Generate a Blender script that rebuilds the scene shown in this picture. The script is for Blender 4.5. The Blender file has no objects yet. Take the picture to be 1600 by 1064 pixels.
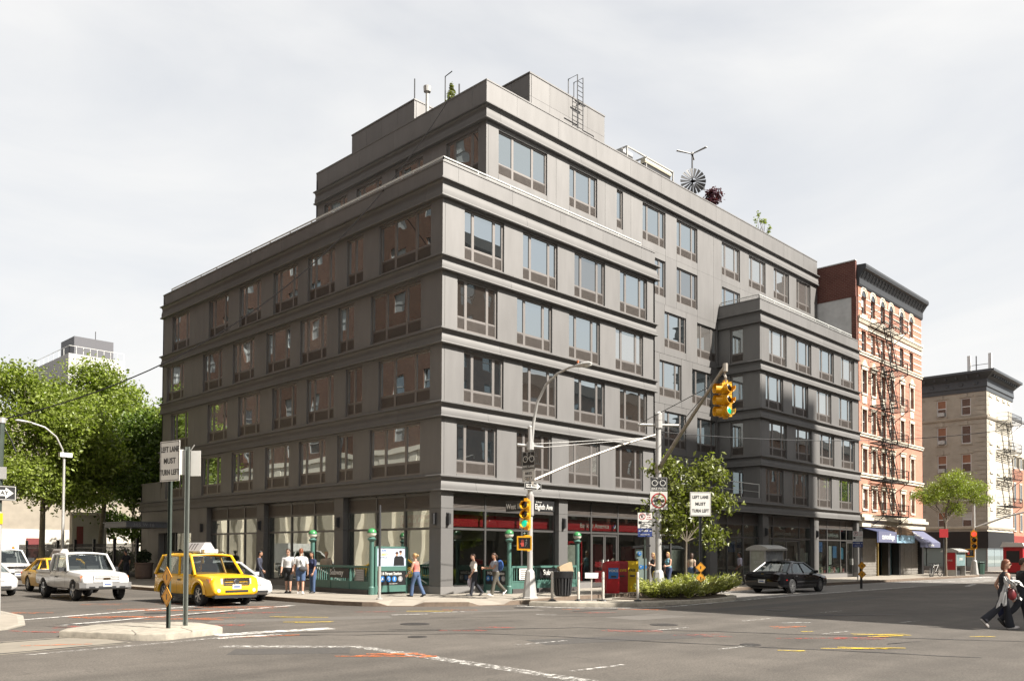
import bpy, bmesh, math, random
from mathutils import Vector, Matrix, noise as mnoise

R = random.Random(11)
K = 0.9167            # survey units to metres; applied to every top-level object at the end
rad = math.radians
scene = bpy.context.scene
COL = scene.collection

# ------------------------------------------------------------------ camera
CAM = Vector((-23.986, -27.792, 1.8))
yaw, pitch, roll = rad(44.444), rad(1.477), rad(0.231)
fw = Vector((math.cos(yaw) * math.cos(pitch), math.sin(yaw) * math.cos(pitch), math.sin(pitch)))
r0 = Vector((math.sin(yaw), -math.cos(yaw), 0)); u0 = r0.cross(fw)
rt = r0 * math.cos(roll) + u0 * math.sin(roll); up = u0 * math.cos(roll) - r0 * math.sin(roll)
cam_data = bpy.data.cameras.new('camera')
cam_data.lens = 36 * 1333.98 / 1600; cam_data.sensor_width = 36; cam_data.sensor_fit = 'HORIZONTAL'
cam_data.shift_y = (828.8 - 532) / 1600
cam_data.clip_start = 0.1; cam_data.clip_end = 4000
cam = bpy.data.objects.new('camera', cam_data); COL.objects.link(cam)
m3 = Matrix((rt, up, -fw)).transposed()
cam.matrix_world = Matrix.Translation(CAM * K) @ m3.to_4x4()
scene.camera = cam

# ------------------------------------------------------------------ world, sun, exposure
SUN_TO = Vector((0.30, -1.0, math.tan(rad(45)) * math.hypot(0.30, 1.0))).normalized()
world = bpy.data.worlds.new('World'); scene.world = world; world.use_nodes = True
wn = world.node_tree.nodes; wl = world.node_tree.links; wn.clear()
w_out = wn.new('ShaderNodeOutputWorld'); w_bg = wn.new('ShaderNodeBackground')
w_sky = wn.new('ShaderNodeTexSky'); w_sky.sky_type = 'NISHITA'; w_sky.sun_disc = False
w_sky.sun_elevation = rad(45); w_sky.sun_rotation = math.atan2(SUN_TO.x, SUN_TO.y)
w_sky.air_density = 1.0; w_sky.dust_density = 2.5; w_sky.ozone_density = 1.0
w_scale = wn.new('ShaderNodeVectorMath'); w_scale.operation = 'SCALE'; w_scale.inputs['Scale'].default_value = 0.056
w_tc = wn.new('ShaderNodeTexCoord')
w_map = wn.new('ShaderNodeMapping'); w_map.inputs['Scale'].default_value = (1.1, 1.1, 3.2)
w_noise = wn.new('ShaderNodeTexNoise'); w_noise.inputs['Scale'].default_value = 1.7
w_noise.inputs['Detail'].default_value = 7; w_noise.inputs['Roughness'].default_value = 0.52; w_noise.inputs['Distortion'].default_value = 0.5
w_ramp = wn.new('ShaderNodeMapRange'); w_ramp.inputs['From Min'].default_value = 0.33; w_ramp.inputs['From Max'].default_value = 0.62
w_ramp.inputs['To Min'].default_value = 0.70; w_ramp.inputs['To Max'].default_value = 0.97
w_mix = wn.new('ShaderNodeMix'); w_mix.data_type = 'RGBA'
w_mix.inputs['B'].default_value = (0.375, 0.373, 0.368, 1)
wl.new(w_sky.outputs[0], w_scale.inputs[0]); wl.new(w_scale.outputs[0], w_mix.inputs['A'])
wl.new(w_tc.outputs['Generated'], w_map.inputs['Vector']); wl.new(w_map.outputs[0], w_noise.inputs['Vector'])
wl.new(w_noise.outputs['Fac'], w_ramp.inputs['Value']); wl.new(w_ramp.outputs[0], w_mix.inputs['Factor'])
wl.new(w_mix.outputs['Result'], w_bg.inputs['Color']); w_bg.inputs['Strength'].default_value = 1.0
wl.new(w_bg.outputs[0], w_out.inputs['Surface'])

sun_data = bpy.data.lights.new('sun', 'SUN'); sun_data.energy = 5.0; sun_data.angle = rad(0.53); sun_data.color = (1.0, 0.945, 0.87)
sun = bpy.data.objects.new('sun', sun_data); COL.objects.link(sun)
sun.rotation_euler = SUN_TO.to_track_quat('Z', 'Y').to_euler(); sun.location = SUN_TO * 120

vs = scene.view_settings
vs.view_transform = 'Standard'; vs.look = 'None'; vs.exposure = 1.4; vs.gamma = 1.0; vs.use_curve_mapping = False
scene.render.engine = 'CYCLES'
scene.cycles.max_bounces = 8; scene.cycles.transparent_max_bounces = 12; scene.cycles.caustics_reflective = False; scene.cycles.caustics_refractive = False

# ------------------------------------------------------------------ materials
MATS = {}
def mat(name, col=(0.5, 0.5, 0.5), rough=0.6, metal=0.0, var=0.12, scale=6.0, bump=0.0, bscale=None, coat=0.0, spec=0.5,
        rnd=0.0, big=0.0, emit=None, stretch=None, af=0.0):
    if name in MATS: return MATS[name]
    m = bpy.data.materials.new(name); m.use_nodes = True; MATS[name] = m
    nt = m.node_tree; N = nt.nodes; L = nt.links; b = N['Principled BSDF']
    b.inputs['Roughness'].default_value = rough; b.inputs['Metallic'].default_value = metal
    b.inputs['Specular IOR Level'].default_value = spec; b.inputs['Coat Weight'].default_value = coat; b.inputs['Coat Roughness'].default_value = 0.04
    tc = N.new('ShaderNodeTexCoord'); vec = tc.outputs['Object']
    if stretch:
        mp = N.new('ShaderNodeMapping'); mp.inputs['Scale'].default_value = stretch; L.new(vec, mp.inputs['Vector']); vec = mp.outputs[0]
    nz = N.new('ShaderNodeTexNoise'); nz.inputs['Scale'].default_value = scale; nz.inputs['Detail'].default_value = 5; nz.inputs['Roughness'].default_value = 0.6
    L.new(vec, nz.inputs['Vector'])
    mr = N.new('ShaderNodeMapRange'); mr.inputs['From Min'].default_value = 0.25; mr.inputs['From Max'].default_value = 0.75
    mr.inputs['To Min'].default_value = 1 - var; mr.inputs['To Max'].default_value = 1 + var; L.new(nz.outputs['Fac'], mr.inputs['Value'])
    fac = mr.outputs[0]
    if rnd:
        oi = N.new('ShaderNodeObjectInfo'); m2 = N.new('ShaderNodeMapRange'); m2.inputs['To Min'].default_value = 1 - rnd; m2.inputs['To Max'].default_value = 1 + rnd
        L.new(oi.outputs['Random'], m2.inputs['Value']); mu = N.new('ShaderNodeMath'); mu.operation = 'MULTIPLY'; L.new(fac, mu.inputs[0]); L.new(m2.outputs[0], mu.inputs[1]); fac = mu.outputs[0]
    if big:
        n2 = N.new('ShaderNodeTexNoise'); n2.inputs['Scale'].default_value = scale * 0.06; n2.inputs['Detail'].default_value = 3; L.new(vec, n2.inputs['Vector'])
        m2 = N.new('ShaderNodeMapRange'); m2.inputs['From Min'].default_value = 0.3; m2.inputs['From Max'].default_value = 0.7; m2.inputs['To Min'].default_value = 1 - big; m2.inputs['To Max'].default_value = 1 + big
        L.new(n2.outputs['Fac'], m2.inputs['Value']); mu = N.new('ShaderNodeMath'); mu.operation = 'MULTIPLY'; L.new(fac, mu.inputs[0]); L.new(m2.outputs[0], mu.inputs[1]); fac = mu.outputs[0]
    sc = N.new('ShaderNodeVectorMath'); sc.operation = 'SCALE'; sc.inputs[0].default_value = [q * (af if af else 0.8) for q in col[:3]]; L.new(fac, sc.inputs['Scale'])
    L.new(sc.outputs[0], b.inputs['Base Color'])
    if bump:
        bn = N.new('ShaderNodeTexNoise'); bn.inputs['Scale'].default_value = bscale or scale * 4; bn.inputs['Detail'].default_value = 4; L.new(vec, bn.inputs['Vector'])
        bp = N.new('ShaderNodeBump'); bp.inputs['Strength'].default_value = bump; bp.inputs['Distance'].default_value = 0.02
        L.new(bn.outputs['Fac'], bp.inputs['Height']); L.new(bp.outputs[0], b.inputs['Normal'])
    if emit:
        b.inputs['Emission Color'].default_value = (*emit[:3], 1); b.inputs['Emission Strength'].default_value = emit[3]
    return m

def glass_mat(name, refl, tint=(0.02, 0.025, 0.028), rc=(0.75, 0.82, 0.84), wob=0.0, see=False, wscale=0.9):
    """coated window glass: part mirror, part dark room (or see-through for shop glass)"""
    m = bpy.data.materials.new(name); m.use_nodes = True; MATS[name] = m
    nt = m.node_tree; N = nt.nodes; L = nt.links; N.clear()
    out = N.new('ShaderNodeOutputMaterial'); mix = N.new('ShaderNodeMixShader'); gl = N.new('ShaderNodeBsdfGlossy')
    gl.inputs['Roughness'].default_value = 0.0; gl.inputs['Color'].default_value = (*rc, 1)
    if see:
        a = N.new('ShaderNodeBsdfTransparent'); a.inputs['Color'].default_value = (*tint, 1)
    else:
        a = N.new('ShaderNodeBsdfDiffuse'); a.inputs['Color'].default_value = (*tint, 1)
    fr = N.new('ShaderNodeLayerWeight'); fr.inputs['Blend'].default_value = 0.5
    pw = N.new('ShaderNodeMath'); pw.operation = 'POWER'; pw.inputs[1].default_value = 4.0; L.new(fr.outputs['Facing'], pw.inputs[0])
    ad = N.new('ShaderNodeMath'); ad.operation = 'MULTIPLY_ADD'; ad.use_clamp = True; ad.inputs[1].default_value = 0.8; ad.inputs[2].default_value = refl; L.new(pw.outputs[0], ad.inputs[0])
    L.new(ad.outputs[0], mix.inputs['Fac']); L.new(a.outputs[0], mix.inputs[1]); L.new(gl.outputs[0], mix.inputs[2])
    if wob:
        ge = N.new('ShaderNodeNewGeometry'); oi = N.new('ShaderNodeObjectInfo'); ad2 = N.new('ShaderNodeVectorMath'); ad2.operation = 'ADD'
        L.new(ge.outputs['Position'], ad2.inputs[0]); cb = N.new('ShaderNodeVectorMath'); cb.operation = 'SCALE'; cb.inputs[0].default_value = (37, 11, 53)
        L.new(oi.outputs['Random'], cb.inputs['Scale']); L.new(cb.outputs[0], ad2.inputs[1])
        nz = N.new('ShaderNodeTexNoise'); nz.inputs['Scale'].default_value = wscale; nz.inputs['Detail'].default_value = 1.0; L.new(ad2.outputs[0], nz.inputs['Vector'])
        bp = N.new('ShaderNodeBump'); bp.inputs['Strength'].default_value = 1.0; bp.inputs['Distance'].default_value = wob; L.new(nz.outputs['Fac'], bp.inputs['Height'])
        L.new(bp.outputs[0], gl.inputs['Normal'])
    L.new(mix.outputs[0], out.inputs['Surface'])
    return m

def brick_mat(name, c1, c2, mortar, bw=0.22, bh=0.07, axis='XZ'):
    m = bpy.data.materials.new(name); m.use_nodes = True; MATS[name] = m
    nt = m.node_tree; N = nt.nodes; L = nt.links; b = N['Principled BSDF']; b.inputs['Roughness'].default_value = 0.85; b.inputs['Specular IOR Level'].default_value = 0.2
    tc = N.new('ShaderNodeTexCoord'); sp = N.new('ShaderNodeSeparateXYZ'); cm = N.new('ShaderNodeCombineXYZ'); L.new(tc.outputs['Object'], sp.inputs[0])
    ad = N.new('ShaderNodeMath'); ad.operation = 'ADD'; L.new(sp.outputs['X'], ad.inputs[0]); L.new(sp.outputs['Y'], ad.inputs[1])
    L.new(ad.outputs[0], cm.inputs['X']); L.new(sp.outputs['Z'], cm.inputs['Y'])
    br = N.new('ShaderNodeTexBrick'); L.new(cm.outputs[0], br.inputs['Vector'])
    c1, c2, mortar = [[q * 0.8 for q in c] for c in (c1, c2, mortar)]; br.inputs['Color1'].default_value = (*c1, 1); br.inputs['Color2'].default_value = (*c2, 1); br.inputs['Mortar'].default_value = (*mortar, 1)
    br.inputs['Scale'].default_value = 1.0; br.inputs['Brick Width'].default_value = bw; br.inputs['Row Height'].default_value = bh; br.inputs['Mortar Size'].default_value = 0.008
    nz = N.new('ShaderNodeTexNoise'); nz.inputs['Scale'].default_value = 0.8; nz.inputs['Detail'].default_value = 6; L.new(tc.outputs['Object'], nz.inputs['Vector'])
    mr = N.new('ShaderNodeMapRange'); mr.inputs['To Min'].default_value = 0.72; mr.inputs['To Max'].default_value = 1.28; L.new(nz.outputs['Fac'], mr.inputs['Value'])
    sc = N.new('ShaderNodeVectorMath'); sc.operation = 'SCALE'; L.new(br.outputs['Color'], sc.inputs[0]); L.new(mr.outputs[0], sc.inputs['Scale']); L.new(sc.outputs[0], b.inputs['Base Color'])
    bp = N.new('ShaderNodeBump'); bp.inputs['Strength'].default_value = 0.4; bp.inputs['Distance'].default_value = 0.01; bp.invert = True; L.new(br.outputs['Fac'], bp.inputs['Height']); L.new(bp.outputs[0], b.inputs['Normal'])
    return m

def worn_paint(name, col, wear=0.5, scale=9.0):
    """road paint worn through to the asphalt under it"""
    m = bpy.data.materials.new(name); m.use_nodes = True; MATS[name] = m
    nt = m.node_tree; N = nt.nodes; L = nt.links; b = N['Principled BSDF']; b.inputs['Base Color'].default_value = (*[q * 0.8 for q in col], 1); b.inputs['Roughness'].default_value = 0.8
    tc = N.new('ShaderNodeTexCoord'); nz = N.new('ShaderNodeTexNoise'); nz.inputs['Scale'].default_value = scale; nz.inputs['Detail'].default_value = 8; nz.inputs['Roughness'].default_value = 0.75
    L.new(tc.outputs['Object'], nz.inputs['Vector'])
    mr = N.new('ShaderNodeMapRange'); mr.inputs['From Min'].default_value = wear - 0.07; mr.inputs['From Max'].default_value = wear + 0.07; L.new(nz.outputs['Fac'], mr.inputs['Value'])
    L.new(mr.outputs[0], b.inputs['Alpha'])
    return m

# ------------------------------------------------------------------ mesh building
class MB:
    def __init__(s): s.v = []; s.f = []; s.m = []
    def add(s, vs, fs, m=0):
        o = len(s.v); s.v += [tuple(p) for p in vs]
        for f in fs: s.f.append(tuple(i + o for i in f)); s.m.append(m)
        return s
    def box(s, x0, x1, y0, y1, z0, z1, m=0):
        if x0 > x1: x0, x1 = x1, x0
        if y0 > y1: y0, y1 = y1, y0
        if z0 > z1: z0, z1 = z1, z0
        return s.add([(x0, y0, z0), (x1, y0, z0), (x1, y1, z0), (x0, y1, z0), (x0, y0, z1), (x1, y0, z1), (x1, y1, z1), (x0, y1, z1)],
                     [(0, 3, 2, 1), (4, 5, 6, 7), (0, 1, 5, 4), (1, 2, 6, 5), (2, 3, 7, 6), (3, 0, 4, 7)], m)
    def obox(s, c, ax, ay, az, m=0):
        c = Vector(c); ax = Vector(ax); ay = Vector(ay); az = Vector(az)
        P = [c - ax - ay - az, c + ax - ay - az, c + ax + ay - az, c - ax + ay - az, c - ax - ay + az, c + ax - ay + az, c + ax + ay + az, c - ax + ay + az]
        return s.add(P, [(0, 3, 2, 1), (4, 5, 6, 7), (0, 1, 5, 4), (1, 2, 6, 5), (2, 3, 7, 6), (3, 0, 4, 7)], m)
    def bar(s, a, b, w, h=None, upv=(0, 0, 1), m=0):
        a = Vector(a); b = Vector(b); d = b - a; l = d.length
        if l < 1e-6: return s
        d /= l; u = Vector(upv)
        if abs(d.dot(u)) > 0.98: u = Vector((1, 0, 0))
        x = d.cross(u).normalized(); y = x.cross(d).normalized(); h = h or w
        return s.obox((a + b) / 2, d * l / 2, x * w / 2, y * h / 2, m)
    def prism(s, poly, fn, a0, a1, m=0):
        """polygon (u,v) extruded along a; fn(u,v,a) -> point"""
        n = len(poly); P = [fn(u, v, a0) for u, v in poly] + [fn(u, v, a1) for u, v in poly]
        return s.add(P, [tuple(range(n))[::-1], tuple(range(n, 2 * n))] + [(i, (i + 1) % n, (i + 1) % n + n, i + n) for i in range(n)], m)
    def tube(s, pts, rs, n=8, m=0, caps=True):
        pts = [Vector(p) for p in pts]
        if not isinstance(rs, (list, tuple)): rs = [rs] * len(pts)
        o = len(s.v); prev = None
        for i, p in enumerate(pts):
            t = (pts[min(i + 1, len(pts) - 1)] - pts[max(i - 1, 0)])
            t = t.normalized() if t.length > 1e-9 else Vector((0, 0, 1))
            if prev is None:
                a = Vector((0, 0, 1)) if abs(t.z) < 0.9 else Vector((1, 0, 0)); x = t.cross(a).normalized()
            else:
                x = prev - t * prev.dot(t); x = x.normalized() if x.length > 1e-6 else t.orthogonal().normalized()
            prev = x; y = t.cross(x)
            for k in range(n):
                an = 2 * math.pi * k / n; s.v.append(tuple(p + (x * math.cos(an) + y * math.sin(an)) * rs[i]))
        for i in range(len(pts) - 1):
            for k in range(n):
                s.f.append((o + i * n + k, o + i * n + (k + 1) % n, o + (i + 1) * n + (k + 1) % n, o + (i + 1) * n + k)); s.m.append(m)
        if caps:
            s.f.append(tuple(o + k for k in range(n))[::-1]); s.m.append(m)
            e = o + (len(pts) - 1) * n; s.f.append(tuple(e + k for k in range(n))); s.m.append(m)
        return s
    def lathe(s, prof, c=(0, 0, 0), n=12, m=0, axis='z', caps=True):
        o = len(s.v); c = Vector(c)
        for r, z in prof:
            for k in range(n):
                a = 2 * math.pi * k / n; x, y = r * math.cos(a), r * math.sin(a)
                s.v.append(tuple(c + (Vector((x, y, z)) if axis == 'z' else Vector((x, z, y)) if axis == 'y' else Vector((z, x, y)))))
        for i in range(len(prof) - 1):
            for k in range(n):
                s.f.append((o + i * n + k, o + i * n + (k + 1) % n, o + (i + 1) * n + (k + 1) % n, o + (i + 1) * n + k)); s.m.append(m)
        if caps:
            s.f.append(tuple(o + k for k in range(n))[::-1]); s.m.append(m)
            e = o + (len(prof) - 1) * n; s.f.append(tuple(e + k for k in range(n))); s.m.append(m)
        return s
    def loft(s, rings, m=0, cap=True):
        n = len(rings[0]); o = len(s.v)
        for r in rings: s.v += [tuple(p) for p in r]
        for i in range(len(rings) - 1):
            for k in range(n):
                s.f.append((o + i * n + k, o + i * n + (k + 1) % n, o + (i + 1) * n + (k + 1) % n, o + (i + 1) * n + k)); s.m.append(m)
        if cap:
            s.f.append(tuple(o + k for k in range(n))[::-1]); s.m.append(m)
            e = o + (len(rings) - 1) * n; s.f.append(tuple(e + k for k in range(n))); s.m.append(m)
        return s
    def ball(s, c, rx, ry=None, rz=None, n=10, k=7, m=0):
        ry = ry or rx; rz = rz or rx; c = Vector(c); rings = []
        for i in range(k + 1):
            t = math.pi * (0.02 + 0.96 * i / k); rings.append([(c.x + rx * math.sin(t) * math.cos(2 * math.pi * j / n), c.y + ry * math.sin(t) * math.sin(2 * math.pi * j / n), c.z - rz * math.cos(t)) for j in range(n)])
        return s.loft(rings, m)
    def mesh(s, name, mats, smooth=False, recalc=True):
        me = bpy.data.meshes.new(name); me.from_pydata(s.v, [], s.f)
        if not isinstance(mats, (list, tuple)): mats = [mats]
        for m in mats: me.materials.append(m)
        if len(mats) > 1: me.polygons.foreach_set('material_index', s.m)
        if recalc:
            bm = bmesh.new(); bm.from_mesh(me); bmesh.ops.recalc_face_normals(bm, faces=bm.faces); bm.to_mesh(me); bm.free()
        if smooth:
            me.polygons.foreach_set('use_smooth', [True] * len(me.polygons))
            me.set_sharp_from_angle(angle=rad(smooth if smooth is not True else 40))
        me.update(); return me
    def build(s, name, mats, parent=None, smooth=False, recalc=True):
        return obj(name, s.mesh(name, mats, smooth, recalc), parent)

def obj(name, me, parent=None, loc=None, rz=None):
    o = bpy.data.objects.new(name, me); COL.objects.link(o)
    if parent: o.parent = parent
    if loc is not None: o.location = loc
    if rz is not None: o.rotation_euler = (0, 0, rz)
    return o
def tag(o, label, cat, group=None):
    o['label'] = label; o['category'] = cat
    if group: o['group'] = group
    return o
def thing(name, label, cat, loc=(0, 0, 0), rz=0, group=None):
    o = bpy.data.objects.new(name, None); COL.objects.link(o); o.location = loc; o.rotation_euler = (0, 0, rz); o.empty_display_size = 0.3
    return tag(o, label, cat, group)
def struct(o, kind='structure'):
    o['kind'] = kind; return o
def kids(o): return [c for c in bpy.data.objects if c.parent == o]
def dup(root, parent=None, cache={}):
    ch = {}
    def walk(o, p):
        c = o.copy(); COL.objects.link(c); c.parent = p
        for k in list(o.children): walk(k, c)
        return c
    return walk(root, parent)

TMP = bpy.data.scenes.new('workbench')
def evaluated(o):
    """mesh of an object with its modifiers applied (the object is consumed)"""
    for c in list(o.users_collection): c.objects.unlink(o)
    TMP.collection.objects.link(o); extra = [m.object for m in o.modifiers if getattr(m, 'object', None)]
    for e in extra:
        for c in list(e.users_collection): c.objects.unlink(e)
        TMP.collection.objects.link(e)
    with bpy.context.temp_override(scene=TMP, view_layer=TMP.view_layers[0]):
        dg = bpy.context.evaluated_depsgraph_get(); dg.update()
    me = bpy.data.meshes.new_from_object(o.evaluated_get(dg))
    for e in extra: bpy.data.objects.remove(e)
    bpy.data.objects.remove(o); return me
TXT = {}
def text_mesh(string, size, mt, extrude=0.004, bold=0.0, spacing=1.0, sx=1.0):
    """lettering as flat geometry, centred on the origin in the XZ plane, read from -Y"""
    key = (string, size, mt.name, extrude, bold, spacing, sx)
    if key in TXT: return TXT[key]
    cu = bpy.data.curves.new('lettering', 'FONT'); cu.body = string; cu.size = size; cu.align_x = 'CENTER'; cu.align_y = 'CENTER'
    cu.extrude = extrude; cu.offset = bold; cu.space_character = spacing; cu.resolution_u = 3
    t = bpy.data.objects.new('lettering', cu); me = evaluated(t); bpy.data.curves.remove(cu)
    me.transform(Matrix.Rotation(rad(90), 4, 'X') @ Matrix.Diagonal((sx, 1, 1, 1))); me.materials.clear(); me.materials.append(mt); me.name = 'lettering'
    TXT[key] = me; return me
def letters(string, size, mt, parent, loc, rz=0.0, **kw):
    o = obj('lettering', text_mesh(string, size, mt, **kw), parent, loc, rz); return o
def disc(mb, c, r, y0, y1, n=20, m=0, r_in=0.0):
    """disc or ring in the XZ plane between y0 and y1"""
    if r_in <= 0: return mb.lathe([(r, y0), (r, y1)], c, n, m, axis='y')
    return mb.loft([[(c[0] + rr * math.cos(2 * math.pi * k / n), c[1] + yy, c[2] + rr * math.sin(2 * math.pi * k / n)) for k in range(n)] for rr, yy in ((r_in, y0), (r, y0), (r, y1), (r_in, y1), (r_in, y0))], m, cap=False)
PANEL = mat('facade_panel_grey', (0.210, 0.204, 0.197), 0.66, 0.89, var=0.09, scale=1.6, rnd=0.045, spec=0.6, big=0.08, af=1.0, stretch=(1, 1, 0.22))
PANEL_L = mat('facade_panel_light', (0.180, 0.175, 0.169), 0.72, 0.88, var=0.05, scale=1.2, rnd=0.05, spec=0.6, big=0.04, af=1.0)
FRAME = mat('window_frame_taupe', (0.22, 0.203, 0.19), 0.55, 0.8, var=0.05, scale=3, af=1.0)
GRILLE = mat('vent_grille', (0.14, 0.12, 0.105), 0.55, 0.3, var=0.1, scale=3)
CORE = mat('core_wall', (0.05, 0.047, 0.045), 0.8, var=0.1)
BASE_ST = mat('granite_base', (0.20, 0.19, 0.18), 0.5, var=0.35, scale=40)
METAL_D = mat('dark_metal', (0.06, 0.06, 0.062), 0.45, 0.4, var=0.1)
STORE_F = mat('storefront_frame', (0.12, 0.115, 0.11), 0.4, 0.5, var=0.06)
RAIL = mat('rail_white', (0.72, 0.72, 0.68), 0.4, 0.2, var=0.05)
BLACK = mat('black_paint', (0.012, 0.012, 0.013), 0.45, var=0.1)
WHITE = mat('white_paint', (0.78, 0.78, 0.76), 0.5, var=0.06)
GLASS = glass_mat('window_glass', 0.60, wob=0.007, wscale=0.6)
GLASS_D = glass_mat('window_glass_dark', 0.10, tint=(0.015, 0.016, 0.017), wob=0.006)
GLASS_SS = glass_mat('street_shop_glass', 0.22, tint=(0.72, 0.76, 0.74), rc=(0.95, 0.97, 0.93), wob=0.011, see=True, wscale=0.5)
GLASS_ST = glass_mat('shop_glass', 0.13, tint=(0.72, 0.76, 0.74), rc=(0.9, 0.92, 0.9), wob=0.012, see=True, wscale=0.5)
ROOFM = mat('roof_membrane', (0.22, 0.22, 0.22), 0.9, var=0.15, scale=2)

GLASS_V = [GLASS, GLASS, GLASS, glass_mat('window_glass_blind', 0.50, tint=(0.16, 0.15, 0.14), wob=0.006, wscale=0.6), glass_mat('window_glass_clear', 0.42, tint=(0.035, 0.03, 0.026), wob=0.01, wscale=0.7)]
# ================================================================== main building
BLD = thing('apartment_building', 'seven-storey modern grey panel apartment block filling the street corner, with ground-floor shops', 'building', (0, 0, 0))
Z1, FH = 4.45, 3.178
ZB = [Z1 + FH * i for i in range(5)]        # underside of the band over storeys 1..5
ZTOP = ZB[4]                                 # 17.16
TX, TY, TXE, TYE = 5.55, 3.1, 43.2, 18.7     # set-back tower
BX0, BX1 = 27.85, 43.75                      # right-hand block
MX, MY = 15.8, 28.3                          # main corner block

# --- windows: one prototype per kind, then copies
def window_proto(kind, w, h, cols, mull=0.15, fr=0.085, glass=GLASS, sill=0.09, hg=0.45):
    """cols = relative glass widths; local x along the wall, -y outward, z from window bottom"""
    f = MB(); n = len(cols); gw = w - 2 * fr - mull * (n - 1); tot = sum(cols)
    y0, y1 = 0.09, 0.18
    f.box(0, w, y0, y1, 0, fr); f.box(0, w, y0, y1, h - fr, h); f.box(0, fr, y0, y1, fr, h - fr); f.box(w - fr, w, y0, y1, fr, h - fr)
    zt = fr + hg; xs = []; x = fr
    for i, c in enumerate(cols):
        cw = gw * c / tot; xs.append((x, x + cw)); x += cw
        if i < n - 1: f.box(x, x + mull, y0 + 0.012, y1, fr, h - fr); x += mull
        f.box(xs[-1][0], xs[-1][1], y0 + 0.02, y1, zt, zt + 0.11)
    me = f.mesh('window_' + kind, FRAME)
    parts = []
    for i, (a, b) in enumerate(xs):
        p = MB().box(a, b, 0.135, 0.15, zt + 0.11, h - fr).mesh('pane', glass); parts.append(('pane', p))
        # casement handle rail under the narrow lights
        if n >= 2 and i != 1 or n == 2: parts.append(('vent_rail', MB().box(a + 0.01, b - 0.01, y0 + 0.004, y0 + 0.03, zt + 0.03, zt + 0.075).mesh('vent_rail', FRAME)))
        g = MB(); g.box(a, b, 0.14, 0.155, fr, zt)
        k = int(hg / 0.045)
        for j in range(k): g.box(a, b, 0.115, 0.143, fr + (j + 0.15) * hg / k, fr + (j + 0.6) * hg / k)
        parts.append(('vent_grille', g.mesh('vent_grille', GRILLE)))
    return me, parts
WH = 2.30
PROTO = {'A': window_proto('three', 2.47, WH, (0.40, 1.11, 0.39)), 'B': window_proto('wide', 3.71, WH, (0.9, 1.28, 0.88)), 'T': window_proto('two', 1.34, WH, (0.42, 0.55), mull=0.13),
         'N': window_proto('narrow', 0.60, WH, (1,)), 'S': window_proto('single', 0.97, WH, (1,)), 'D': window_proto('two_wide', 2.47, WH, (0.40, 1.11, 0.39))}
WID = {'A': 2.47, 'B': 3.71, 'T': 1.34, 'N': 0.60, 'S': 0.97, 'D': 2.47}
def put_window(kind, side, s0, plane, z, recess=0.0):
    me, parts = PROTO[kind]; w = WID[kind]
    if side == 'R': loc, rz = (s0, plane, z), 0.0
    else: loc, rz = (plane, s0 + w, z), -math.pi / 2
    o = obj('window', me, BLD, loc, rz)
    gm = GLASS_V[R.randrange(5)]
    for nm, p in parts:
        c = obj(nm, p, o)
        if nm == 'pane' and gm is not GLASS: c.material_slots[0].link = 'OBJECT'; c.material_slots[0].material = gm
def fbox(mb, side, plane, s0, s1, o0, o1, z0, z1, m=0):
    """box on a facade: s along it, o outward"""
    if side == 'R': mb.box(s0, s1, plane - o1, plane - o0, z0, z1, m)
    else: mb.box(plane - o1, plane - o0, s0, s1, z0, z1, m)
def wall_row(side, plane, s_start, s_end, z0, z1, wins, joints=True, wz0=None, wz1=None, mt=PANEL, jog=0.0):
    """panels between windows of one storey. wins: list of (s0, kind)"""
    wz0 = z0 + 0.09 if wz0 is None else wz0; wz1 = wz0 + WH if wz1 is None else wz1
    cur = s_start; g = 0.008
    def panel(a, b, za, zb):
        if b - a < 0.03 or zb - za < 0.02: return
        mb = MB(); fbox(mb, side, plane, a + g, b - g, -0.14, 0.0, za + g * 0.5, zb - g * 0.5); mb.build('wall_panel', mt, BLD)
    for s0, kind in sorted(wins):
        a, b = cur, s0
        if joints and b - a > 1.7:
            mid = a + (b - a) * (0.4 + 0.25 * ((int(s0 * 7) % 3) / 2)); panel(a, mid, z0, z1); panel(mid, b, z0, z1)
        else: panel(a, b, z0, z1)
        panel(s0, s0 + WID[kind], z0, wz0); panel(s0, s0 + WID[kind], wz1, z1)
        put_window(kind, side, s0, plane, wz0)
        cur = s0 + WID[kind]
    a, b = cur, s_end
    if joints and b - a > 1.7:
        mid = a + (b - a) * 0.5; panel(a, mid, z0, z1); panel(mid, b, z0, z1)
    else: panel(a, b, z0, z1)

# --- cornice bands: cove profile swept along a plan path with mitred corners
BAND = [(-0.12, 0.0), (0.20, 0.0), (0.22, 0.03), (0.205, 0.07), (0.125, 0.085), (0.125, 0.12), (0.125, 0.24), (0.105, 0.33), (0.075, 0.41), (0.07, 0.48), (0.085, 0.54), (0.12, 0.585), (0.16, 0.60), (0.25, 0.61), (0.25, 0.665), (0.21, 0.69), (-0.12, 0.69)]
CORN = [(o, z * 0.82 / 0.66 if z < 0.6 else z + 0.14) for o, z in BAND]
def sweep(path, prof, z, name, mt, closed_ends=True, parent=BLD):
    """path: plan points, outside on the right-hand side when walking"""
    P = [Vector((x, y, 0)) for x, y in path]; rings = []
    for i, p in enumerate(P):
        d0 = (P[i] - P[i - 1]).normalized() if i > 0 else None; d1 = (P[i + 1] - P[i]).normalized() if i < len(P) - 1 else None
        n0 = Vector((d0.y, -d0.x, 0)) if d0 else None; n1 = Vector((d1.y, -d1.x, 0)) if d1 else None
        if n0 and n1:
            nn = (n0 + n1); nn /= nn.dot(n0)
        else: nn = n0 or n1
        rings.append([p + nn * o + Vector((0, 0, z + h)) for o, h in prof])
    return MB().loft(rings).build(name, mt, parent, smooth=14)
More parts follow.
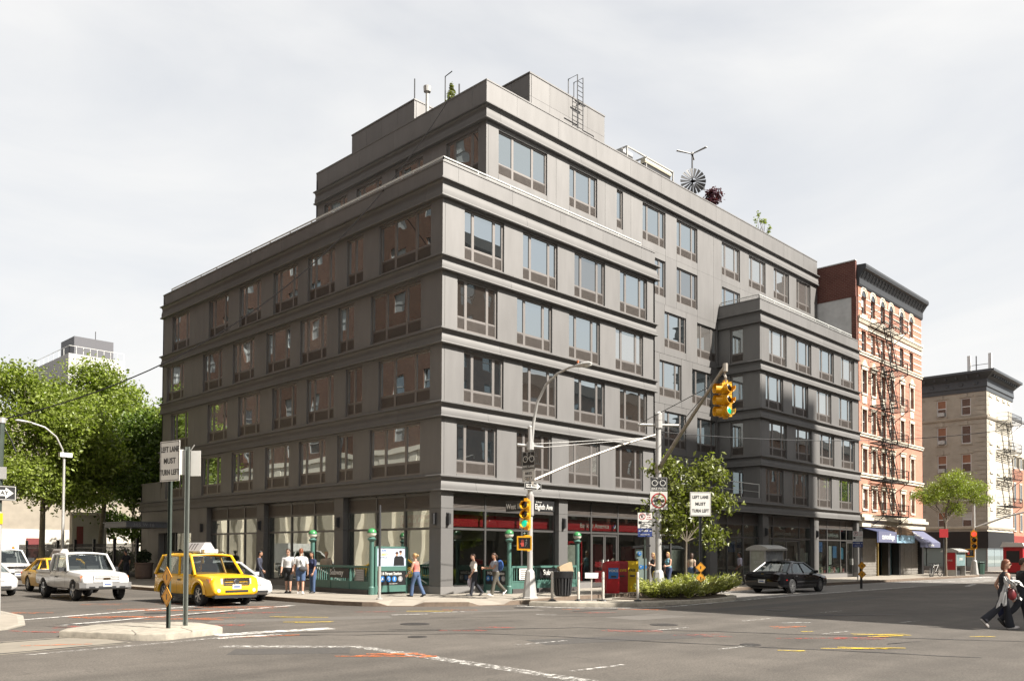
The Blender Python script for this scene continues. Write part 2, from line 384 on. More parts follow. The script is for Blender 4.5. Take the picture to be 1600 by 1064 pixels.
def band_run(path, prof, z, joint_len, name='cornice_band', mt=PANEL_L, off=0.0):
    """cut a path into segments with hairline joints; corners stay inside a segment"""
    segs = []; P = [Vector((x, y, 0)) for x, y in path]; cur = [P[0]]; left = joint_len * (0.4 + off)
    for i in range(len(P) - 1):
        a, b = P[i], P[i + 1]; d = (b - a); L_ = d.length; d /= L_; t = 0
        while t + left < L_ - 0.6:
            t += left; q = a + d * t; cur.append(q - d * 0.005); segs.append(cur); cur = [q + d * 0.005]; left = joint_len
        left = max(0.9, left - (L_ - t)); cur.append(b)
    segs.append(cur)
    for sgm in segs: sweep([(p.x, p.y) for p in sgm], prof, z, name, mt)

# solid cores behind the panels (closed boxes)
core = MB()
core.box(0.15, MX - 0.02, 0.15, MY - 0.02, 4.5, 18.55); core.box(MX - 0.5, BX0 + 0.5, TY + 0.15, 20, 4.6, 18.0)
core.box(BX0 + 0.15, BX1 - 0.1, 0.15, 20, 4.5, 18.55); core.box(TX + 0.15, TXE - 0.15, TY + 0.16, TYE - 0.15, 17.0, 25.5)
core.box(0.15, 2, MY - 0.5, 31.25, 4.6, 6.1)
core.build('core_wall', CORE, BLD)
roofs = MB(); roofs.box(0.25, MX - 0.2, 0.25, MY - 0.2, 18.4, 18.62); roofs.box(BX0 + 0.2, BX1 - 0.2, 0.25, TY + 0.1, 18.4, 18.62); roofs.box(TX + 0.2, TXE - 0.2, TY + 0.2, TYE - 0.2, 25.3, 25.5)
roofs.build('roof', ROOFM, BLD)

L13 = [(0.81, 'B'), (5.83, 'T'), (8.22, 'A'), (11.67, 'A'), (15.48, 'A'), (19.28, 'A'), (24.4, 'A')]
L24 = [(1.46, 'B'), (6.53, 'T'), (8.9, 'A'), (12.36, 'A'), (16.18, 'A'), (19.98, 'A'), (25.13, 'A')]
R13 = [(1.28, 'A'), (5.03, 'A'), (8.8, 'A'), (12.58, 'A')]
R24 = [(0.87, 'A'), (4.64, 'A'), (8.39, 'A'), (12.2, 'A')]
B13 = [(29.13, 'A'), (32.97, 'A'), (36.78, 'A'), (40.55, 'A')]
B24 = [(28.62, 'A'), (32.45, 'A'), (36.3, 'A'), (40.13, 'A')]
for i in range(4):
    z0, z1 = ZB[i] + 0.69, ZB[i + 1]
    odd = i % 2 == 1          # rows counted from the street: 0 and 2 share one rhythm, 1 and 3 the other
    wall_row('L', 0.0, 0.0, MY, z0, z1, L13 if odd else L24)
    wall_row('R', 0.0, 0.14, MX, z0, z1, R13 if odd else R24)
    wall_row('R', 0.0, BX0 + 0.14, BX1, z0, z1, B13 if odd else B24)
    wall_row('L', BX0, 0.0, TY, z0, z1, [(1.24, 'S')], joints=False)
# main block bands, parapets
for i in range(4):
    band_run([(0, MY), (0, 0), (MX, 0)], BAND, ZB[i], 5.6, off=0.13 * i)
    if i > 0: band_run([(BX0, TY), (BX0, 0), (BX1, 0)], BAND, ZB[i], 5.0, off=0.2 * i)
band_run([(MX, 0), (BX1, 0)], BAND, ZB[0], 4.4)
band_run([(0, MY), (0, 0), (MX, 0), (MX, 3.1)], CORN, ZTOP, 6.2)
band_run([(BX0, TY), (BX0, 0), (BX1, 0)], CORN, ZTOP, 5.2)
band_run([(TX, TYE), (TX, TY), (TXE, TY)], CORN, 23.72, 6.4)
PAR = [(-0.22, 0.0), (0.0, 0.0), (0.0, 0.72), (0.025, 0.73), (0.025, 0.80), (-0.24, 0.80), (-0.24, 0.7)]
def par(h): return [(o, z if z < 0.5 else z + h - 0.80) for o, z in PAR]
band_run([(0, MY), (0, 0), (MX, 0)], par(0.82), ZTOP + 0.83, 3.4, 'parapet_panel', PANEL)
band_run([(BX0, TY), (BX0, 0), (BX1, 0)], par(0.85), ZTOP + 0.83, 3.1, 'parapet_panel', PANEL)
band_run([(TX, TYE), (TX, TY), (TXE, TY)], par(1.27), 23.72 + 0.83, 3.3, 'parapet_panel', PANEL)
# tower walls
wall_row('R', TY, TX + 0.14, TXE, 20.75, 23.72, [(6.42, 'B'), (12.0, 'A'), (16.33, 'N'), (18.94, 'A'), (22.68, 'A'), (28.27, 'A'), (32.03, 'A'), (35.78, 'A'), (39.5, 'A')], wz0=21.2)
wall_row('R', TY, TX + 0.14, TXE, 17.6, 20.75, [(18.94, 'A'), (22.68, 'A'), (28.27, 'A'), (32.5, 'A')], wz0=18.07)
wall_row('L', TX, TY, TYE, 18.6, 23.72, [(3.72, 'A'), (8.1, 'A'), (11.85, 'A'), (15.3, 'A')], wz0=21.2)
for i, z in enumerate((14.45, 11.27, 8.09, 4.9)):
    wall_row('R', TY, MX - 0.1, BX0, z, z + 3.17, [(21.3, 'A'), (25.1, 'A')] if i % 2 == 0 else [(20.75, 'A'), (24.5, 'A')], wz0=z + 0.45)

sidew = MB(); sidew.box(MX - 0.15, MX - 0.005, 0.0, TY, 5.0, 17.2); sidew.build('side_wall', PANEL, BLD)
tw = MB(); tw.box(TXE - 0.15, TXE, TY + 0.005, TYE, 17, 24.6); tw.box(TX, TXE, TYE - 0.15, TYE, 17, 25.3); tw.build('side_wall', PANEL, BLD)
# terrace between the blocks
ter = MB(); ter.box(MX + 0.01, BX0 - 0.01, -0.02, 0.16, ZB[0] + 0.70, ZB[0] + 1.02); ter.box(MX, BX0, 0.16, TY, ZB[0] + 0.2, ZB[0] + 0.5); ter.build('terrace_parapet', PANEL, BLD)

# --- guard rails on the parapets
def rail_run(path, z, posts=2.05, h=0.2, mt=RAIL):
    for i in range(len(path) - 1):
        a = Vector((*path[i], z + h)); b = Vector((*path[i + 1], z + h)); mb = MB(); mb.bar(a, b, 0.07, 0.05); n = max(1, int((b - a).length / posts))
        mb.bar(a - Vector((0, 0, h * 0.55)), b - Vector((0, 0, h * 0.55)), 0.03, 0.02)
        for j in range(n + 1):
            p = a.lerp(b, j / n); mb.bar(p - Vector((0, 0, h + 0.02)), p, 0.045)
        mb.build('guard_rail', mt, BLD)
rail_run([(0.12, MY - 1.0), (0.12, 0.12), (MX - 1.2, 0.12)], 18.82)
rail_run([(BX0 + 0.12, TY - 0.1), (BX0 + 0.12, 0.12), (BX1 - 1.0, 0.12)], 18.86, h=0.24)
rail_run([(18.5, 0.05), (BX0 - 0.1, 0.05)], ZB[0] + 1.02, h=0.9)

# --- penthouses on the tower
for (x0, x1, y0, y1, z1) in ((9.74, 16.35, 4.05, 8.2, 28.28), (7.0, 12.0, 10.7, 16.95, 28.2)):
    for nm, side, plane, s0, s1 in (('R', 'R', y0, x0, x1), ('L', 'L', x0, y0, y1)):
        n = max(2, int((s1 - s0) / 1.35))
        for r_, (za, zb) in enumerate(((25.4, 26.95), (26.95, z1 - 0.08))):
            for j in range(n):
                mb = MB(); a, b = s0 + (s1 - s0) * j / n, s0 + (s1 - s0) * (j + 1) / n
                if nm == 'R' and j == 0: a += 0.14
                fbox(mb, side, plane, a + 0.006, b - 0.006, -0.12, 0, za + 0.006, zb - 0.006); mb.build('penthouse_panel', PANEL, BLD)
    MB().box(x0 + 0.1, x1, y0 + 0.1, y1, 25.4, z1 - 0.1).build('penthouse_core', PANEL, BLD)
    MB().box(x0 - 0.03, x1 + 0.03, y0 - 0.03, y1 + 0.03, z1 - 0.08, z1).build('penthouse_coping', PANEL, BLD)
# ladder with hoops on the near penthouse
lad = MB(); lx, ly = 13.7, 3.75
for dx in (-0.25, 0.25):
    lad.tube([(lx + dx, ly, 25.6), (lx + dx, ly, 29.5), (lx + dx, ly + 0.7, 29.5), (lx + dx, ly + 0.7, 28.3)], 0.03, 6)
for k in range(13): lad.tube([(lx - 0.25, ly, 25.9 + k * 0.27), (lx + 0.25, ly, 25.9 + k * 0.27)], 0.018, 5)
for z in (26.2, 27.9):
    lad.bar((lx - 0.45, ly, z), (lx + 0.45, ly, z), 0.06); lad.bar((lx, ly, z), (lx, ly + 0.35, z), 0.05)
lad.tube([(lx - 1.3, ly + 0.1, 26.6), (lx - 0.2, ly + 0.1, 26.6)], 0.035, 6)
lad.tube([(lx + 0.3, ly, 26.4), (lx + 1.2, ly, 26.4), (lx + 1.6, ly, 25.9)], 0.03, 6)
lad.build('roof_ladder', BLACK, BLD)

# --- ground floor
def storefront(side, plane, s0, s1, mulls, door=None):
    """glazed bay: louvre strip over two tiers of glass on a stone sill"""
    r = 0.34; mb = MB()
    xs = [s0] + mulls + [s1]
    for i, s in enumerate(xs):
        a = s - 0.05; b = s + 0.05
        if i == 0: a, b = s, s + 0.07
        if i == len(xs) - 1: a, b = s - 0.07, s
        fbox(mb, side, plane, a, b, -r - 0.06, -r + 0.06, 0.3 if door is None or abs(s - door[0]) > 0.01 and abs(s - door[1]) > 0.01 else 0.0, 4.37)
    for za, zb in ((4.30, 4.42), (3.66, 3.76), (2.80, 2.90), (0.3, 0.36)):
        for i in range(len(xs) - 1):
            if door and zb < 1 and abs(xs[i] - door[0]) < 0.01: continue
            fbox(mb, side, plane, xs[i] + 0.05, xs[i + 1] - 0.05, -r - 0.055, -r + 0.05, za, zb)
    fr = mb.build('storefront_frame', STORE_F, BLD)
    for i in range(len(xs) - 1):
        a, b = xs[i] + 0.05, xs[i + 1] - 0.05
        lv = MB()
        for k in range(9):
            z = 3.77 + k * 0.06; fbox(lv, side, plane, a, b, -r - 0.03, -r + 0.03, z, z + 0.034)
        fbox(lv, side, plane, a, b, -r - 0.08, -r - 0.035, 3.76, 4.3); lv.build('louvre', GRILLE, fr)
        for za, zb in ((2.90, 3.66), (0.36, 2.80)):
            isd = door and abs(xs[i] - door[0]) < 0.01 and zb < 2.85
            if isd: continue
            pm = MB(); fbox(pm, side, plane, a, b, -r - 0.008, -r + 0.008, za, zb); pm.build('pane', GLASS_ST if side == 'R' else GLASS_SS, fr)
    if door:
        a, b = door[0] + 0.05, door[1] - 0.05; n = 2 if b - a > 1.9 else 1
        for k in range(n):
            p, q = a + (b - a) * k / n + 0.01, a + (b - a) * (k + 1) / n - 0.01; d = MB()
            fbox(d, side, plane, p, p + 0.09, -r - 0.03, -r + 0.03, 0.05, 2.76); fbox(d, side, plane, q - 0.09, q, -r - 0.03, -r + 0.03, 0.05, 2.76)
            fbox(d, side, plane, p + 0.09, q - 0.09, -r - 0.03, -r + 0.03, 2.66, 2.76); fbox(d, side, plane, p + 0.09, q - 0.09, -r - 0.03, -r + 0.03, 0.05, 0.25)
            dd = d.build('door', STORE_F, BLD); pm = MB(); fbox(pm, side, plane, p + 0.09, q - 0.09, -r - 0.008, -r + 0.008, 0.25, 2.66); pm.build('pane', GLASS_ST, dd)
            hm = MB(); hs = q - 0.2 if k == 0 else p + 0.2; fbox(hm, side, plane, hs - 0.03, hs + 0.03, -r + 0.03, -r + 0.12, 0.95, 1.45); hm.build('door_handle', RAIL, dd)
    sl = MB()
    segs = [(s0, s1)] if not door else [(s0, door[0]), (door[1], s1)]
    for a, b in segs:
        if b - a > 0.1: fbox(sl, side, plane, a, b, -r - 0.12, -r + 0.12, 0.0, 0.3)
    sl.build('sill_stone', BASE_ST, BLD)
def pillar(side, plane, s0, s1, sconce=True, z1=ZB[0]):
    for za, zb in ((0.34, 2.86), (2.86, 3.72), (3.72, z1)):
        mb = MB(); fbox(mb, side, plane, s0, s1, -0.5, 0.0, za + 0.006, zb - 0.006); mb.build('pillar_panel', PANEL_L, BLD)
    mb = MB(); fbox(mb, side, plane, s0 - 0.02, s1 + 0.02, -0.5, 0.025, 0.0, 0.34); mb.build('pillar_base', BASE_ST, BLD)
    if sconce:
        c = (s0 + s1) / 2 - 0.02; mb = MB(); fbox(mb, side, plane, c - 0.07, c + 0.07, 0.0, 0.05, 2.98, 3.52); fbox(mb, side, plane, c - 0.06, c + 0.06, 0.05, 0.17, 3.02, 3.48); fbox(mb, side, plane, c - 0.03, c + 0.03, 0.17, 0.18, 3.1, 3.40)
        mb.build('wall_lamp', METAL_D, BLD)
# right-hand (avenue) side
for (a, b, sc) in ((7.65, 8.31, 1), (15.29, 15.95, 0), (21.6, 22.42, 1), (28.14, 28.93, 1), (35.78, 36.52, 1), (43.3, 43.75, 0)): pillar('R', 0.0, a, b, sc)
storefront('R', 0.0, 0.7, 7.65, [2.91, 5.31])
storefront('R', 0.0, 8.31, 15.29, [10.52, 12.79], door=(10.52, 12.79))
storefront('R', 0.0, 15.95, 21.6, [17.8, 19.7])
storefront('R', 0.0, 22.42, 28.14, [24.11, 26.08])
storefront('R', 0.0, 28.93, 35.78, [30.09, 34.04], door=(30.09, 34.04))
storefront('R', 0.0, 36.52, 43.3, [38.58, 40.9, 42.0], door=(42.0, 43.3))
# corner pillar
mbs = [(0.34, 2.86), (2.86, 3.72), (3.72, ZB[0])]
for za, zb in mbs: MB().box(0, 0.7, 0, 0.77, za + 0.006, zb - 0.006).build('pillar_panel', PANEL_L, BLD)
MB().box(-0.025, 0.72, -0.025, 0.79, 0, 0.34).build('pillar_base', BASE_ST, BLD)
for side in 'RL':
    mb = MB(); fbox(mb, side, 0, 0.3, 0.44, 0.0, 0.05, 2.98, 3.52); fbox(mb, side, 0, 0.31, 0.43, 0.05, 0.17, 3.02, 3.48); fbox(mb, side, 0, 0.34, 0.40, 0.17, 0.18, 3.1, 3.4); mb.build('wall_lamp', METAL_D, BLD)
# street side
pillar('L', 0.0, 7.3, 8.06); pillar('L', 0.0, 14.9, 15.68)
storefront('L', 0.0, 0.77, 7.3, [2.84, 4.99]); storefront('L', 0.0, 8.06, 14.9, [10.28, 12.52]); storefront('L', 0.0, 15.68, 21.69, [17.57, 19.62])
for (a, b) in ((21.69, 22.7), (22.7, 23.75), (28.55, 30.1), (30.1, 31.45)):
    mb = MB(); fbox(mb, 'L', 0, a + 0.006, b - 0.006, -0.4, 0.0, 0.34, ZB[0]); mb.build('wall_panel', PANEL, BLD)
    mb = MB(); fbox(mb, 'L', 0, a, b, -0.4, 0.02, 0.0, 0.335); mb.build('sill_stone', BASE_ST, BLD)
mb = MB(); fbox(mb, 'L', 0, 22.2, 22.34, 0.0, 0.16, 2.98, 3.5); mb.build('wall_lamp', METAL_D, BLD)
mb = MB(); fbox(mb, 'L', 0, 23.75, 28.55, -0.4, 0.0, 3.0, ZB[0]); mb.build('wall_panel', PANEL, BLD)
storefr = MB()
for s in (23.75, 25.4, 26.9, 28.45): fbox(storefr, 'L', 0, s, s + 0.1, -0.55, -0.42, 0, 3.0)
ef = storefr.build('entrance_frame', STORE_F, BLD)
for a, b in ((23.85, 25.4), (25.5, 26.9), (27.0, 28.45)):
    pm = MB(); fbox(pm, 'L', 0, a, b, -0.5, -0.48, 0.02, 3.0); pm.build('pane', GLASS_ST, ef)
# entrance canopy
cn = MB(); cn.box(-2.7, 0.0, 27.0, 30.6, 3.32, 3.62); cn.box(-2.78, 0.0, 26.92, 30.68, 3.62, 3.68)
can = cn.build('entrance_canopy', mat('canopy_metal', (0.13, 0.14, 0.155), 0.5, 0.2), BLD)
letters('305 W 16', 0.3, mat('letter_grey', (0.28, 0.28, 0.29), 0.5), can, (-1.6, 26.995, 3.47), 0.0, spacing=1.1)
# annex band and parapet at the street end
band_run([(0, 31.45), (0, MY)], BAND, ZB[0], 2.0)
band_run([(0, 31.45), (0, MY + 0.01)], par(1.25), ZB[0] + 0.69, 1.6, 'parapet_panel', PANEL)
MB().box(0.0, 20, 31.3, 31.45, 0, 6.3).build('side_wall', PANEL, BLD)
MB().box(0.0, MX, MY - 0.15, MY - 0.005, 6.0, 18.5).build('side_wall', PANEL, BLD)
MB().box(BX1 - 0.12, BX1 - 0.005, 0.16, TY, 4.5, 18.6).build('side_wall', PANEL, BLD)

# interiors
INT_W = mat('interior_wall', (0.55, 0.53, 0.49), 0.8); INT_F = mat('interior_floor', (0.25, 0.23, 0.21), 0.35); RED = mat('bank_red', (0.42, 0.012, 0.02), 0.5, var=0.05)
INT_D = mat('interior_dark', (0.06, 0.055, 0.05), 0.8)
itr = MB(); itr.box(0.5, 43.2, 6.0, 6.1, 0, 4.4); itr.box(5.2, 5.3, 6.1, 21.5, 0, 4.4); itr.build('interior_wall', INT_W, BLD)
MB().box(0.5, 43.2, 0.5, 6.0, 0.005, 0.03).build('interior_floor', INT_F, BLD); MB().box(0.5, 5.2, 6.0, 21.6, 0.005, 0.03).build('interior_floor', INT_F, BLD)
MB().box(0.47, 43.3, 0.47, 28, 4.4, 4.48).build('interior_ceiling', INT_W, BLD)
MB().box(21.9, 22.1, 0.6, 6.0, 0.03, 4.4).build('partition', INT_W, BLD); MB().box(0.6, 5.2, 15.2, 15.35, 0.03, 4.4).build('partition', INT_W, BLD); MB().box(0.6, 5.2, 21.6, 21.75, 0.03, 4.4).build('partition', INT_W, BLD)
# red fascia behind the bank's glass
BLUE_T = mat('sign_blue', (0.03, 0.09, 0.35), 0.5); CREAM = mat('cream_letter', (0.7, 0.66, 0.6), 0.5)
for (a, b, txt) in ((0.75, 7.6, None), (8.35, 15.25, 1), (16, 21.5, None)):
    sg = MB().box(a, b, 0.62, 0.7, 2.97, 3.5).build('fascia_sign', RED, BLD)
    if txt:
        letters('Bank of America', 0.36, CREAM, sg, (11.2, 0.61, 3.22))
        for k in range(3): MB().bar((12.75 + k * 0.12, 0.61, 3.12), (12.95 + k * 0.12, 0.61, 3.32), 0.02, 0.06).build('emblem_stripe', (BLUE_T, WHITE, CREAM)[k], sg)
sg = MB().box(0.62, 0.7, 0.8, 3.6, 2.97, 3.5).build('fascia_sign', RED, BLD)
letters('Bank of America', 0.34, CREAM, sg, (0.61, 2.3, 3.25), -math.pi / 2)
for k in range(3): MB().bar((0.61, 1.05 - 0.1 * k + 0.15, 3.17), (0.61, 0.9 - 0.1 * k + 0.1, 3.35), 0.02, 0.05).build('emblem_stripe', (BLUE_T, WHITE, CREAM)[k], sg)
for (x0, x1, y0, y1, z1, m_) in ((1.2, 4.2, 4.5, 5.4, 1.2, INT_D), (9.0, 10.0, 1.6, 1.75, 2.2, RED), (13.2, 14.8, 2.2, 2.4, 2.3, RED), (5.0, 6.6, 3.4, 5.6, 2.4, INT_D), (17.0, 20.5, 3.0, 3.3, 2.2, RED), (23.0, 27.5, 2.6, 3.0, 1.6, INT_D), (29.5, 35.0, 2.2, 2.4, 2.0, INT_D), (37.0, 41.5, 2.0, 2.3, 1.9, INT_D)):
    MB().box(x0, x1, y0, y1, 0.03, z1).build('shop_fitting', m_, BLD)

DR = mat('sign_letter_white', (0.5, 0.5, 0.5), 0.5)
for x in (32.0, 39.8): letters('DUANEreade', 0.42, DR, BLD, (x, 0.42, 3.22), sx=0.85)
for (x0, x1, z0, z1, c) in ((36.75, 37.9, 1.95, 2.7, (0.02, 0.10, 0.28)), (39.0, 39.5, 1.0, 2.4, (0.45, 0.45, 0.44)), (39.7, 40.4, 1.5, 2.4, (0.03, 0.16, 0.36)), (41.1, 41.6, 1.4, 2.3, (0.08, 0.25, 0.4)), (34.3, 34.9, 0.9, 2.2, (0.3, 0.32, 0.3)), (8.5, 9.6, 0.5, 2.2, (0.5, 0.47, 0.42)), (24.3, 25.2, 1.9, 2.6, (0.04, 0.12, 0.3)), (17.9, 18.9, 0.8, 2.0, (0.42, 0.4, 0.36))):
    MB().box(x0, x1, 0.37, 0.385, z0, z1).build('window_poster', mat('poster_%d' % int(x0 * 10), c, 0.5, var=0.35, scale=3), BLD)
for k in range(14): MB().box(37.0 + k * 0.42, 37.3 + k * 0.42, 0.8, 1.1, 0.36, 0.6 + 0.25 * ((k * 7) % 5) / 4).build('display_item', mat('item_%d' % (k % 4), ((0.5, 0.4, 0.3), (0.4, 0.08, 0.08), (0.5, 0.5, 0.5), (0.2, 0.35, 0.2))[k % 4], 0.6), BLD)
for (a, b) in ((8.9, 8.98), (9.9, 9.98)): MB().box(a, b, 0.45, 0.55, 0.36, 2.3).build('red_frame', RED, BLD)
MB().box(8.9, 9.98, 0.45, 0.55, 2.3, 2.4).build('red_frame', RED, BLD)
# ================================================================== ground
def asphalt():
    m = bpy.data.materials.new('asphalt'); m.use_nodes = True; N = m.node_tree.nodes; L = m.node_tree.links; b = N['Principled BSDF']; b.inputs['Roughness'].default_value = 0.82; b.inputs['Specular IOR Level'].default_value = 0.35
    tc = N.new('ShaderNodeTexCoord')
    def nz(scale, det=5, rg=0.6, st=None, dist=0.0):
        n = N.new('ShaderNodeTexNoise'); n.inputs['Scale'].default_value = scale; n.inputs['Detail'].default_value = det; n.inputs['Roughness'].default_value = rg; n.inputs['Distortion'].default_value = dist; v = tc.outputs['Object']
        if st:
            mp = N.new('ShaderNodeMapping'); mp.inputs['Scale'].default_value = st; L.new(v, mp.inputs['Vector']); v = mp.outputs[0]
        L.new(v, n.inputs['Vector']); return n.outputs['Fac']
    def rng(f, a, b_, c, d):
        r = N.new('ShaderNodeMapRange'); r.inputs['From Min'].default_value = a; r.inputs['From Max'].default_value = b_; r.inputs['To Min'].default_value = c; r.inputs['To Max'].default_value = d; L.new(f, r.inputs['Value']); return r.outputs[0]
    def mul(a, b_):
        q = N.new('ShaderNodeMath'); q.operation = 'MULTIPLY'; L.new(a, q.inputs[0]); L.new(b_, q.inputs[1]); return q.outputs[0]
    f = mul(rng(nz(0.22, 4), 0.3, 0.7, 0.74, 1.26), rng(nz(1.6, 6, 0.7), 0.3, 0.7, 0.88, 1.12))
    f = mul(f, rng(nz(26, 4, 0.75), 0.3, 0.7, 0.55, 1.5))               # aggregate
    f = mul(f, rng(nz(1.0, 4, 0.6, (0.05, 0.9, 1)), 0.35, 0.65, 0.86, 1.1))   # wheel tracks along the avenue
    f = mul(f, rng(nz(60, 2, 0.5), 0.64, 0.72, 1.0, 2.0))                # bright grit
    f = mul(f, rng(nz(0.9, 6, 0.75, None, 1.5), 0.60, 0.66, 1.0, 0.78))     # oil stains
    s = N.new('ShaderNodeVectorMath'); s.operation = 'SCALE'; s.inputs[0].default_value = (0.077, 0.068, 0.058); L.new(f, s.inputs['Scale']); L.new(s.outputs[0], b.inputs['Base Color'])
    bp = N.new('ShaderNodeBump'); bp.inputs['Strength'].default_value = 0.5; bp.inputs['Distance'].default_value = 0.012; L.new(nz(45, 4, 0.7), bp.inputs['Height']); L.new(bp.outputs[0], b.inputs['Normal'])
    return m
ASPH = asphalt()
CONC = mat('sidewalk_concrete', (0.31, 0.275, 0.225), 0.85, var=0.14, scale=1.4, bump=0.2, bscale=60, big=0.12)
KERB = mat('kerb_steel', (0.17, 0.125, 0.09), 0.75, var=0.3, scale=5)
KERB_C = mat('kerb_concrete', (0.33, 0.30, 0.25), 0.85, var=0.2, scale=5, bump=0.3)
RZ = -0.15
rd = MB(); rd.add([(-1400, -1400, RZ), (1400, -1400, RZ), (1400, 1400, RZ), (-1400, 1400, RZ)], [(0, 1, 2, 3)])
struct(rd.build('road', ASPH, recalc=False))

def slab(name, kerb, rest, low={}, mt=CONC, kmt=KERB, kw=0.16):
    """raised pavement: kerb = outline points along the street (ordered with the street on the right), rest closes it. low: {kerb index: z}"""
    n = len(kerb); P = [Vector((x, y, 0)) for x, y in kerb]; ins = []
    for i in range(n):
        d = (P[min(i + 1, n - 1)] - P[max(i - 1, 0)]).normalized(); ins.append(Vector((-d.y, d.x, 0)))
    top = MB(); vs = []
    for i in range(n): q = P[i] + ins[i] * kw; vs.append((q.x, q.y, low.get(i, 0.0)))
    for i in range(n): q = P[i] + ins[i] * 1.5; vs.append((q.x, q.y, 0.0))
    for x, y in rest: vs.append((x, y, 0.0))
    k = len(rest); fs = [(i, i + 1, n + i + 1, n + i) for i in range(n - 1)] + [tuple(range(n, 2 * n + k))]
    o = struct(top.add(vs, fs).build(name, mt, recalc=True))
    for p in o.data.polygons:
        if p.normal.z < 0: p.flip()
    kb = MB()
    for i in range(n - 1):
        for t in range(1):
            a, b = P[i], P[i + 1]; za, zb = low.get(i, 0.0), low.get(i + 1, 0.0); ai, bi = a + ins[i] * kw, b + ins[i + 1] * kw
            kb.add([(a.x, a.y, RZ - 0.05), (b.x, b.y, RZ - 0.05), (b.x, b.y, zb + 0.002), (a.x, a.y, za + 0.002), (ai.x, ai.y, RZ - 0.05), (bi.x, bi.y, RZ - 0.05), (bi.x, bi.y, zb + 0.003), (ai.x, ai.y, za + 0.003)],
                   [(0, 1, 2, 3), (3, 2, 6, 7), (4, 7, 6, 5)])
    struct(kb.build('kerb', kmt))
    return o
NW_K = [(-6.4, 140), (-6.35, 16), (-6.3, 6), (-6.2, 1), (-6.1, -1.2), (-5.75, -2.35), (-5.45, -2.75), (-5.15, -3.05), (-4.5, -3.7), (-4.2, -3.98), (-3.6, -4.45), (-2.9, -4.95), (-2.5, -5.1), (-1.9, -5.32), (-1.45, -5.42), (-1.1, -5.45), (0, -5.4), (1.5, -5.0), (4, -4.6), (30, -4.5), (58.5, -4.5), (60.5, -3.8), (61.6, -2.3), (62, 0), (62, 140)]
slab('sidewalk', NW_K, [], {7: -0.13, 8: -0.13, 12: -0.13, 13: -0.13, 14: -0.12})
slab('sidewalk', [(-60, -4.8), (-20, -4.8), (-18.6, -4.6), (-17.6, -4.1), (-16.9, -3.0), (-16.5, -1.4), (-16.4, 1), (-16.4, 140)], [(-60, 140)], {3: -0.12, 4: -0.12}, kmt=KERB_C)
slab('sidewalk', [(73.5, 140), (73.5, 0), (74, -2.2), (75.2, -3.8), (77, -4.5), (300, -4.5)], [(300, 140)], kmt=KERB_C)
slab('sidewalk', [(300, -26), (7, -26), (2.5, -27.2), (0.8, -30), (0.8, -120)], [(300, -120)], kmt=KERB_C)
slab('sidewalk', [(-16, -120), (-16, -29), (-17.5, -26.8), (-20, -26), (-300, -26)], [(-300, -120)], kmt=KERB_C)

def island(name, poly, z=0.0, mt=CONC, bev=0.02, parent=None):
    n = len(poly); c = Vector((sum(p[0] for p in poly) / n, sum(p[1] for p in poly) / n))
    def ring(f, zz):
        out = []
        for x, y in poly:
            v = Vector((x, y)) - c; l = v.length; v = v * ((l - f) / l); out.append((c.x + v.x, c.y + v.y, zz))
        return out
    return struct(MB().loft([ring(0, RZ - 0.05), ring(0, z - bev), ring(bev * 0.4, z - bev * 0.3), ring(bev, z)]).build(name, mt, smooth=35))
ISL = mat('island_concrete', (0.35, 0.315, 0.255), 0.9, var=0.32, scale=5, bump=0.4, bscale=40, big=0.15)
island('median_island', [(-17.35, -7.0), (-16.55, -8.55), (-16.22, -9.1), (-15.9, -9.25), (-14.55, -8.8), (-14.2, -8.5), (-14.1, -8.1), (-14.05, -7.0), (-14.3, -6.3), (-15.3, -5.7), (-16.1, -5.75), (-17.0, -6.4)], 0.0, ISL)
island('kerb_island', [(-1.05, -6.2), (-0.55, -7.3), (0.05, -8.1), (0.9, -9.0), (1.9, -9.65), (2.5, -9.75), (2.75, -9.4), (1.9, -8.5), (1.0, -7.4), (0.35, -6.4), (0.0, -5.95), (-0.6, -5.9)], 0.0, ISL)
island('planter_island', [(2.7, -9.25), (3.6, -9.5), (4.8, -9.72), (6.5, -9.75), (8.0, -9.45), (9.2, -8.85), (9.85, -8.1), (10.0, -7.3), (9.5, -6.6), (7, -6.35), (4, -6.3), (2.4, -6.6), (2.0, -7.6)], 0.0, ISL)
SOIL = mat('planter_soil', (0.09, 0.065, 0.045), 0.95, var=0.3, scale=10)
struct(MB().prism([(3.0, -8.8), (4.8, -9.4), (6.5, -9.4), (8.0, -9.1), (9.3, -8.2), (9.5, -7.3), (9, -6.9), (4, -6.7), (2.6, -7.2)], lambda u, v, a: (u, v, a), -0.1, 0.03).build('planter_soil', SOIL))
PAD = mat('concrete_strip', (0.22, 0.195, 0.155), 0.85, var=0.15, scale=3)
def sheet(name, pts, mt, z=RZ + 0.004):
    o = struct(MB().add([(x, y, z) for x, y in pts], [tuple(range(len(pts)))]).build(name, mt, recalc=False))
    for p in o.data.polygons:
        if p.normal.z < 0: p.flip()
    o.data.update(); return o
sheet('concrete_strip', [(-30, -8.1), (-30, -11.2), (-19.2, -9.75), (-16.6, -9.25), (-16.9, -7.0), (-18.6, -7.15)], PAD)
TAR = mat('tar', (0.018, 0.018, 0.02), 0.6, var=0.2, scale=8)
PW = worn_paint('worn_white', (0.62, 0.60, 0.56), 0.46, 5); PWW = worn_paint('very_worn_white', (0.55, 0.53, 0.49), 0.53, 7)
PO = worn_paint('utility_orange', (0.66, 0.16, 0.03), 0.47, 10); PR = worn_paint('utility_red', (0.50, 0.07, 0.05), 0.51, 10); PY = worn_paint('utility_yellow', (0.68, 0.48, 0.03), 0.42, 10); PWM = worn_paint('utility_white', (0.6, 0.6, 0.57), 0.47, 12)
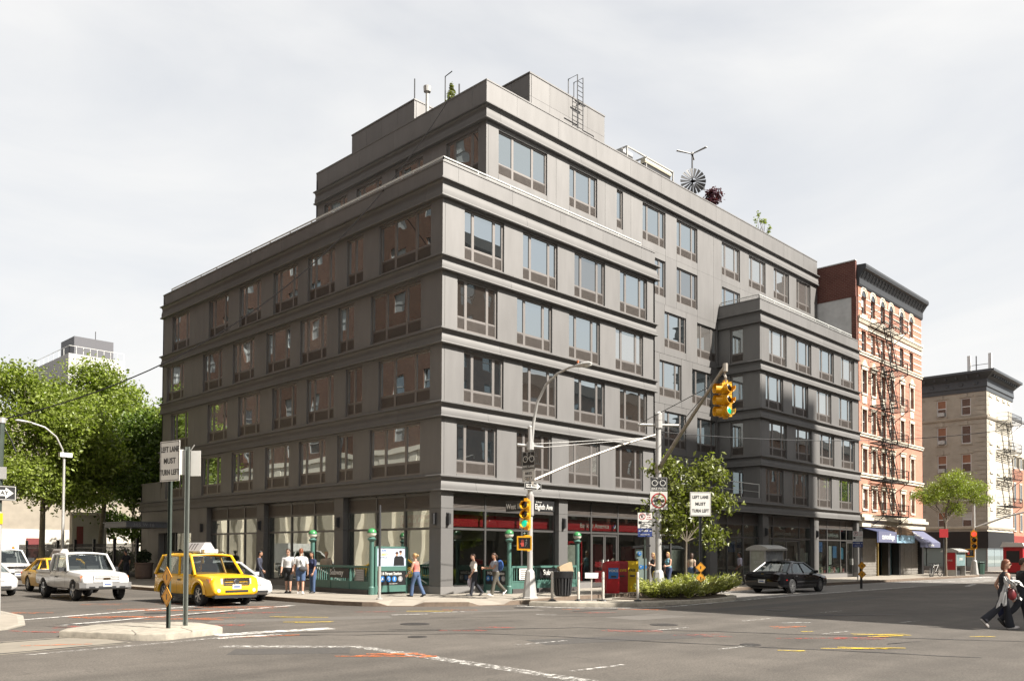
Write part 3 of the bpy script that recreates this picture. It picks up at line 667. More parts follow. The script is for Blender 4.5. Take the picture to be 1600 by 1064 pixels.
def strip(name, pts, w, mt, z=RZ + 0.006, jit=0.0):
    P = [Vector((x, y, 0)) for x, y in pts]; vs = []; n = len(P)
    for i in range(n):
        d = (P[min(i + 1, n - 1)] - P[max(i - 1, 0)]).normalized(); nn = Vector((-d.y, d.x, 0)); ww = w * (1 + R.uniform(-jit, jit)) / 2
        a, b = P[i] + nn * ww, P[i] - nn * ww; vs += [(a.x, a.y, z), (b.x, b.y, z)]
    o = struct(MB().add(vs, [(2 * i, 2 * i + 1, 2 * i + 3, 2 * i + 2) for i in range(n - 1)]).build(name, mt, recalc=False))
    for p in o.data.polygons:
        if p.normal.z < 0: p.flip()
    o.data.update(); return o
def wob(a, b, n=10, j=0.06):
    a = Vector(a); b = Vector(b); d = (b - a).normalized(); nn = Vector((-d.y, d.x)); o = 0; out = []
    for i in range(n + 1):
        o = o * 0.7 + R.uniform(-j, j); p = a.lerp(b, i / n) + nn * o; out.append((p.x, p.y))
    return out
# --- painted lines
strip('lane_line', [(-16.4, -1.0), (-10.9, 1.3), (-7.2, 2.8)], 0.22, PW); strip('lane_line', [(-16.2, -3.6), (-12.0, -1.9), (-7.3, -0.3)], 0.22, PW)
strip('lane_line', [(-15.6, -11.2), (-13.6, -13.2), (-13.7, -16.2), (-13.9, -20)], 0.34, PWW); strip('lane_line', [(-14.6, -8.9), (-12.9, -9.0), (-11.6, -9.2)], 0.5, PW); strip('lane_line', [(-14.9, -9.6), (-13.4, -9.75)], 0.28, PW)
strip('lane_line', [(-18.9, -10.1), (-16.3, -9.75), (-14.2, -9.4)], 0.13, PWW)
strip('edge_line', [(-1.5, -6.0), (-0.8, -8.0), (0.6, -9.4), (2.0, -10.0), (3.4, -10.0), (8.9, -9.55), (14, -9.15), (30, -9.1)], 0.18, PW)
strip('edge_line', [(10.5, -5.2), (30, -5.25), (44, -5.3)], 0.13, PW)
BUF = mat('bike_lane_surface', (0.185, 0.172, 0.155), 0.85, var=0.18, scale=2, big=0.1)
sheet('bike_lane', [(8.5, -9.3), (60, -9.3), (60, -4.55), (-1.0, -5.5), (1.5, -6.2)], BUF, RZ + 0.003)
for x in (-11.0, -6.1, -1.6, 3.5): strip('lane_dash', [(x, -15.2), (x + 1.5, -15.3)], 0.12, PWW)
for x in (-13.2, -8.6, -3.8, 1.2): strip('lane_dash', [(x, -18.6), (x + 1.3, -18.7)], 0.12, PWW)
for x in (-7.6, -6.0): strip('lane_dash', [(x, -6.5), (x + 1.1, -6.9)], 0.13, PW)
for k in range(11): strip('crosswalk_bar', [(55.0, -5.2 - k * 1.9), (59.5, -5.25 - k * 1.9)], 0.7, PW)
strip('stop_line', [(51.5, -5.0), (51.5, -25)], 0.5, PW); strip('lane_arrow', [(33, -11.0), (38, -10.0)], 0.3, PW)
for k in range(6): strip('crosswalk_bar', [(40 + k * 1.6, -6.5 - 0.35 * k), (42.5 + k * 1.6, -6.9 - 0.35 * k)], 0.35, PW)
# --- cracks sealed with tar
strip('tar_seam', wob((-14.2, -8.6), (-6.8, -13.4), 16, 0.08) + wob((-6.6, -13.6), (-2.0, -22.5), 16, 0.1), 0.07, TAR, jit=0.4)
strip('tar_seam', wob((-13.8, -9.6), (-9.7, -13.0), 14, 0.08) + wob((-9.6, -13.2), (-6.2, -22.8), 16, 0.1), 0.06, TAR, jit=0.5)
strip('tar_seam', wob((-7.5, -8.2), (6.5, -17.8), 26, 0.06), 0.035, TAR, jit=0.5)
for a, b, w in (((-15.4, -3.2), (-14.0, -2.4), 0.1), ((-11.2, 0.3), (-9.9, 0.7), 0.16), ((-12.6, -2.6), (-10.2, -1.6), 0.12), ((-2.2, -9.3), (-0.2, -9.6), 0.12), ((1.2, -15.0), (4.6, -17.2), 0.3), ((-5.0, -20.6), (-3.9, -20.9), 0.05), ((-10.8, -10.5), (-9.8, -11.4), 0.07), ((-18.6, -7.35), (-16.9, -7.2), 0.08), ((-19.3, -9.6), (-16.7, -9.1), 0.08), ((-24, -7.9), (-18.6, -7.35), 0.09), ((-24, -10.3), (-19.3, -9.6), 0.09)):
    strip('tar_patch', wob(a, b, 8, w * 0.4), w, TAR, RZ + 0.009, jit=0.5)
# --- utility mark-outs sprayed on the road
def scribble(c, l, ang, mt, n=3, w=0.075):
    for k in range(n):
        a = ang + R.uniform(-0.35, 0.35); p = (c[0] + R.uniform(-0.3, 0.3), c[1] + R.uniform(-0.25, 0.25)); h = l * R.uniform(0.3, 0.6)
        strip('utility_mark', wob((p[0] - math.cos(a) * h, p[1] - math.sin(a) * h), (p[0] + math.cos(a) * h, p[1] + math.sin(a) * h), 6, 0.035), w, mt, RZ + 0.011 + 0.003 * k, jit=0.5)
def arrow(c, l, ang, mt, w=0.08):
    d = Vector((math.cos(ang), math.sin(ang))); c = Vector(c); a = c - d * l / 2; b = c + d * l / 2
    strip('utility_mark', wob(a, b, 6, 0.03), w, mt, RZ + 0.011, jit=0.4)
    for s in (-1, 1):
        q = Vector((math.cos(ang + s * 2.6), math.sin(ang + s * 2.6))) * 0.35; strip('utility_mark', [tuple(b), tuple(b + q)], w * 0.9, mt, RZ + 0.015)
DIA = -0.78
for c, l, mt, n in (((-13.9, -14.6), 1.1, PO, 3), ((-13.6, -2.2), 2.2, PO, 4), ((-11.5, -0.4), 2.6, PO, 4), ((-9.2, -0.2), 2.4, PO, 4), ((-14.8, -1.6), 1.8, PO, 3), ((-12.3, 1.2), 1.6, PO, 3), ((-15.9, -5.0), 2.0, PR, 3), ((-10.4, -2.9), 2.4, PR, 3), ((-13.0, -4.0), 2.4, PO, 3), ((-10.2, -5.6), 1.6, PY, 2), ((-13.2, -6.2), 1.8, PR, 2), ((-11.0, -7.2), 1.4, PY, 2),
                    ((-12.2, 4.6), 1.4, PO, 2), ((-10.2, 3.3), 1.2, PO, 2), ((-17.0, -5.4), 1.6, PR, 2), ((-15.6, 2.0), 1.5, PO, 2), ((-7.1, -5.0), 1.3, PR, 2), ((-5.9, -5.9), 1.4, PY, 2), ((-4.5, -6.2), 1.2, PO, 1), ((-8.4, -11.9), 1.0, PR, 2), ((-2.0, -10.2), 1.1, PR, 2), ((-6.6, -14.8), 1.6, PR, 3), ((-6.1, -16.8), 1.4, PR, 2), ((-6.3, -20.6), 1.2, PY, 4), ((-3.1, -19.8), 1.2, PY, 4), ((-2.5, -17.2), 1.2, PO, 2), ((-1.6, -8.4), 1.0, PO, 1), ((-4.2, -19.7), 1.5, PR, 2), ((-7.6, -19.8), 0.6, PY, 1), ((-3.3, -18.2), 0.5, PY, 1), ((-1.9, -21.4), 0.5, PY, 1), ((0.4, -10.4), 1.4, PO, 2), ((-4.0, -9.5), 0.8, PWM, 1), ((-0.9, -16.6), 0.8, PWM, 1), ((-18.2, -8.6), 1.2, PO, 1), ((-13.8, -10.0), 2.0, PO, 1)):
    scribble(c, l, DIA + R.uniform(-0.1, 0.15), mt, n)
arrow((-14.2, -14.9), 1.9, DIA, PO); arrow((-5.0, -18.9), 1.7, DIA + 0.1, PR); arrow((-9.6, -12.0), 1.2, DIA, PR)

JN = mat('pavement_joint', (0.14, 0.12, 0.10), 0.9, var=0.2)
for y in (-1.5, -3.0): strip('pavement_joint', [(-1.0, y), (58, y)], 0.025, JN, 0.004)
for x in (-1.6, -3.2, -4.8): strip('pavement_joint', [(x, -2.0 if x < -4 else -3.0), (x, 60)], 0.025, JN, 0.0045)
for k in range(30): strip('pavement_joint', [(-0.5 + k * 1.6, -0.05), (-0.5 + k * 1.6, -4.3)], 0.025, JN, 0.005)
for k in range(24): strip('pavement_joint', [(-0.05, 0.4 + k * 1.6), (-6.0, 0.4 + k * 1.6)], 0.025, JN, 0.005)

P_D = mat('asphalt_patch_dark', (0.062, 0.056, 0.05), 0.85, var=0.35, scale=18); P_L = mat('asphalt_patch_light', (0.118, 0.106, 0.092), 0.85, var=0.3, scale=18)
for pts, m_ in ((((-13.2, -5.6), (-8.4, -7.6), (-7.8, -6.6), (-12.6, -4.7)), P_L), (((-10.5, -15.6), (-6.4, -17.2), (-6.0, -16.2), (-10.1, -14.6)), P_D), (((-3.6, -13.0), (-1.2, -13.2), (-1.1, -11.8), (-3.5, -11.6)), P_L), (((-12.0, 5.6), (-8.2, 6.0), (-8.2, 7.2), (-12.0, 6.9)), P_D), (((2.0, -12.6), (16.0, -12.9), (16.0, -11.9), (2.0, -11.7)), P_D), (((-16.2, -12.6), (-14.4, -14.0), (-13.8, -13.2), (-15.6, -11.8)), P_D), (((-5.2, -7.2), (-2.6, -8.4), (-2.2, -7.7), (-4.8, -6.6)), P_L)):
    sheet('asphalt_patch', pts, m_, RZ + 0.0025)
MHC = mat('manhole_iron', (0.05, 0.045, 0.042), 0.6, 0.4, var=0.4, scale=20)
for x, y, r_ in ((-9.2, -9.6, 0.36), (-4.4, -14.4, 0.34), (-2.0, -6.9, 0.36), (-12.6, -1.0, 0.34), (3.6, -13.6, 0.36), (-7.3, -18.6, 0.2), (-11.4, -12.4, 0.2)):
    struct(MB().lathe([(r_ * 1.12, RZ - 0.02), (r_ * 1.12, RZ + 0.008), (r_, RZ + 0.012), (r_ * 0.1, RZ + 0.012)], (x, y, 0), 20).build('manhole_cover', MHC))
for a, b in (((-16.38, -8.85), (-16.1, -7.9)), ((-15.2, -9.05), (-15.0, -8.0)), ((-17.0, -7.6), (-16.3, -7.2))): strip('island_joint', [a, b], 0.02, JN, 0.004)
# ================================================================== neighbours outside the frame (reflected in the glass, casting the road shadow)
BRK_SW = brick_mat('brick_brown', (0.11, 0.048, 0.03), (0.15, 0.07, 0.042), (0.12, 0.10, 0.085))
BRK_NE = brick_mat('brick_dull', (0.16, 0.10, 0.075), (0.19, 0.12, 0.09), (0.2, 0.18, 0.16))
STONE = mat('pale_stone', (0.72, 0.66, 0.55), 0.85, var=0.1, scale=1.5); WIN_DK = glass_mat('far_glass', 0.25, tint=(0.03, 0.032, 0.035)); SASH = mat('sash_white', (0.34, 0.34, 0.33), 0.6, var=0.05)
def plain_block(name, label, x0, x1, y0, y1, h, face, base_h, wall, base, floors, bay, win=(1.1, 1.7), blind=0.5):
    """a street block with real window openings on one face ('+x','-x','+y','-y')"""
    o = thing(name, label, 'building', ((x0 + x1) / 2, (y0 + y1) / 2, 0)); cx, cy = (x0 + x1) / 2, (y0 + y1) / 2
    ax = 'y' if 'x' in face else 'x'; s0, s1 = (y0, y1) if ax == 'y' else (x0, x1); n = max(1, int((s1 - s0) / bay)); plane = {'+x': x1, '-x': x0, '+y': y1, '-y': y0}[face]; sg = 1 if '+' in face else -1
    def B(mb, a, b, d0, d1, za, zb):
        if ax == 'y': mb.box(plane - cx + sg * d0, plane - cx + sg * d1, a - cy, b - cy, za, zb)
        else: mb.box(a - cx, b - cx, plane - cy + sg * d0, plane - cy + sg * d1, za, zb)
    body = MB(); ins = 0.35
    bx = [x0, x1, y0, y1]; idx = {'-x': 0, '+x': 1, '-y': 2, '+y': 3}[face]; bx[idx] -= sg * ins
    body.box(bx[0] - cx, bx[1] - cx, bx[2] - cy, bx[3] - cy, base_h, h); body.build('wall', wall, o)
    bs = MB(); bs.box(bx[0] - cx, bx[1] - cx, bx[2] - cy, bx[3] - cy, 0, base_h); bs.build('base_wall', base, o)
    fh = (h - base_h - 1.2) / floors; fr = MB(); fb = MB()
    for i in range(floors):
        z = base_h + i * fh; za, zb = z + (fh - win[1]) * 0.5, z + (fh + win[1]) * 0.5
        cuts = [s0]
        for j in range(n):
            c = s0 + (j + 0.5) * (s1 - s0) / n; a, b = c - win[0] / 2, c + win[0] / 2
            B(fr, cuts[-1], a, -ins + 0.002, 0, za, zb); cuts.append(b)
            wf = MB(); B(wf, a, b, -0.25, -0.12, za, za + 0.09); B(wf, a, b, -0.25, -0.12, zb - 0.09, zb); B(wf, a, a + 0.09, -0.25, -0.12, za + 0.09, zb - 0.09); B(wf, b - 0.09, b, -0.25, -0.12, za + 0.09, zb - 0.09); B(wf, a + 0.09, b - 0.09, -0.24, -0.13, (za + zb) / 2 - 0.05, (za + zb) / 2 + 0.05)
            w = wf.build('window', SASH, o); g = MB(); B(g, a + 0.09, b - 0.09, -0.22, -0.2, za + 0.09, zb - 0.09); g.build('pane', WIN_DK if R.random() > blind else SASH, w)
        B(fr, cuts[-1], s1, -ins + 0.002, 0, za, zb); B(fr, s0, s1, -ins + 0.002, 0, z if i else base_h + 0.3, za - 0.002); B(fr, s0, s1, -ins + 0.002, 0, zb + 0.002, z + fh - 0.002)
    B(fr, s0, s1, -ins + 0.002, 0, base_h + floors * fh, h); fr.build('front_wall', wall, o)
    B(fb, s0, s1, -ins + 0.002, 0.15, base_h - 0.15, base_h + 0.3); B(fb, s0, s1, -0.3, 0.5, h - 0.9, h + 0.2)
    nb = max(2, int((s1 - s0) / 4.2))
    for j in range(nb):
        a = s0 + (s1 - s0) * j / nb; b = s0 + (s1 - s0) * (j + 1) / nb; B(fb, a, a + 0.7, -ins + 0.002, 0.05, 0, base_h - 0.15); B(fb, b - 0.5, b, -ins + 0.002, 0.05, 0, base_h - 0.15); B(fb, a + 0.7, b - 0.5, -ins + 0.002, 0.0, base_h - 1.5, base_h - 0.15)
    fb.build('cornice_and_piers', base, o)
    return o
# south-west corner (mirrored in the street-side windows, heights raised to block sky light)
plain_block('corner_brick_building', 'brown brick corner building with pale stone base on the near side of the street', -42, -21.6, 0.5, 24, 46, '+x', 5.4, BRK_SW, STONE, 10, 3.9, (1.5, 1.9), 0.45)
plain_block('tall_brick_building', 'tall brown brick building on a high pale stone base farther down the street', -42, -21.6, 24.4, 82, 60, '+x', 10.6, BRK_SW, STONE, 13, 4.4, (1.6, 2.0), 0.6)
# across the avenue; the back block is added to darken window reflections
plain_block('avenue_brick_building', 'dull brick corner building across the avenue', 7.2, 34, -60, -30.5, 22.4, '+y', 4.6, BRK_NE, mat('dark_stone', (0.2, 0.18, 0.16), 0.8), 6, 3.2, (1.2, 1.7), 0.2)
plain_block('avenue_row_building', 'lower dark brick row building across the avenue', 34.3, 66, -55, -30.5, 19.5, '+y', 4.6, BRK_NE, MATS['dark_stone'], 5, 3.0, (1.1, 1.6), 0.2)
plain_block('avenue_row_building', 'long brick row building farther up across the avenue', 66.3, 150, -55, -30.5, 19.0, '+y', 4.6, BRK_NE, MATS['dark_stone'], 4, 3.4, (1.2, 1.6), 0.2)
plain_block('distant_tower', 'tall tower block standing behind the avenue buildings', 40, 54.5, -78, -62, 77, '+y', 6, BRK_NE, MATS['dark_stone'], 21, 3.5, (1.5, 1.6), 0.1)
plain_block('unseen_back_block', 'unseen tall narrow block added behind the avenue row to darken window reflections', 27, 43.5, -56, -40, 36, '+y', 5, BRK_NE, MATS['dark_stone'], 9, 3.0, (1.2, 1.7), 0.2)
# ================================================================== red brick tenement
BRK_R = brick_mat('brick_red', (0.48, 0.20, 0.13), (0.53, 0.235, 0.16), (0.45, 0.33, 0.26), 0.23, 0.075)
BRK_P = brick_mat('brick_party', (0.13, 0.05, 0.04), (0.16, 0.065, 0.05), (0.26, 0.18, 0.15), 0.3, 0.14)
LIME = mat('limestone_trim', (0.64, 0.57, 0.46), 0.85, var=0.14, scale=3, bump=0.2); STUCCO = mat('grey_stucco', (0.66, 0.65, 0.63), 0.9, var=0.16, scale=1.5, big=0.1)
CORN_BLK = mat('cornice_black', (0.035, 0.038, 0.042), 0.5, var=0.2); IRON = mat('iron_black', (0.015, 0.015, 0.017), 0.5, 0.3)
TEN = thing('brick_tenement', 'six-storey red brick tenement with arched top windows and black bracketed cornice', 'building', (0, 0, 0))
TX0, TX1 = 43.85, 57.95
rows = [(5.45, 7.02, 0), (8.35, 10.25, 0), (11.57, 13.43, 0), (14.77, 16.63, 0), (18.06, 19.84, 0), (21.15, 22.62, 1)]
wx = [(44.2, 45.1), (46.1, 46.95), (48.15, 49.0), (50.0, 50.85), (52.4, 53.25), (54.7, 55.55)]
wx = [(a + 0.25, b + 0.25) for a, b in wx]
MB().box(TX0, TX1, 0.35, 18, 4.0, 24.6).build('wall', BRK_R, TEN)
def front(z0, z1, wins, depth=0.35):
    cur = TX0
    for a, b in wins: MB().box(cur, a, 0, depth - 0.003, z0, z1).build('front_wall', BRK_R, TEN); cur = b
    MB().box(cur, TX1, 0, depth - 0.003, z0, z1).build('front_wall', BRK_R, TEN)
SASH_G = mat('sash_grey', (0.55, 0.55, 0.53), 0.6); GL_T = glass_mat('tenement_glass', 0.16, tint=(0.03, 0.03, 0.033), wob=0.01); SHADE = mat('window_shade', (0.62, 0.60, 0.56), 0.8)
zc = 5.0
for (z0, z1, arch) in rows:
    MB().box(TX0, TX1, 0, 0.347, zc, z0 - 0.003).build('front_wall', BRK_R, TEN); front(z0, z1, wx); zc = z1 + 0.003
    for i, (a, b) in enumerate(wx):
        f = MB(); f.box(a, a + 0.06, 0.16, 0.24, z0, z1); f.box(b - 0.06, b, 0.16, 0.24, z0, z1); f.box(a + 0.06, b - 0.06, 0.16, 0.24, z1 - 0.07, z1); f.box(a + 0.06, b - 0.06, 0.16, 0.24, z0, z0 + 0.07); zm = (z0 + z1) / 2; f.box(a + 0.06, b - 0.06, 0.17, 0.23, zm - 0.035, zm + 0.035)
        w = f.build('window', SASH_G, TEN); up_sh = R.random() < 0.5
        MB().box(a + 0.06, b - 0.06, 0.195, 0.205, zm + 0.035, z1 - 0.07).build('pane', SHADE if up_sh else GL_T, w); MB().box(a + 0.06, b - 0.06, 0.205, 0.215, z0 + 0.07, zm - 0.035).build('pane', GL_T, w)
        MB().box(a - 0.1, b + 0.1, -0.09, 0.15, z0 - 0.17, z0 - 0.004).build('sill', LIME, TEN)
        if arch:
            c = (a + b) / 2; rr = (b - a) / 2; n = 9; mb = MB()
            for (ra, rb, o_) in ((rr, rr + 0.13, -0.05), (rr + 0.2, rr + 0.32, -0.07)):
                for k in range(n):
                    t0, t1 = math.pi * k / n, math.pi * (k + 1) / n
                    P = [(c + r_ * math.cos(t), z1 + r_ * math.sin(t)) for r_, t in ((ra, t0), (rb, t0), (rb, t1), (ra, t1))]; mb.prism(P, lambda u, v, q: (u, q, v), o_, 0.005)
            mb.build('arch_moulding', LIME, TEN)
            g = MB(); pts = [(c + (rr - 0.005) * math.cos(math.pi * k / 10), z1 + 0.004 + (rr - 0.01) * math.sin(math.pi * k / 10)) for k in range(11)]; g.prism(pts, lambda u, v, q: (u, q, v), -0.012, -0.004); g.build('fanlight', GL_T, TEN)
        elif z0 > 14 and z0 < 15 or z0 < 9:
            mb = MB(); mb.box(a - 0.16, b + 0.16, -0.1, 0.002, z1 + 0.02, z1 + 0.3); mb.box(a - 0.22, b + 0.22, -0.16, 0.002, z1 + 0.3, z1 + 0.38)
            if z0 > 14: c = (a + b) / 2; mb.prism([(a - 0.1, z1 + 0.38), (b + 0.1, z1 + 0.38), (c + 0.1, z1 + 0.85), (c - 0.1, z1 + 0.85)], lambda u, v, q: (u, q, v), -0.1, 0.002)
            mb.build('window_hood', LIME, TEN)
            mb = MB(); mb.box(a - 0.16, a - 0.01, -0.06, 0.002, z0, z1 + 0.02); mb.box(b + 0.01, b + 0.16, -0.06, 0.002, z0, z1 + 0.02); mb.build('window_surround', LIME, TEN)
        elif 11 < z0 < 12:
            mb = MB(); mb.box(a - 0.14, b + 0.14, -0.08, 0.002, z1 + 0.02, z1 + 0.25); mb.box(a - 0.02, b + 0.02, -0.05, 0.002, z1 + 0.5, z1 + 1.1); mb.build('carved_panel', LIME, TEN)
            mb = MB(); mb.box(a - 0.13, a - 0.01, -0.05, 0.002, z0, z1 + 0.02); mb.box(b + 0.01, b + 0.13, -0.05, 0.002, z0, z1 + 0.02); mb.build('window_surround', LIME, TEN)
MB().box(TX0, TX1, 0, 0.347, zc, 24.3).build('front_wall', BRK_R, TEN)
for z, h, o_ in ((20.42, 0.5, 0.16), (17.8, 0.3, 0.14), (11.25, 0.3, 0.16), (7.95, 0.34, 0.18)): 
    mb = MB(); mb.box(TX0 - 0.02, TX1 + 0.05, -o_ * 0.6, 0.003, z, z + h * 0.6); mb.box(TX0 - 0.04, TX1 + 0.08, -o_, 0.003, z + h * 0.6, z + h); mb.build('belt_course', LIME, TEN)
mb = MB()
for k in range(60): x = TX0 + 0.1 + k * (TX1 - TX0 - 0.2) / 60; mb.box(x, x + 0.12, -0.13, -0.098, 20.5, 20.66)
o = mb.build('dentils', LIME, TEN)
def cut_band(z, h):                       # pale stone bands between the windows of the upper storeys
    cur = TX0
    for a, b in wx + [(TX1, TX1)]:
        if a - cur > 0.05: MB().box(cur + 0.02, a - 0.02, -0.03, 0.003, z, z + h).build('stone_band', LIME, TEN)
        cur = b
for z in (18.35, 18.9, 19.45, 21.4, 21.95, 22.45): cut_band(z, 0.15)
MB().box(TX0, TX1, -0.05, 0.003, 19.95, 20.3).build('stone_band', LIME, TEN)
for z in [11.7 + 0.45 * k for k in range(12)]:
    cur = TX0
    for a, b in wx + [(TX1, TX1)]:
        if a - cur > 0.1: MB().box(cur + 0.15, a - 0.17, -0.012, 0.003, z, z + 0.33).build('rusticated_course', BRK_R, TEN)
        cur = b
# cornice
mb = MB(); n_ = [(-0.3, 23.3), (-0.06, 23.3), (-0.12, 23.45), (-0.12, 23.9), (-0.16, 24.0), (-0.5, 24.5), (-0.62, 24.56), (-0.66, 24.76), (-0.62, 24.95), (0.35, 25.0), (0.35, 23.3)]
mb.prism(n_[1:], lambda u, v, q: (q, u, v), TX0 - 0.02, TX1 + 0.12); mb.build('cornice', CORN_BLK, TEN)
for k in range(22):
    x = TX0 + 0.2 + k * (TX1 - TX0) / 22; MB().prism([(-0.13, 23.92), (-0.44, 24.36), (-0.44, 24.52), (-0.13, 24.55)], lambda u, v, q: (q, u, v), x, x + 0.2).build('bracket', CORN_BLK, TEN)
# party wall: dark brick above grey stucco
MB().box(TX0 - 0.28, TX0 + 0.0, 0.1, 18, 22.4, 25.28).build('party_wall', BRK_P, TEN); MB().box(TX0 - 0.24, TX0 + 0.0, 0.45, 18, 17, 22.395).build('party_wall', STUCCO, TEN); MB().box(TX0 - 0.27, TX0 + 0.0, 0.05, 0.44, 17, 22.395).build('party_wall', BRK_P, TEN)
MB().box(TX0 - 0.32, TX0 + 0.02, 0.08, 18, 25.285, 25.36).build('coping', STUCCO, TEN)
# ground floor: shop cornice, piers, shutters
mb = MB(); mb.box(TX0, TX1 + 0.1, -0.2, 0.36, 4.0, 4.5); mb.box(TX0, TX1 + 0.3, -0.4, 0.36, 4.5, 4.75); mb.box(TX0, TX1 + 0.12, -0.22, 0.36, 4.75, 5.0); mb.build('shop_cornice', LIME, TEN)
for a, b in ((43.85, 44.3), (49.6, 50.0), (52.0, 52.4), (57.5, 57.95)): MB().box(a, b, -0.05, 0.5, 0, 4.0).build('shop_pier', BLACK, TEN)
SHUT = mat('roller_shutter', (0.30, 0.28, 0.25), 0.55, 0.3, var=0.2, scale=4)
for a, b, y in ((44.35, 48.0, 0.35), (52.45, 54.1, 0.3), (54.15, 55.8, 0.3), (55.85, 57.45, 0.3)):
    mb = MB()
    for k in range(28): z = 0.05 + k * 0.108; mb.box(a, b, y - (0.03 if k % 2 else 0.0), y + 0.05, z, z + 0.106)
    mb.build('roller_shutter', SHUT, TEN)
MB().box(48.0, 49.6, 0.9, 1.0, 0, 4).build('shop_recess', mat('ochre_door', (0.28, 0.19, 0.06), 0.7), TEN); MB().box(50.0, 52.0, 0.6, 0.7, 0, 4).build('shop_recess', mat('teal_door', (0.06, 0.13, 0.16), 0.6), TEN); MB().box(48.05, 48.15, 0.2, 0.9, 0.0, 3.0).build('door_leaf', MATS['ochre_door'], TEN)
MB().box(44.3, 57.5, 0.36, 0.45, 3.1, 4.0).build('shop_fascia', BLACK, TEN); MB().box(TX0, TX1, 1.1, 18, 0, 4.0).build('base_wall', INT_D, TEN)
# fire escape
FE = thing('fire_escape', 'black iron fire escape zigzagging down the red brick tenement', 'fire escape', (0, 0, 0))
def balcony(parent, x0, x1, y0, y1, z, h=0.95, top=False):
    mb = MB(); n = int((x1 - x0) / 0.12)
    for k in range(7): y = y0 + (y1 - y0) * k / 6; mb.bar((x0, y, z), (x1, y, z), 0.05, 0.03)
    for x in (x0, (x0 + x1) / 2, x1): mb.bar((x, y0, z - 0.03), (x, y1, z - 0.03), 0.06)
    for zz in (h, h * 0.5): mb.bar((x0, y0, z + zz), (x1, y0, z + zz), 0.035); mb.bar((x0, y0, z + zz), (x0, y1, z + zz), 0.035); mb.bar((x1, y0, z + zz), (x1, y1, z + zz), 0.035)
    for k in range(0, n + 1, 2): x = x0 + (x1 - x0) * k / n; mb.bar((x, y0, z), (x, y0, z + h), 0.018)
    for x in (x0, x1): mb.bar((x, y1, z - 0.9), (x, y0 + 0.1, z - 0.05), 0.05); mb.bar((x, y0, z - 0.05), (x, y0, z + h), 0.045)
    return mb.build('balcony', IRON, parent)
fz = [20.6, 17.0, 13.9, 10.9, 7.85, 4.95]
for i, z in enumerate(fz):
    balcony(FE, 46.0, 51.0, -1.25, -0.05, z)
    if i < len(fz) - 1:
        zb = fz[i + 1]; mb = MB(); s = 0.0 if i % 2 == 0 else 0.0
        for y in (-1.0, -0.55): mb.bar((47.6, y, z), (49.4, y, zb), 0.05, 0.09)
        for k in range(11): t = (k + 0.5) / 11; x = 47.6 + 1.8 * t; zz = z + (zb - z) * t; mb.box(x - 0.12, x + 0.12, -1.0, -0.55, zz, zz + 0.03)
        for y in (-1.0, -0.55): mb.bar((47.6, y, z + 0.8), (49.4, y, zb + 0.8), 0.03)
        mb.build('stair_flight', IRON, FE)
dl = MB()
for x in (48.9, 49.3): dl.bar((x, -1.2, 2.9), (x, -1.2, 6.0), 0.05)
for k in range(10): dl.bar((48.9, -1.2, 3.0 + k * 0.3), (49.3, -1.2, 3.0 + k * 0.3), 0.03)
dl.build('drop_ladder', IRON, FE)
# awnings
AWN = mat('awning_navy', (0.045, 0.055, 0.12), 0.8, var=0.1); AWL = mat('awning_slate', (0.12, 0.125, 0.20), 0.75, var=0.08)
aw = thing('shop_awning', 'flat-fronted navy awning with white lettering over the shuttered shop', 'awning', (0, 0, 0))
MB().prism([(0, 3.95), (-1.2, 3.6), (-1.2, 2.72), (-1.15, 2.72), (-1.15, 3.55), (0, 3.85)], lambda u, v, q: (q, u, v), 44.3, 48.3).build('canopy', AWN, aw)
p = MB().box(44.5, 48.28, -1.23, -1.203, 2.75, 3.62).build('valance', AWL, aw); letters('camouflage', 0.62, WHITE, p, (46.5, -1.235, 3.2), sx=0.95, bold=0.008)
aw = thing('shop_awning', 'sloping navy awning with white emblem at the end of the tenement', 'awning', (0, 0, 0))
MB().prism([(0, 3.95), (-1.5, 2.85), (-1.5, 2.42), (-1.45, 2.42), (-1.45, 2.8), (0, 3.85)], lambda u, v, q: (q, u, v), 53.0, 57.9).build('canopy', AWL, aw)
letters('camouflage', 0.3, WHITE, aw, (55.6, -1.51, 2.62), sx=1.0)
em = MB()
for u0, u1, v0, v1 in ((0, 0.9, 0.0, 0.06), (0, 0.9, 0.3, 0.36), (0, 0.06, 0.06, 0.3), (0.84, 0.9, 0.06, 0.3), (0.3, 0.5, 0.1, 0.25)):
    P = lambda u, v: (54.2 + v * 2.0, -0.35 - u * 0.8, 3.70 - u * 0.58 + 0.02); em.add([P(u0, v0), P(u1, v0), P(u1, v1), P(u0, v1)], [(0, 1, 2, 3)])
em.build('emblem', WHITE, aw)
aw = thing('curved_awning', 'brown barrel awning with pale blue picture valance between the navy awnings', 'awning', (0, 0, 0))
arc = [(-1.1 * math.sin(t), 3.4 + 0.75 * math.cos(t)) for t in [math.pi / 2 * k / 6 for k in range(7)]]
MB().prism(arc + [(-1.05, 3.4), (0, 4.05)], lambda u, v, q: (q, u, v), 48.6, 52.6).build('canopy', mat('awning_brown', (0.28, 0.17, 0.09), 0.8, var=0.3, scale=3, stretch=(6, 1, 1)), aw)
MB().box(48.6, 52.6, -1.14, -1.105, 2.75, 3.4).build('valance', mat('picture_valance', (0.30, 0.48, 0.62), 0.7, var=0.5, scale=2.5), aw)

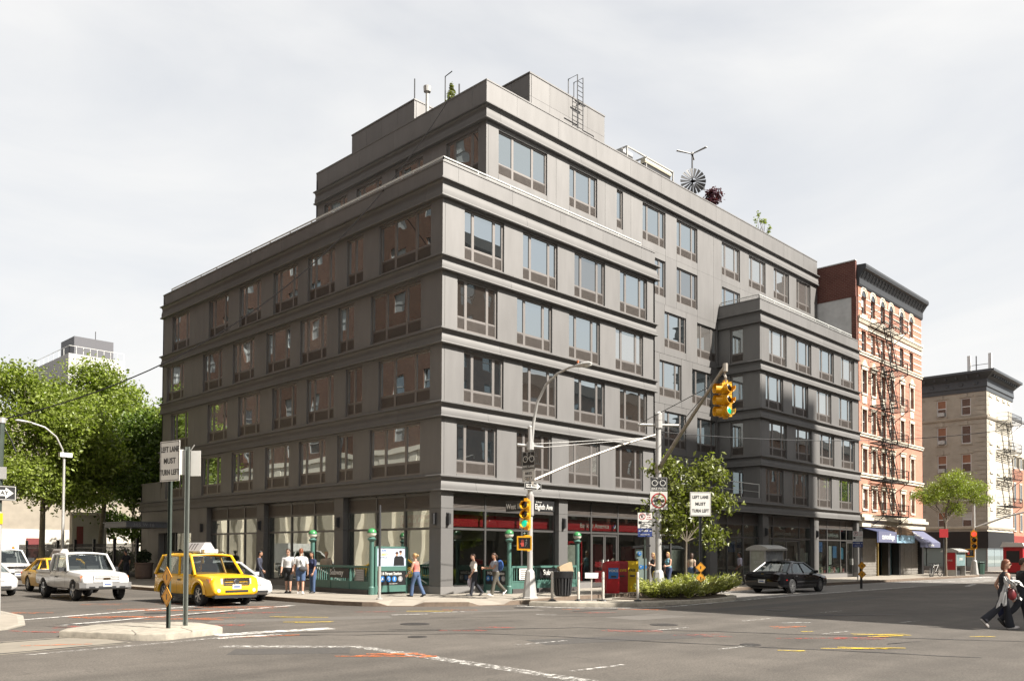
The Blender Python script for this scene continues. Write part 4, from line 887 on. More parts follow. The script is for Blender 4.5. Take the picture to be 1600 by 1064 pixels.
# ================================================================== beige corner building past the next street
BRK_B = brick_mat('brick_buff', (0.47, 0.425, 0.35), (0.51, 0.46, 0.385), (0.38, 0.345, 0.29), 0.3, 0.12)
CREAM_ST = mat('cream_stone', (0.62, 0.57, 0.47), 0.85, var=0.12, scale=2); CORN_G = mat('cornice_slate', (0.075, 0.085, 0.095), 0.55, var=0.15)
BEI = thing('beige_brick_building', 'five-storey beige brick corner building with slate cornice and antennas on its roof', 'building', (0, 0, 0)); BXc = 77.4; BYd = 16; BXe = 87.2
MB().box(BXc + 0.3, BXe, 0.3, BYd, 4.3, 20.5).build('wall', BRK_B, BEI)
bz = [(17.05, 18.95), (13.95, 15.95), (10.8, 12.8), (7.7, 9.6), (4.75, 6.5)]
lw = [(1.5, 2.5), (4.0, 5.0), (6.6, 7.6), (9.2, 10.2), (11.8, 12.8)]; rw = [(78.6, 79.4), (81.3, 82.1), (83.6, 84.4), (85.6, 86.3)]
zc = 4.3
for z0, z1 in bz[::-1]:
    FW = lambda *q: MB().box(*q).build('front_wall', BRK_B, BEI)
    FW(BXc, BXc + 0.297, 0, BYd, zc, z0); FW(BXc + 0.298, BXe, 0, 0.297, zc, z0); cur = 0.0
    for a, b in lw: FW(BXc, BXc + 0.297, cur, a, z0 + 0.003, z1); cur = b
    FW(BXc, BXc + 0.297, cur, BYd, z0 + 0.003, z1); cur = BXc + 0.3
    for a, b in rw: FW(cur, a, 0, 0.297, z0 + 0.003, z1); cur = b
    FW(cur, BXe, 0, 0.297, z0 + 0.003, z1); zc = z1 + 0.003
    for a, b in lw:
        f = MB(); x0, x1 = BXc + 0.08, BXc + 0.2; f.box(x0, x1, a, a + 0.09, z0, z1); f.box(x0, x1, b - 0.09, b, z0, z1); f.box(x0, x1, a + 0.09, b - 0.09, z1 - 0.09, z1); f.box(x0, x1, a + 0.09, b - 0.09, z0, z0 + 0.09); zm = (z0 + z1) / 2; f.box(x0 + 0.01, x1 - 0.01, a + 0.09, b - 0.09, zm - 0.05, zm + 0.05)
        w = f.build('window', WHITE, BEI); MB().box(BXc + 0.13, BXc + 0.15, a + 0.09, b - 0.09, zm + 0.05, z1 - 0.09).build('pane', (GL_T, SHADE, mat('window_curtain', (0.35, 0.17, 0.10), 0.8))[R.randrange(3)], w); MB().box(BXc + 0.15, BXc + 0.17, a + 0.09, b - 0.09, z0 + 0.09, zm - 0.05).build('pane', GL_T, w)
        mb = MB(); mb.box(BXc - 0.1, BXc + 0.07, a - 0.12, b + 0.12, z0 - 0.15, z0 - 0.004); c = (a + b) / 2; mb.box(BXc - 0.06, BXc + 0.002, a - 0.25, b + 0.25, z1 + 0.08, z1 + 0.2); mb.box(BXc - 0.1, BXc + 0.002, c - 0.15, c + 0.15, z1 + 0.05, z1 + 0.5); mb.build('window_trim', BRK_B, BEI)
        if R.random() < 0.25: MB().box(BXc - 0.35, BXc + 0.15, a + 0.15, b - 0.15, z0 + 0.09, z0 + 0.5).build('air_conditioner', SASH_G, BEI)
    for a, b in rw:
        f = MB(); f.box(a, a + 0.08, 0.08, 0.2, z0, z1); f.box(b - 0.08, b, 0.08, 0.2, z0, z1); f.box(a + 0.08, b - 0.08, 0.08, 0.2, z1 - 0.08, z1); f.box(a + 0.08, b - 0.08, 0.08, 0.2, z0, z0 + 0.08); zm = (z0 + z1) / 2; f.box(a + 0.08, b - 0.08, 0.09, 0.19, zm - 0.04, zm + 0.04)
        w = f.build('window', WHITE, BEI); MB().box(a + 0.08, b - 0.08, 0.13, 0.15, zm + 0.04, z1 - 0.08).build('pane', GL_T, w); MB().box(a + 0.08, b - 0.08, 0.15, 0.17, z0 + 0.08, zm - 0.04).build('pane', GL_T, w)
        mb = MB(); mb.box(a - 0.15, b + 0.15, -0.12, 0.07, z0 - 0.18, z0 - 0.004); mb.box(a - 0.12, b + 0.12, -0.1, 0.002, z1 + 0.05, z1 + 0.4); mb.build('window_trim', CREAM_ST, BEI)
mb = MB(); mb.box(BXc, BXc + 0.297, 0, BYd, zc, 20.4); mb.box(BXc + 0.297, BXe, 0, 0.297, zc, 20.4); mb.build('front_wall', BRK_B, BEI)
for k in range(30):
    z = 4.5 + k * 0.5; mb = MB(); L_ = 1.1 if k % 2 else 0.75
    mb.box(BXc - 0.05, BXc + 0.002, -0.05, L_, z, z + 0.44); mb.box(BXc - 0.05, BXc + L_, -0.05, 0.002, z + 0.002, z + 0.438); mb.build('quoin', BRK_B, BEI)
mb = MB(); mb.box(BXc + 0.01, BXe, -0.02, 0.0, 4.3, 19.8); mb.build('stone_facing', CREAM_ST, BEI)
cor = [(-0.02, 19.5), (0.08, 19.5), (0.1, 19.9), (0.2, 20.0), (0.15, 20.8), (0.35, 20.95), (0.9, 21.35), (1.1, 21.4), (1.1, 21.65), (-0.3, 21.7), (-0.3, 19.5)]
sweep([(BXc, BYd), (BXc, 0), (BXe + 0.3, 0)], cor, 0.0, 'cornice', CORN_G, parent=BEI)
for z in (16.55, 4.6): sweep([(BXc, BYd), (BXc, 0), (BXe, 0)], [(-0.02, 0), (0.12, 0), (0.2, 0.18), (0.2, 0.3), (-0.02, 0.3)], z, 'belt_course', BRK_B if z > 5 else CREAM_ST, parent=BEI)
for k in range(14): MB().box(BXc - 0.75, BXc - 0.2, 0.5 + k * 1.1, 0.68 + k * 1.1, 21.0, 21.3).build('cornice_bracket', CORN_G, BEI)
for k in range(12): MB().box(BXc + 0.3 + k * 0.8, BXc + 0.55 + k * 0.8, -0.75, -0.2, 21.0, 21.3).build('cornice_bracket', CORN_G, BEI)
for k in range(10): disc_mb = MB(); c = 0.9 + k * 1.5; disc_mb.lathe([(0.22, -0.21), (0.15, -0.26)], (BXc, c, 20.4), 10, axis='x'); disc_mb.build('rosette', CORN_G, BEI)
# shopfront: black fascia over pale glass
mb = MB(); mb.box(BXc - 0.12, BXc + 0.2, -0.12, BYd, 2.5, 4.3); mb.box(BXc + 0.2, BXe, -0.12, 0.2, 2.5, 4.3); mb.build('shop_fascia', BLACK, BEI)
PALE_G = glass_mat('pale_shop_glass', 0.22, tint=(0.22, 0.27, 0.27))
for a, b in ((0.15, 2.1), (2.2, 4.1), (4.2, 6.2), (6.3, 9)): MB().box(BXc + 0.05, BXc + 0.08, a, b, 0.5, 2.5).build('shop_pane', PALE_G, BEI)
for a, b in ((77.6, 80), (80.1, 82.5), (82.6, 86.8)): MB().box(a, b, 0.05, 0.08, 0.5, 2.5).build('shop_pane', PALE_G, BEI)
mb = MB(); mb.box(BXc, BXc + 0.2, 0, BYd, 0, 0.5); mb.box(BXc + 0.2, BXe, 0, 0.2, 0, 0.5); mb.box(BXc, BXc + 0.15, 0, 0.14, 0.5, 2.5); mb.build('shop_base', BASE_ST, BEI); MB().box(BXc + 0.6, BXe, 0.6, BYd, 0, 4.3).build('base_wall', INT_D, BEI)
# roof gear
an = thing('rooftop_antennas', 'white panel antennas on a mast on top of the beige building', 'antenna', (0, 0, 0)); mb = MB(); mb.tube([(78.4, 1.2, 20.5), (78.4, 1.2, 23.6)], 0.06, 6); mb.bar((78.4, -0.2, 22.6), (78.4, 1.9, 22.6), 0.05); mb.bar((78.4, -0.2, 21.9), (78.4, 1.9, 21.9), 0.05); mb.bar((78.4, 1.2, 21.8), (78.4, 2.9, 20.6), 0.05); mb.build('mast', METAL_D, an)
for y in (-0.2, 1.9): MB().box(78.2, 78.6, y - 0.16, y + 0.16, 21.6, 23.7).build('panel_antenna', WHITE, an)
for i, (y, w_, h_) in enumerate(((3.6, 0.8, 1.0), (4.6, 0.9, 0.9), (6.4, 1.0, 1.2))):
    rb = thing('rooftop_unit', ('small', 'slatted', 'tall white')[i] + ' cooling unit on the roof of the beige building', 'roof unit', (79, y, 20.6)); MB().box(-0.4, 0.4, -w_ / 2, w_ / 2, 0.0, h_ + 0.3).build('casing', SASH_G if i < 2 else WHITE, rb); MB().box(-0.42, -0.402, -w_ / 2 + 0.08, w_ / 2 - 0.08, 0.4, h_ + 0.2).build('vent_grille', GRILLE, rb)
fe = thing('fire_escape', 'pale lit fire escape on the avenue front of the beige building', 'fire escape', (0, 0, 0)); 
for i, z in enumerate((16.6, 13.4, 10.3, 7.2)):
    balcony(fe, 81, 86.4, -1.2, -0.05, z, 0.9)
    if i < 3:
        mb = MB()
        for y in (-0.9, -0.5): mb.bar((83, y, z), (84.6, y, z - 3.1), 0.05, 0.08)
        for k in range(9): t = (k + 0.5) / 9; mb.box(83 + 1.6 * t - 0.1, 83 + 1.6 * t + 0.1, -0.9, -0.5, z - 3.1 * t, z - 3.1 * t + 0.03)
        mb.build('stair_flight', IRON, fe)
# houses beyond it
hs = thing('brick_row_house', 'small red brick row house with dormers past the beige building', 'building', (0, 0, 0)); MB().box(87.4, 105, 0.3, 14, 0, 12.0).build('wall', BRK_R, hs)
MB().prism([(0.3, 12.0), (14, 12.0), (10, 14.4), (2.0, 14.4)], lambda u, v, q: (q, u, v), 87.4, 105).build('roof', mat('roof_slate', (0.16, 0.15, 0.15), 0.8), hs)
for x in (88.6, 91.2, 93.8):
    d = MB(); d.box(x, x + 1.1, 0.2, 2.4, 11.9, 13.4); d.prism([(x - 0.15, 13.4), (x + 1.25, 13.4), (x + 0.55, 14.1)], lambda u, v, q: (u, q, v), 0.05, 2.6); dd = d.build('dormer', CREAM_ST, hs); MB().box(x + 0.25, x + 0.85, 0.17, 0.2, 12.1, 13.2).build('pane', GL_T, dd)
    for z in (4.6, 8.2):
        w = MB().box(x, x + 1.0, 0.2, 0.32, z - 0.1, z + 2.1).build('window', CREAM_ST, hs); MB().box(x + 0.12, x + 0.88, 0.18, 0.2, z + 0.05, z + 1.95).build('pane', GL_T, w)
MB().box(87.4, 105, 0.1, 0.35, 0, 4.0).build('shopfront', mat('shop_red', (0.30, 0.05, 0.04), 0.6), hs)
gb = thing('grey_building', 'plain grey rendered building rising behind the row house', 'building', (0, 0, 0)); MB().box(92, 130, 3, 24, 0, 19.2).build('wall', STUCCO, gb); MB().box(91.9, 130.1, 2.9, 24.1, 19.2, 19.5).build('coping', mat('coping_dark', (0.2, 0.2, 0.2), 0.8), gb)
fb = thing('far_building', 'far pale building closing the avenue on the right', 'building', (0, 0, 0)); MB().box(131, 200, 0.5, 20, 0, 17).build('wall', BRK_B, fb)
for k in range(8):
    for z in (5, 8.5, 12): MB().box(133 + k * 4, 134.3 + k * 4, 0.45, 0.5, z, z + 2).build('window', GL_T, fb)

# ================================================================== left background: garden wall, white tower
WB = thing('stucco_church_hall', 'sunlit cream stucco hall behind the plane trees', 'building', (0, 0, 0)); CRW = mat('cream_stucco', (0.34, 0.30, 0.24), 0.9, var=0.14, scale=1.2, big=0.1); WHW = mat('whitewash', (0.62, 0.58, 0.5), 0.9, var=0.08, scale=2)
MB().box(-7.5, 16, 62, 80, 3.9, 14.0).build('wall', CRW, WB); MB().box(-7.5, 16, 61.9, 80, 0, 3.88).build('base_wall', WHW, WB); MB().box(-7.7, 16.2, 61.8, 80.2, 14.0, 14.35).build('coping', STUCCO, WB)
for x in (-4, 0.5, 5, 9.5): 
    w = MB().box(x, x + 1.6, 61.93, 62.0, 7.0, 10.6).build('window', CREAM_ST, WB); MB().box(x + 0.15, x + 1.45, 61.9, 61.93, 7.15, 10.45).build('pane', GL_T, w)
MB().box(1.6, 2.8, 61.85, 61.9, 0.0, 3.0).build('door', mat('door_maroon', (0.18, 0.03, 0.03), 0.6), WB)
gp = thing('white_gate_pier', 'tall white painted gate pier by the garden fence', 'pier', (0, 0, 0)); MB().box(0.4, 3.1, 46, 46.6, 0, 4.7).build('pier', WHW, gp); MB().box(0.3, 3.2, 45.9, 46.7, 4.7, 4.95).build('cap', CREAM_ST, gp); MB().box(0.75, 1.25, 45.96, 45.998, 2.0, 3.8).build('notice_board', mat('notice_maroon', (0.25, 0.06, 0.05), 0.6), gp)
wt = thing('white_tower_block', 'distant white apartment block with dark rooftop box and railing', 'building', (0, 0, 0)); WT = mat('white_brick', (0.46, 0.455, 0.445), 0.8, var=0.05, scale=2)
MB().box(17.5, 25.2, 100.3, 118, 0, 29.6).build('wall', WT, wt); MB().box(18.6, 24.0, 101.5, 107, 29.6, 32.4).build('rooftop_box', mat('dark_cladding', (0.10, 0.10, 0.11), 0.6), wt); MB().tube([(22, 103, 32.3), (22, 103, 33.9)], 0.06, 5).build('mast', METAL_D, wt)
mb = MB()
for a, b in (((17.6, 118), (17.6, 100.4)), ((17.6, 100.4), (25.1, 100.4))):
    A = Vector((*a, 30.7)); B_ = Vector((*b, 30.7)); mb.bar(A, B_, 0.06)
    for k in range(9): p = A.lerp(B_, k / 8); mb.bar(p, p - Vector((0, 0, 1.1)), 0.05)
mb.build('roof_railing', RAIL, wt)
for k in range(7): MB().box(17.42, 17.5, 101.5 + k * 2.4, 102.9 + k * 2.4, 24.5, 26.2).build('window', GL_T, wt)
gl = thing('grey_block', 'distant grey block with a round vent at the left edge', 'building', (0, 0, 0)); MB().box(-2, 9.5, 112, 130, 0, 30).build('wall', MATS['dark_cladding'], gl); MB().box(-2.2, 9.7, 111.8, 130, 30, 30.7).build('coping', STUCCO, gl); MB().lathe([(0.5, 30.7), (0.5, 32.2), (0.9, 32.4), (0.9, 33.2), (0.4, 33.6)], (4.5, 115, 0), 12).build('vent', SASH_G, gl)
bt = thing('beige_block', 'pale tan building far behind the trees', 'building', (0, 0, 0)); MB().box(-22, 3, 96, 110, 0, 22).build('wall', CRW, bt)
for k in range(6):
    for z in (5, 9, 13, 17): MB().box(-20 + k * 4, -18.6 + k * 4, 95.95, 96.0, z, z + 2).build('window', GL_T, bt)
# iron fence along the garden
FN = thing('iron_fence', 'black spiked iron fence along the garden by the entrance', 'fence', (0, 0, 0)); mb = MB()
for z in (0.3, 2.05): mb.bar((-0.1, 31.6, z), (-0.1, 60, z), 0.06)
mb.build('rail', IRON, FN)
pk = MB().box(-0.02, 0.02, -0.02, 0.02, 0, 2.35).mesh('picket', IRON)
for k in range(140): obj('picket', pk, FN, (-0.1, 31.7 + k * 0.2, 0.0))
pk = MB().box(-0.09, 0.09, -0.09, 0.09, 0, 2.7).mesh('post', IRON)
for k in range(8): obj('post', pk, FN, (-0.1, 31.75 + k * 4, 0.0))
struct(MB().box(0.1, 40, 31.6, 61.8, -0.1, 0.06).build('garden_ground', mat('garden_earth', (0.07, 0.06, 0.04), 0.95, var=0.3)))
# ================================================================== vegetation
def leaf_mat(name, c, var=0.35, trans=0.35):
    m = bpy.data.materials.new(name); m.use_nodes = True; N = m.node_tree.nodes; L = m.node_tree.links; N.clear(); MATS[name] = m
    out = N.new('ShaderNodeOutputMaterial'); d = N.new('ShaderNodeBsdfPrincipled'); t = N.new('ShaderNodeBsdfTranslucent'); mx = N.new('ShaderNodeMixShader'); mx.inputs[0].default_value = trans
    d.inputs['Roughness'].default_value = 0.42; d.inputs['Specular IOR Level'].default_value = 0.5
    ge = N.new('ShaderNodeNewGeometry'); mr = N.new('ShaderNodeMapRange'); mr.inputs['To Min'].default_value = 1 - var; mr.inputs['To Max'].default_value = 1 + var; L.new(ge.outputs['Random Per Island'], mr.inputs['Value'])
    sc = N.new('ShaderNodeVectorMath'); sc.operation = 'SCALE'; sc.inputs[0].default_value = c; L.new(mr.outputs[0], sc.inputs['Scale']); L.new(sc.outputs[0], d.inputs['Base Color'])
    s2 = N.new('ShaderNodeVectorMath'); s2.operation = 'MULTIPLY'; s2.inputs[1].default_value = (1.3, 1.5, 0.6); L.new(sc.outputs[0], s2.inputs[0]); L.new(s2.outputs[0], t.inputs['Color'])
    L.new(d.outputs[0], mx.inputs[1]); L.new(t.outputs[0], mx.inputs[2]); L.new(mx.outputs[0], out.inputs['Surface']); return m
BARK = mat('bark', (0.14, 0.115, 0.085), 0.9, var=0.35, scale=5, bump=0.5, stretch=(1, 1, 0.25)); BARK_P = mat('bark_plane', (0.20, 0.175, 0.13), 0.9, var=0.4, scale=4, bump=0.3)
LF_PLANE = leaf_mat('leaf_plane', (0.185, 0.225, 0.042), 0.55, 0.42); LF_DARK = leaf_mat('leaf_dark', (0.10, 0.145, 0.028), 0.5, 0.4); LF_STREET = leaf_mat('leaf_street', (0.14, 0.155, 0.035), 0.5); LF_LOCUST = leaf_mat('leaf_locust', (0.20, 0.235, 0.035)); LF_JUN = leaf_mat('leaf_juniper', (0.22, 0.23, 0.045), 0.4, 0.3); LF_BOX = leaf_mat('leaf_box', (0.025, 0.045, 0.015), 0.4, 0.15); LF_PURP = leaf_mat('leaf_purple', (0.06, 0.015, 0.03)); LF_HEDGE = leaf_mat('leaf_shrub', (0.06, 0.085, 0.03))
def leaves(name, blobs, n, size, mt, parent, seed=1, shell=0.55, flat=0.35, clump=0.0, aspect=0.62, droop=0.0):
    """leaf-sized faces through the volume of several uneven blobs; blobs = (centre, (rx, ry, rz), weight)"""
    r = random.Random(seed); V = []; F = []; tot = sum(b[2] for b in blobs); cl = None; left = 0
    for c, rr, w in blobs:
        for i in range(int(n * w / tot)):
            if clump and left > 0:
                p = cl + Vector((r.gauss(0, clump), r.gauss(0, clump), r.gauss(0, clump * 0.7))); left -= 1
            else:
                d = Vector((r.gauss(0, 1), r.gauss(0, 1), r.gauss(0, 1))).normalized(); k = 1 - (1 - shell) * r.random() ** 1.3 if r.random() < 0.75 else r.random() ** 0.5
                lump = 0.8 + 0.42 * mnoise.noise(d * 2.3 + Vector((seed * 3.1, c[0], c[1])))
                p = Vector((c[0] + d.x * rr[0] * k * lump, c[1] + d.y * rr[1] * k * lump, c[2] + d.z * rr[2] * k * lump))
                if clump: cl = p; left = r.randint(8, 22)
            nrm = Vector((r.gauss(0, 1), r.gauss(0, 1), r.gauss(0, 1) + flat * 2)).normalized(); a = nrm.orthogonal().normalized(); a.rotate(Matrix.Rotation(r.random() * 6.283, 3, nrm)); b = nrm.cross(a)
            s = size * r.uniform(0.6, 1.35); q = len(V); fold = nrm * s * 0.12
            V += [tuple(p - a * s * 0.5), tuple(p + b * s * aspect * 0.5 + fold), tuple(p + a * s * 0.5 - Vector((0, 0, droop * s))), tuple(p - b * s * aspect * 0.5 + fold)]; F.append((q, q + 1, q + 2, q + 3))
    me = bpy.data.meshes.new(name); me.from_pydata(V, [], F); me.materials.append(mt); o = obj(name, me, parent); return o
def limb(mb, a, b, ra, rb, j=0.1, n=6, seed=0):
    r = random.Random(seed); a = Vector(a); b = Vector(b); L_ = (b - a).length; pts = []; rs = []
    for i in range(n + 1):
        t = i / n; p = a.lerp(b, t) + Vector((r.uniform(-j, j), r.uniform(-j, j), r.uniform(-j, j) + math.sin(t * math.pi) * L_ * 0.06)) * (1 if 0 < i < n else 0) * L_ * 0.5
        pts.append(p); rs.append(ra + (rb - ra) * t)
    mb.tube(pts, rs, 7)
def tree(name, label, loc, trunk_h, r0, blobs, n, size, lm, bark=BARK, seed=1, group=None, clump=0.0, lean=(0, 0), **kw):
    t = thing(name, label, 'tree', loc, group=group); mb = MB(); r = random.Random(seed); topp = Vector((lean[0], lean[1], trunk_h))
    pts = [Vector((0, 0, -0.1)), Vector((lean[0] * 0.2 + r.uniform(-.05, .05), lean[1] * 0.2, trunk_h * 0.3)), Vector((lean[0] * 0.6, lean[1] * 0.6 + r.uniform(-.05, .05), trunk_h * 0.65)), topp]
    mb.tube(pts, [r0 * 1.35, r0, r0 * 0.9, r0 * 0.8], 9)
    for i, (c, rr, w) in enumerate(blobs):
        cc = Vector(c); st = topp if cc.z > trunk_h else topp * 0.8; limb(mb, st, cc, r0 * 0.5, r0 * 0.14, 0.1, 6, seed + i)
        for k in range(3):
            d = Vector((r.uniform(-1, 1) * rr[0], r.uniform(-1, 1) * rr[1], r.uniform(-0.3, 0.9) * rr[2])) * 0.75; s = st.lerp(cc, r.uniform(0.4, 0.9)); limb(mb, s, cc + d, r0 * 0.2, r0 * 0.05, 0.1, 5, seed + i * 7 + k)
    mb.build('trunk', bark, t, smooth=50); leaves('crown', blobs, n, size, lm, t, seed, clump=clump, **kw); return t
# two plane trees on the left pavement, a dark tree in the garden behind them
tree('plane_tree', 'large sunlit plane tree on the far left pavement with pale mottled trunk', (-4.2, 38.0, 0), 5.6, 0.2,
     [((0, 0, 11.0), (4.0, 4.0, 3.2), 3), ((-3.4, 1.0, 8.6), (3.4, 3.4, 2.8), 2.2), ((2.4, -2.0, 8.6), (3.2, 3.0, 2.6), 2.2), ((-2.0, -3.0, 6.6), (3.0, 2.8, 1.9), 1.6), ((1.0, 2.8, 12.6), (2.8, 3.0, 2.2), 1.6), ((-4.4, 3.8, 11.4), (3.0, 3.0, 2.5), 1.6), ((0.8, -3.6, 10.2), (2.6, 2.6, 2.2), 1.4), ((-2.0, 0.5, 13.6), (2.4, 2.4, 1.8), 1.1), ((1.4, -2.6, 5.6), (2.2, 2.0, 1.2), 0.9)], 34000, 0.265, LF_PLANE, BARK_P, 3, clump=0.42, shell=0.35)
tree('plane_tree', 'tall plane tree rising beside the white gate pier, with sunlit yellow-green crown', (0.9, 41.5, 0), 6.0, 0.2,
     [((0, 0, 12.0), (3.8, 3.6, 3.4), 3), ((2.2, -1.6, 9.6), (3.0, 2.8, 2.8), 2), ((-2.6, -0.8, 9.4), (3.0, 2.8, 2.6), 2.2), ((1.6, 1.2, 14.0), (2.6, 2.4, 2.3), 1.6), ((-1.0, -3.2, 7.8), (3.0, 2.6, 2.1), 1.8), ((3.0, -1.2, 7.2), (2.4, 2.2, 1.6), 1.1), ((-1.2, -1.6, 15.0), (2.0, 2.0, 1.7), 0.9), ((-2.4, -3.0, 12.2), (2.4, 2.2, 2.0), 1.3), ((3.8, -2.4, 11.4), (2.4, 2.2, 2.4), 1.5), ((-3.4, -3.4, 6.2), (2.2, 2.0, 1.5), 1.0)], 38000, 0.26, LF_PLANE, BARK_P, 8, clump=0.42, lean=(0.3, -0.2), shell=0.35)
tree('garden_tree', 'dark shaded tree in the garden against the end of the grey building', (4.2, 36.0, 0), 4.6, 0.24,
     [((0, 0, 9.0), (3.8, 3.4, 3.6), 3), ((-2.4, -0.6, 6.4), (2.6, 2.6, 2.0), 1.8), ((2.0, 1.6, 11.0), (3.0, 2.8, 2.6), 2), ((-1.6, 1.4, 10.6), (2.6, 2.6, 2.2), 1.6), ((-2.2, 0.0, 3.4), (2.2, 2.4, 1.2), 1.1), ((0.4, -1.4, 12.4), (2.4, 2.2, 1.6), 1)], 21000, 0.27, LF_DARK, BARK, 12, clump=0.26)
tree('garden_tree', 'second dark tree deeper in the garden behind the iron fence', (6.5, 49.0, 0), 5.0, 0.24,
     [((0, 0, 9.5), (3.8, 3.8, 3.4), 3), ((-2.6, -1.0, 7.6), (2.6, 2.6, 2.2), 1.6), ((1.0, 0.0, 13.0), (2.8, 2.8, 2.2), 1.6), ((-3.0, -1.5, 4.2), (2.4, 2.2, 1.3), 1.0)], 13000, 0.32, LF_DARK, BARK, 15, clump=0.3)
for i, (x, y, s, lb) in enumerate(((1.6, 34, 1.0, 'low dark garden shrub behind the fence next to the entrance'), (1.4, 38.5, 1.2, 'rounded dark shrub behind the middle of the iron fence'), (1.5, 44, 1.1, 'dark shrub behind the far half of the iron fence'))):
    t = thing('garden_shrub', lb, 'shrub', (x, y, 0), group='garden shrubs'); mb = MB()
    for k in range(5): limb(mb, (0, 0, 0), (math.cos(k * 1.3) * 0.6, math.sin(k * 1.3) * 0.6, 1.1), 0.03, 0.01, 0.1, 4, k)
    mb.build('stem', BARK, t); leaves('foliage', [((0, 0, 0.9 * s), (1.3 * s, 1.4 * s, 0.9 * s), 1)], 2600, 0.2, LF_DARK, t, 40 + i, shell=0.3)
# young street tree in the planter
tree('street_tree', 'young leafy street tree growing in the planter beside the signal pole', (7.75, -7.25, 0), 2.3, 0.065,
     [((0.1, 0.2, 4.3), (1.7, 1.5, 1.15), 2.2), ((0.7, 0.3, 3.2), (1.7, 1.4, 0.9), 2), ((-0.5, 0.5, 5.4), (1.2, 1.1, 0.75), 1.2), ((1.1, -0.5, 5.3), (1.25, 1.0, 0.8), 1.3), ((-1.1, 0.3, 3.7), (1.0, 1.0, 0.8), 1.1), ((1.9, -0.6, 4.1), (0.9, 0.8, 0.65), 0.9), ((1.4, -0.4, 2.5), (1.0, 0.8, 0.5), 0.8), ((-0.7, 0.3, 2.8), (0.9, 0.8, 0.5), 0.6)], 5200, 0.22, LF_STREET, BARK, 21, clump=0.2, aspect=0.5, droop=0.15, shell=0.35)
tree('locust_tree', 'bright yellow-green spreading street tree in front of the beige building', (52.3, -3.7, 0), 4.4, 0.11,
     [((0.3, -0.3, 7.2), (2.6, 2.0, 1.0), 3), ((-1.9, 0.6, 6.6), (2.0, 1.8, 0.9), 2), ((2.4, -1.4, 7.3), (1.9, 1.5, 0.8), 1.7), ((-1.0, -1.0, 8.0), (1.7, 1.5, 0.8), 1.4), ((3.4, -1.8, 6.5), (1.5, 1.1, 0.6), 0.9), ((1.4, -0.3, 5.7), (1.4, 1.2, 0.6), 0.9)], 11000, 0.17, LF_LOCUST, BARK, 31, clump=0.22, aspect=0.4)
# junipers in the planter
jun = [(4.5, -8.2, 0.85), (4.9, -8.75, 0.85), (5.4, -8.5, 0.9), (7.3, -8.5, 1.1), (8.4, -8.2, 1.1), (9.0, -7.6, 0.95), (5.2, -7.6, 0.9), (6.3, -8.5, 0.95), (8.0, -7.5, 1.0)]
jl = ['at the left end of the planter, by the newspaper boxes', 'left front of the planter kerb', 'just left of the signal pole base', 'in front of the street tree trunk', 'at the right front of the planter', 'at the right tip of the planter', 'behind the left front shrubs', 'just right of the signal pole base', 'behind the shrubs at the right end']
for i, (x, y, s) in enumerate(jun):
    t = thing('juniper_shrub', 'spreading yellow-green juniper ' + jl[i], 'shrub', (x, y, 0.0), group='junipers in the planter'); mb = MB(); r = random.Random(60 + i); V = []; F = []
    for k in range(26):
        a = r.random() * 6.283; e = r.uniform(0.2, 1.2); tip = Vector((math.cos(a) * s * math.cos(e * 0.6), math.sin(a) * s * math.cos(e * 0.6), s * (0.25 + 0.55 * math.sin(e)))); limb(mb, (0, 0, 0.02), tip, 0.014, 0.005, 0.08, 3, k)
        for j in range(75):
            tt = r.uniform(0.35, 1.08); p = tip * tt + Vector((r.gauss(0, 0.07), r.gauss(0, 0.07), r.gauss(0, 0.05))); dd = (tip.normalized() + Vector((r.gauss(0, .5), r.gauss(0, .5), r.gauss(0.3, .4)))).normalized(); sd = dd.orthogonal().normalized() * 0.022; L_ = r.uniform(0.07, 0.15); q = len(V)
            V += [tuple(p - sd), tuple(p + sd), tuple(p + dd * L_ + sd * 0.5), tuple(p + dd * L_ - sd * 0.5)]; F.append((q, q + 1, q + 2, q + 3))
    mb.build('stem', BARK, t); me = bpy.data.meshes.new('foliage'); me.from_pydata(V, [], F); me.materials.append(LF_JUN); obj('foliage', me, t)
# potted box balls by the entrance
TERRA = mat('planter_clay', (0.20, 0.14, 0.11), 0.8, var=0.15)
for i, (y, lb) in enumerate(((29.0, 'left'), (24.6, 'right'))):
    t = thing('potted_topiary', 'clipped dark green ball in a clay tub %s of the street entrance' % lb, 'plant', (-0.75, y, 0), group='topiary tubs'); MB().lathe([(0.42, 0), (0.52, 0.1), (0.56, 0.95), (0.6, 0.97), (0.6, 1.05), (0.5, 1.05), (0.48, 0.9)], (0, 0, 0), 16).build('tub', TERRA, t, smooth=40); leaves('foliage', [((0, 0, 1.45), (0.55, 0.55, 0.5), 1)], 2200, 0.09, LF_BOX, t, 70 + i, shell=0.8)
# roof plants
t = thing('purple_shrub', 'purple-leaved shrub on the roof next to the windmill', 'shrub', (28.6, 4.0, 25.5)); mb = MB(); [limb(mb, (0, 0, 0), (math.cos(k) * 0.5, math.sin(k) * 0.4, 1.6), 0.04, 0.015, 0.1, 4, k) for k in range(6)]; mb.build('stem', BARK, t); leaves('foliage', [((0.1, 0, 1.6), (0.85, 0.8, 0.75), 2), ((-0.3, 0, 1.0), (0.6, 0.6, 0.5), 1)], 800, 0.22, LF_PURP, t, 80, shell=0.3)
t = thing('roof_sapling', 'thin sparse sapling on the roof near the red brick tenement', 'plant', (35.8, 4.0, 25.5)); mb = MB(); r = random.Random(5); tips = []
for k in range(9): tip = (r.uniform(-0.8, 0.8), r.uniform(-0.5, 0.5), r.uniform(1.0, 2.3)); tips.append(tip); limb(mb, (0, 0, 0), tip, 0.03, 0.01, 0.08, 4, k)
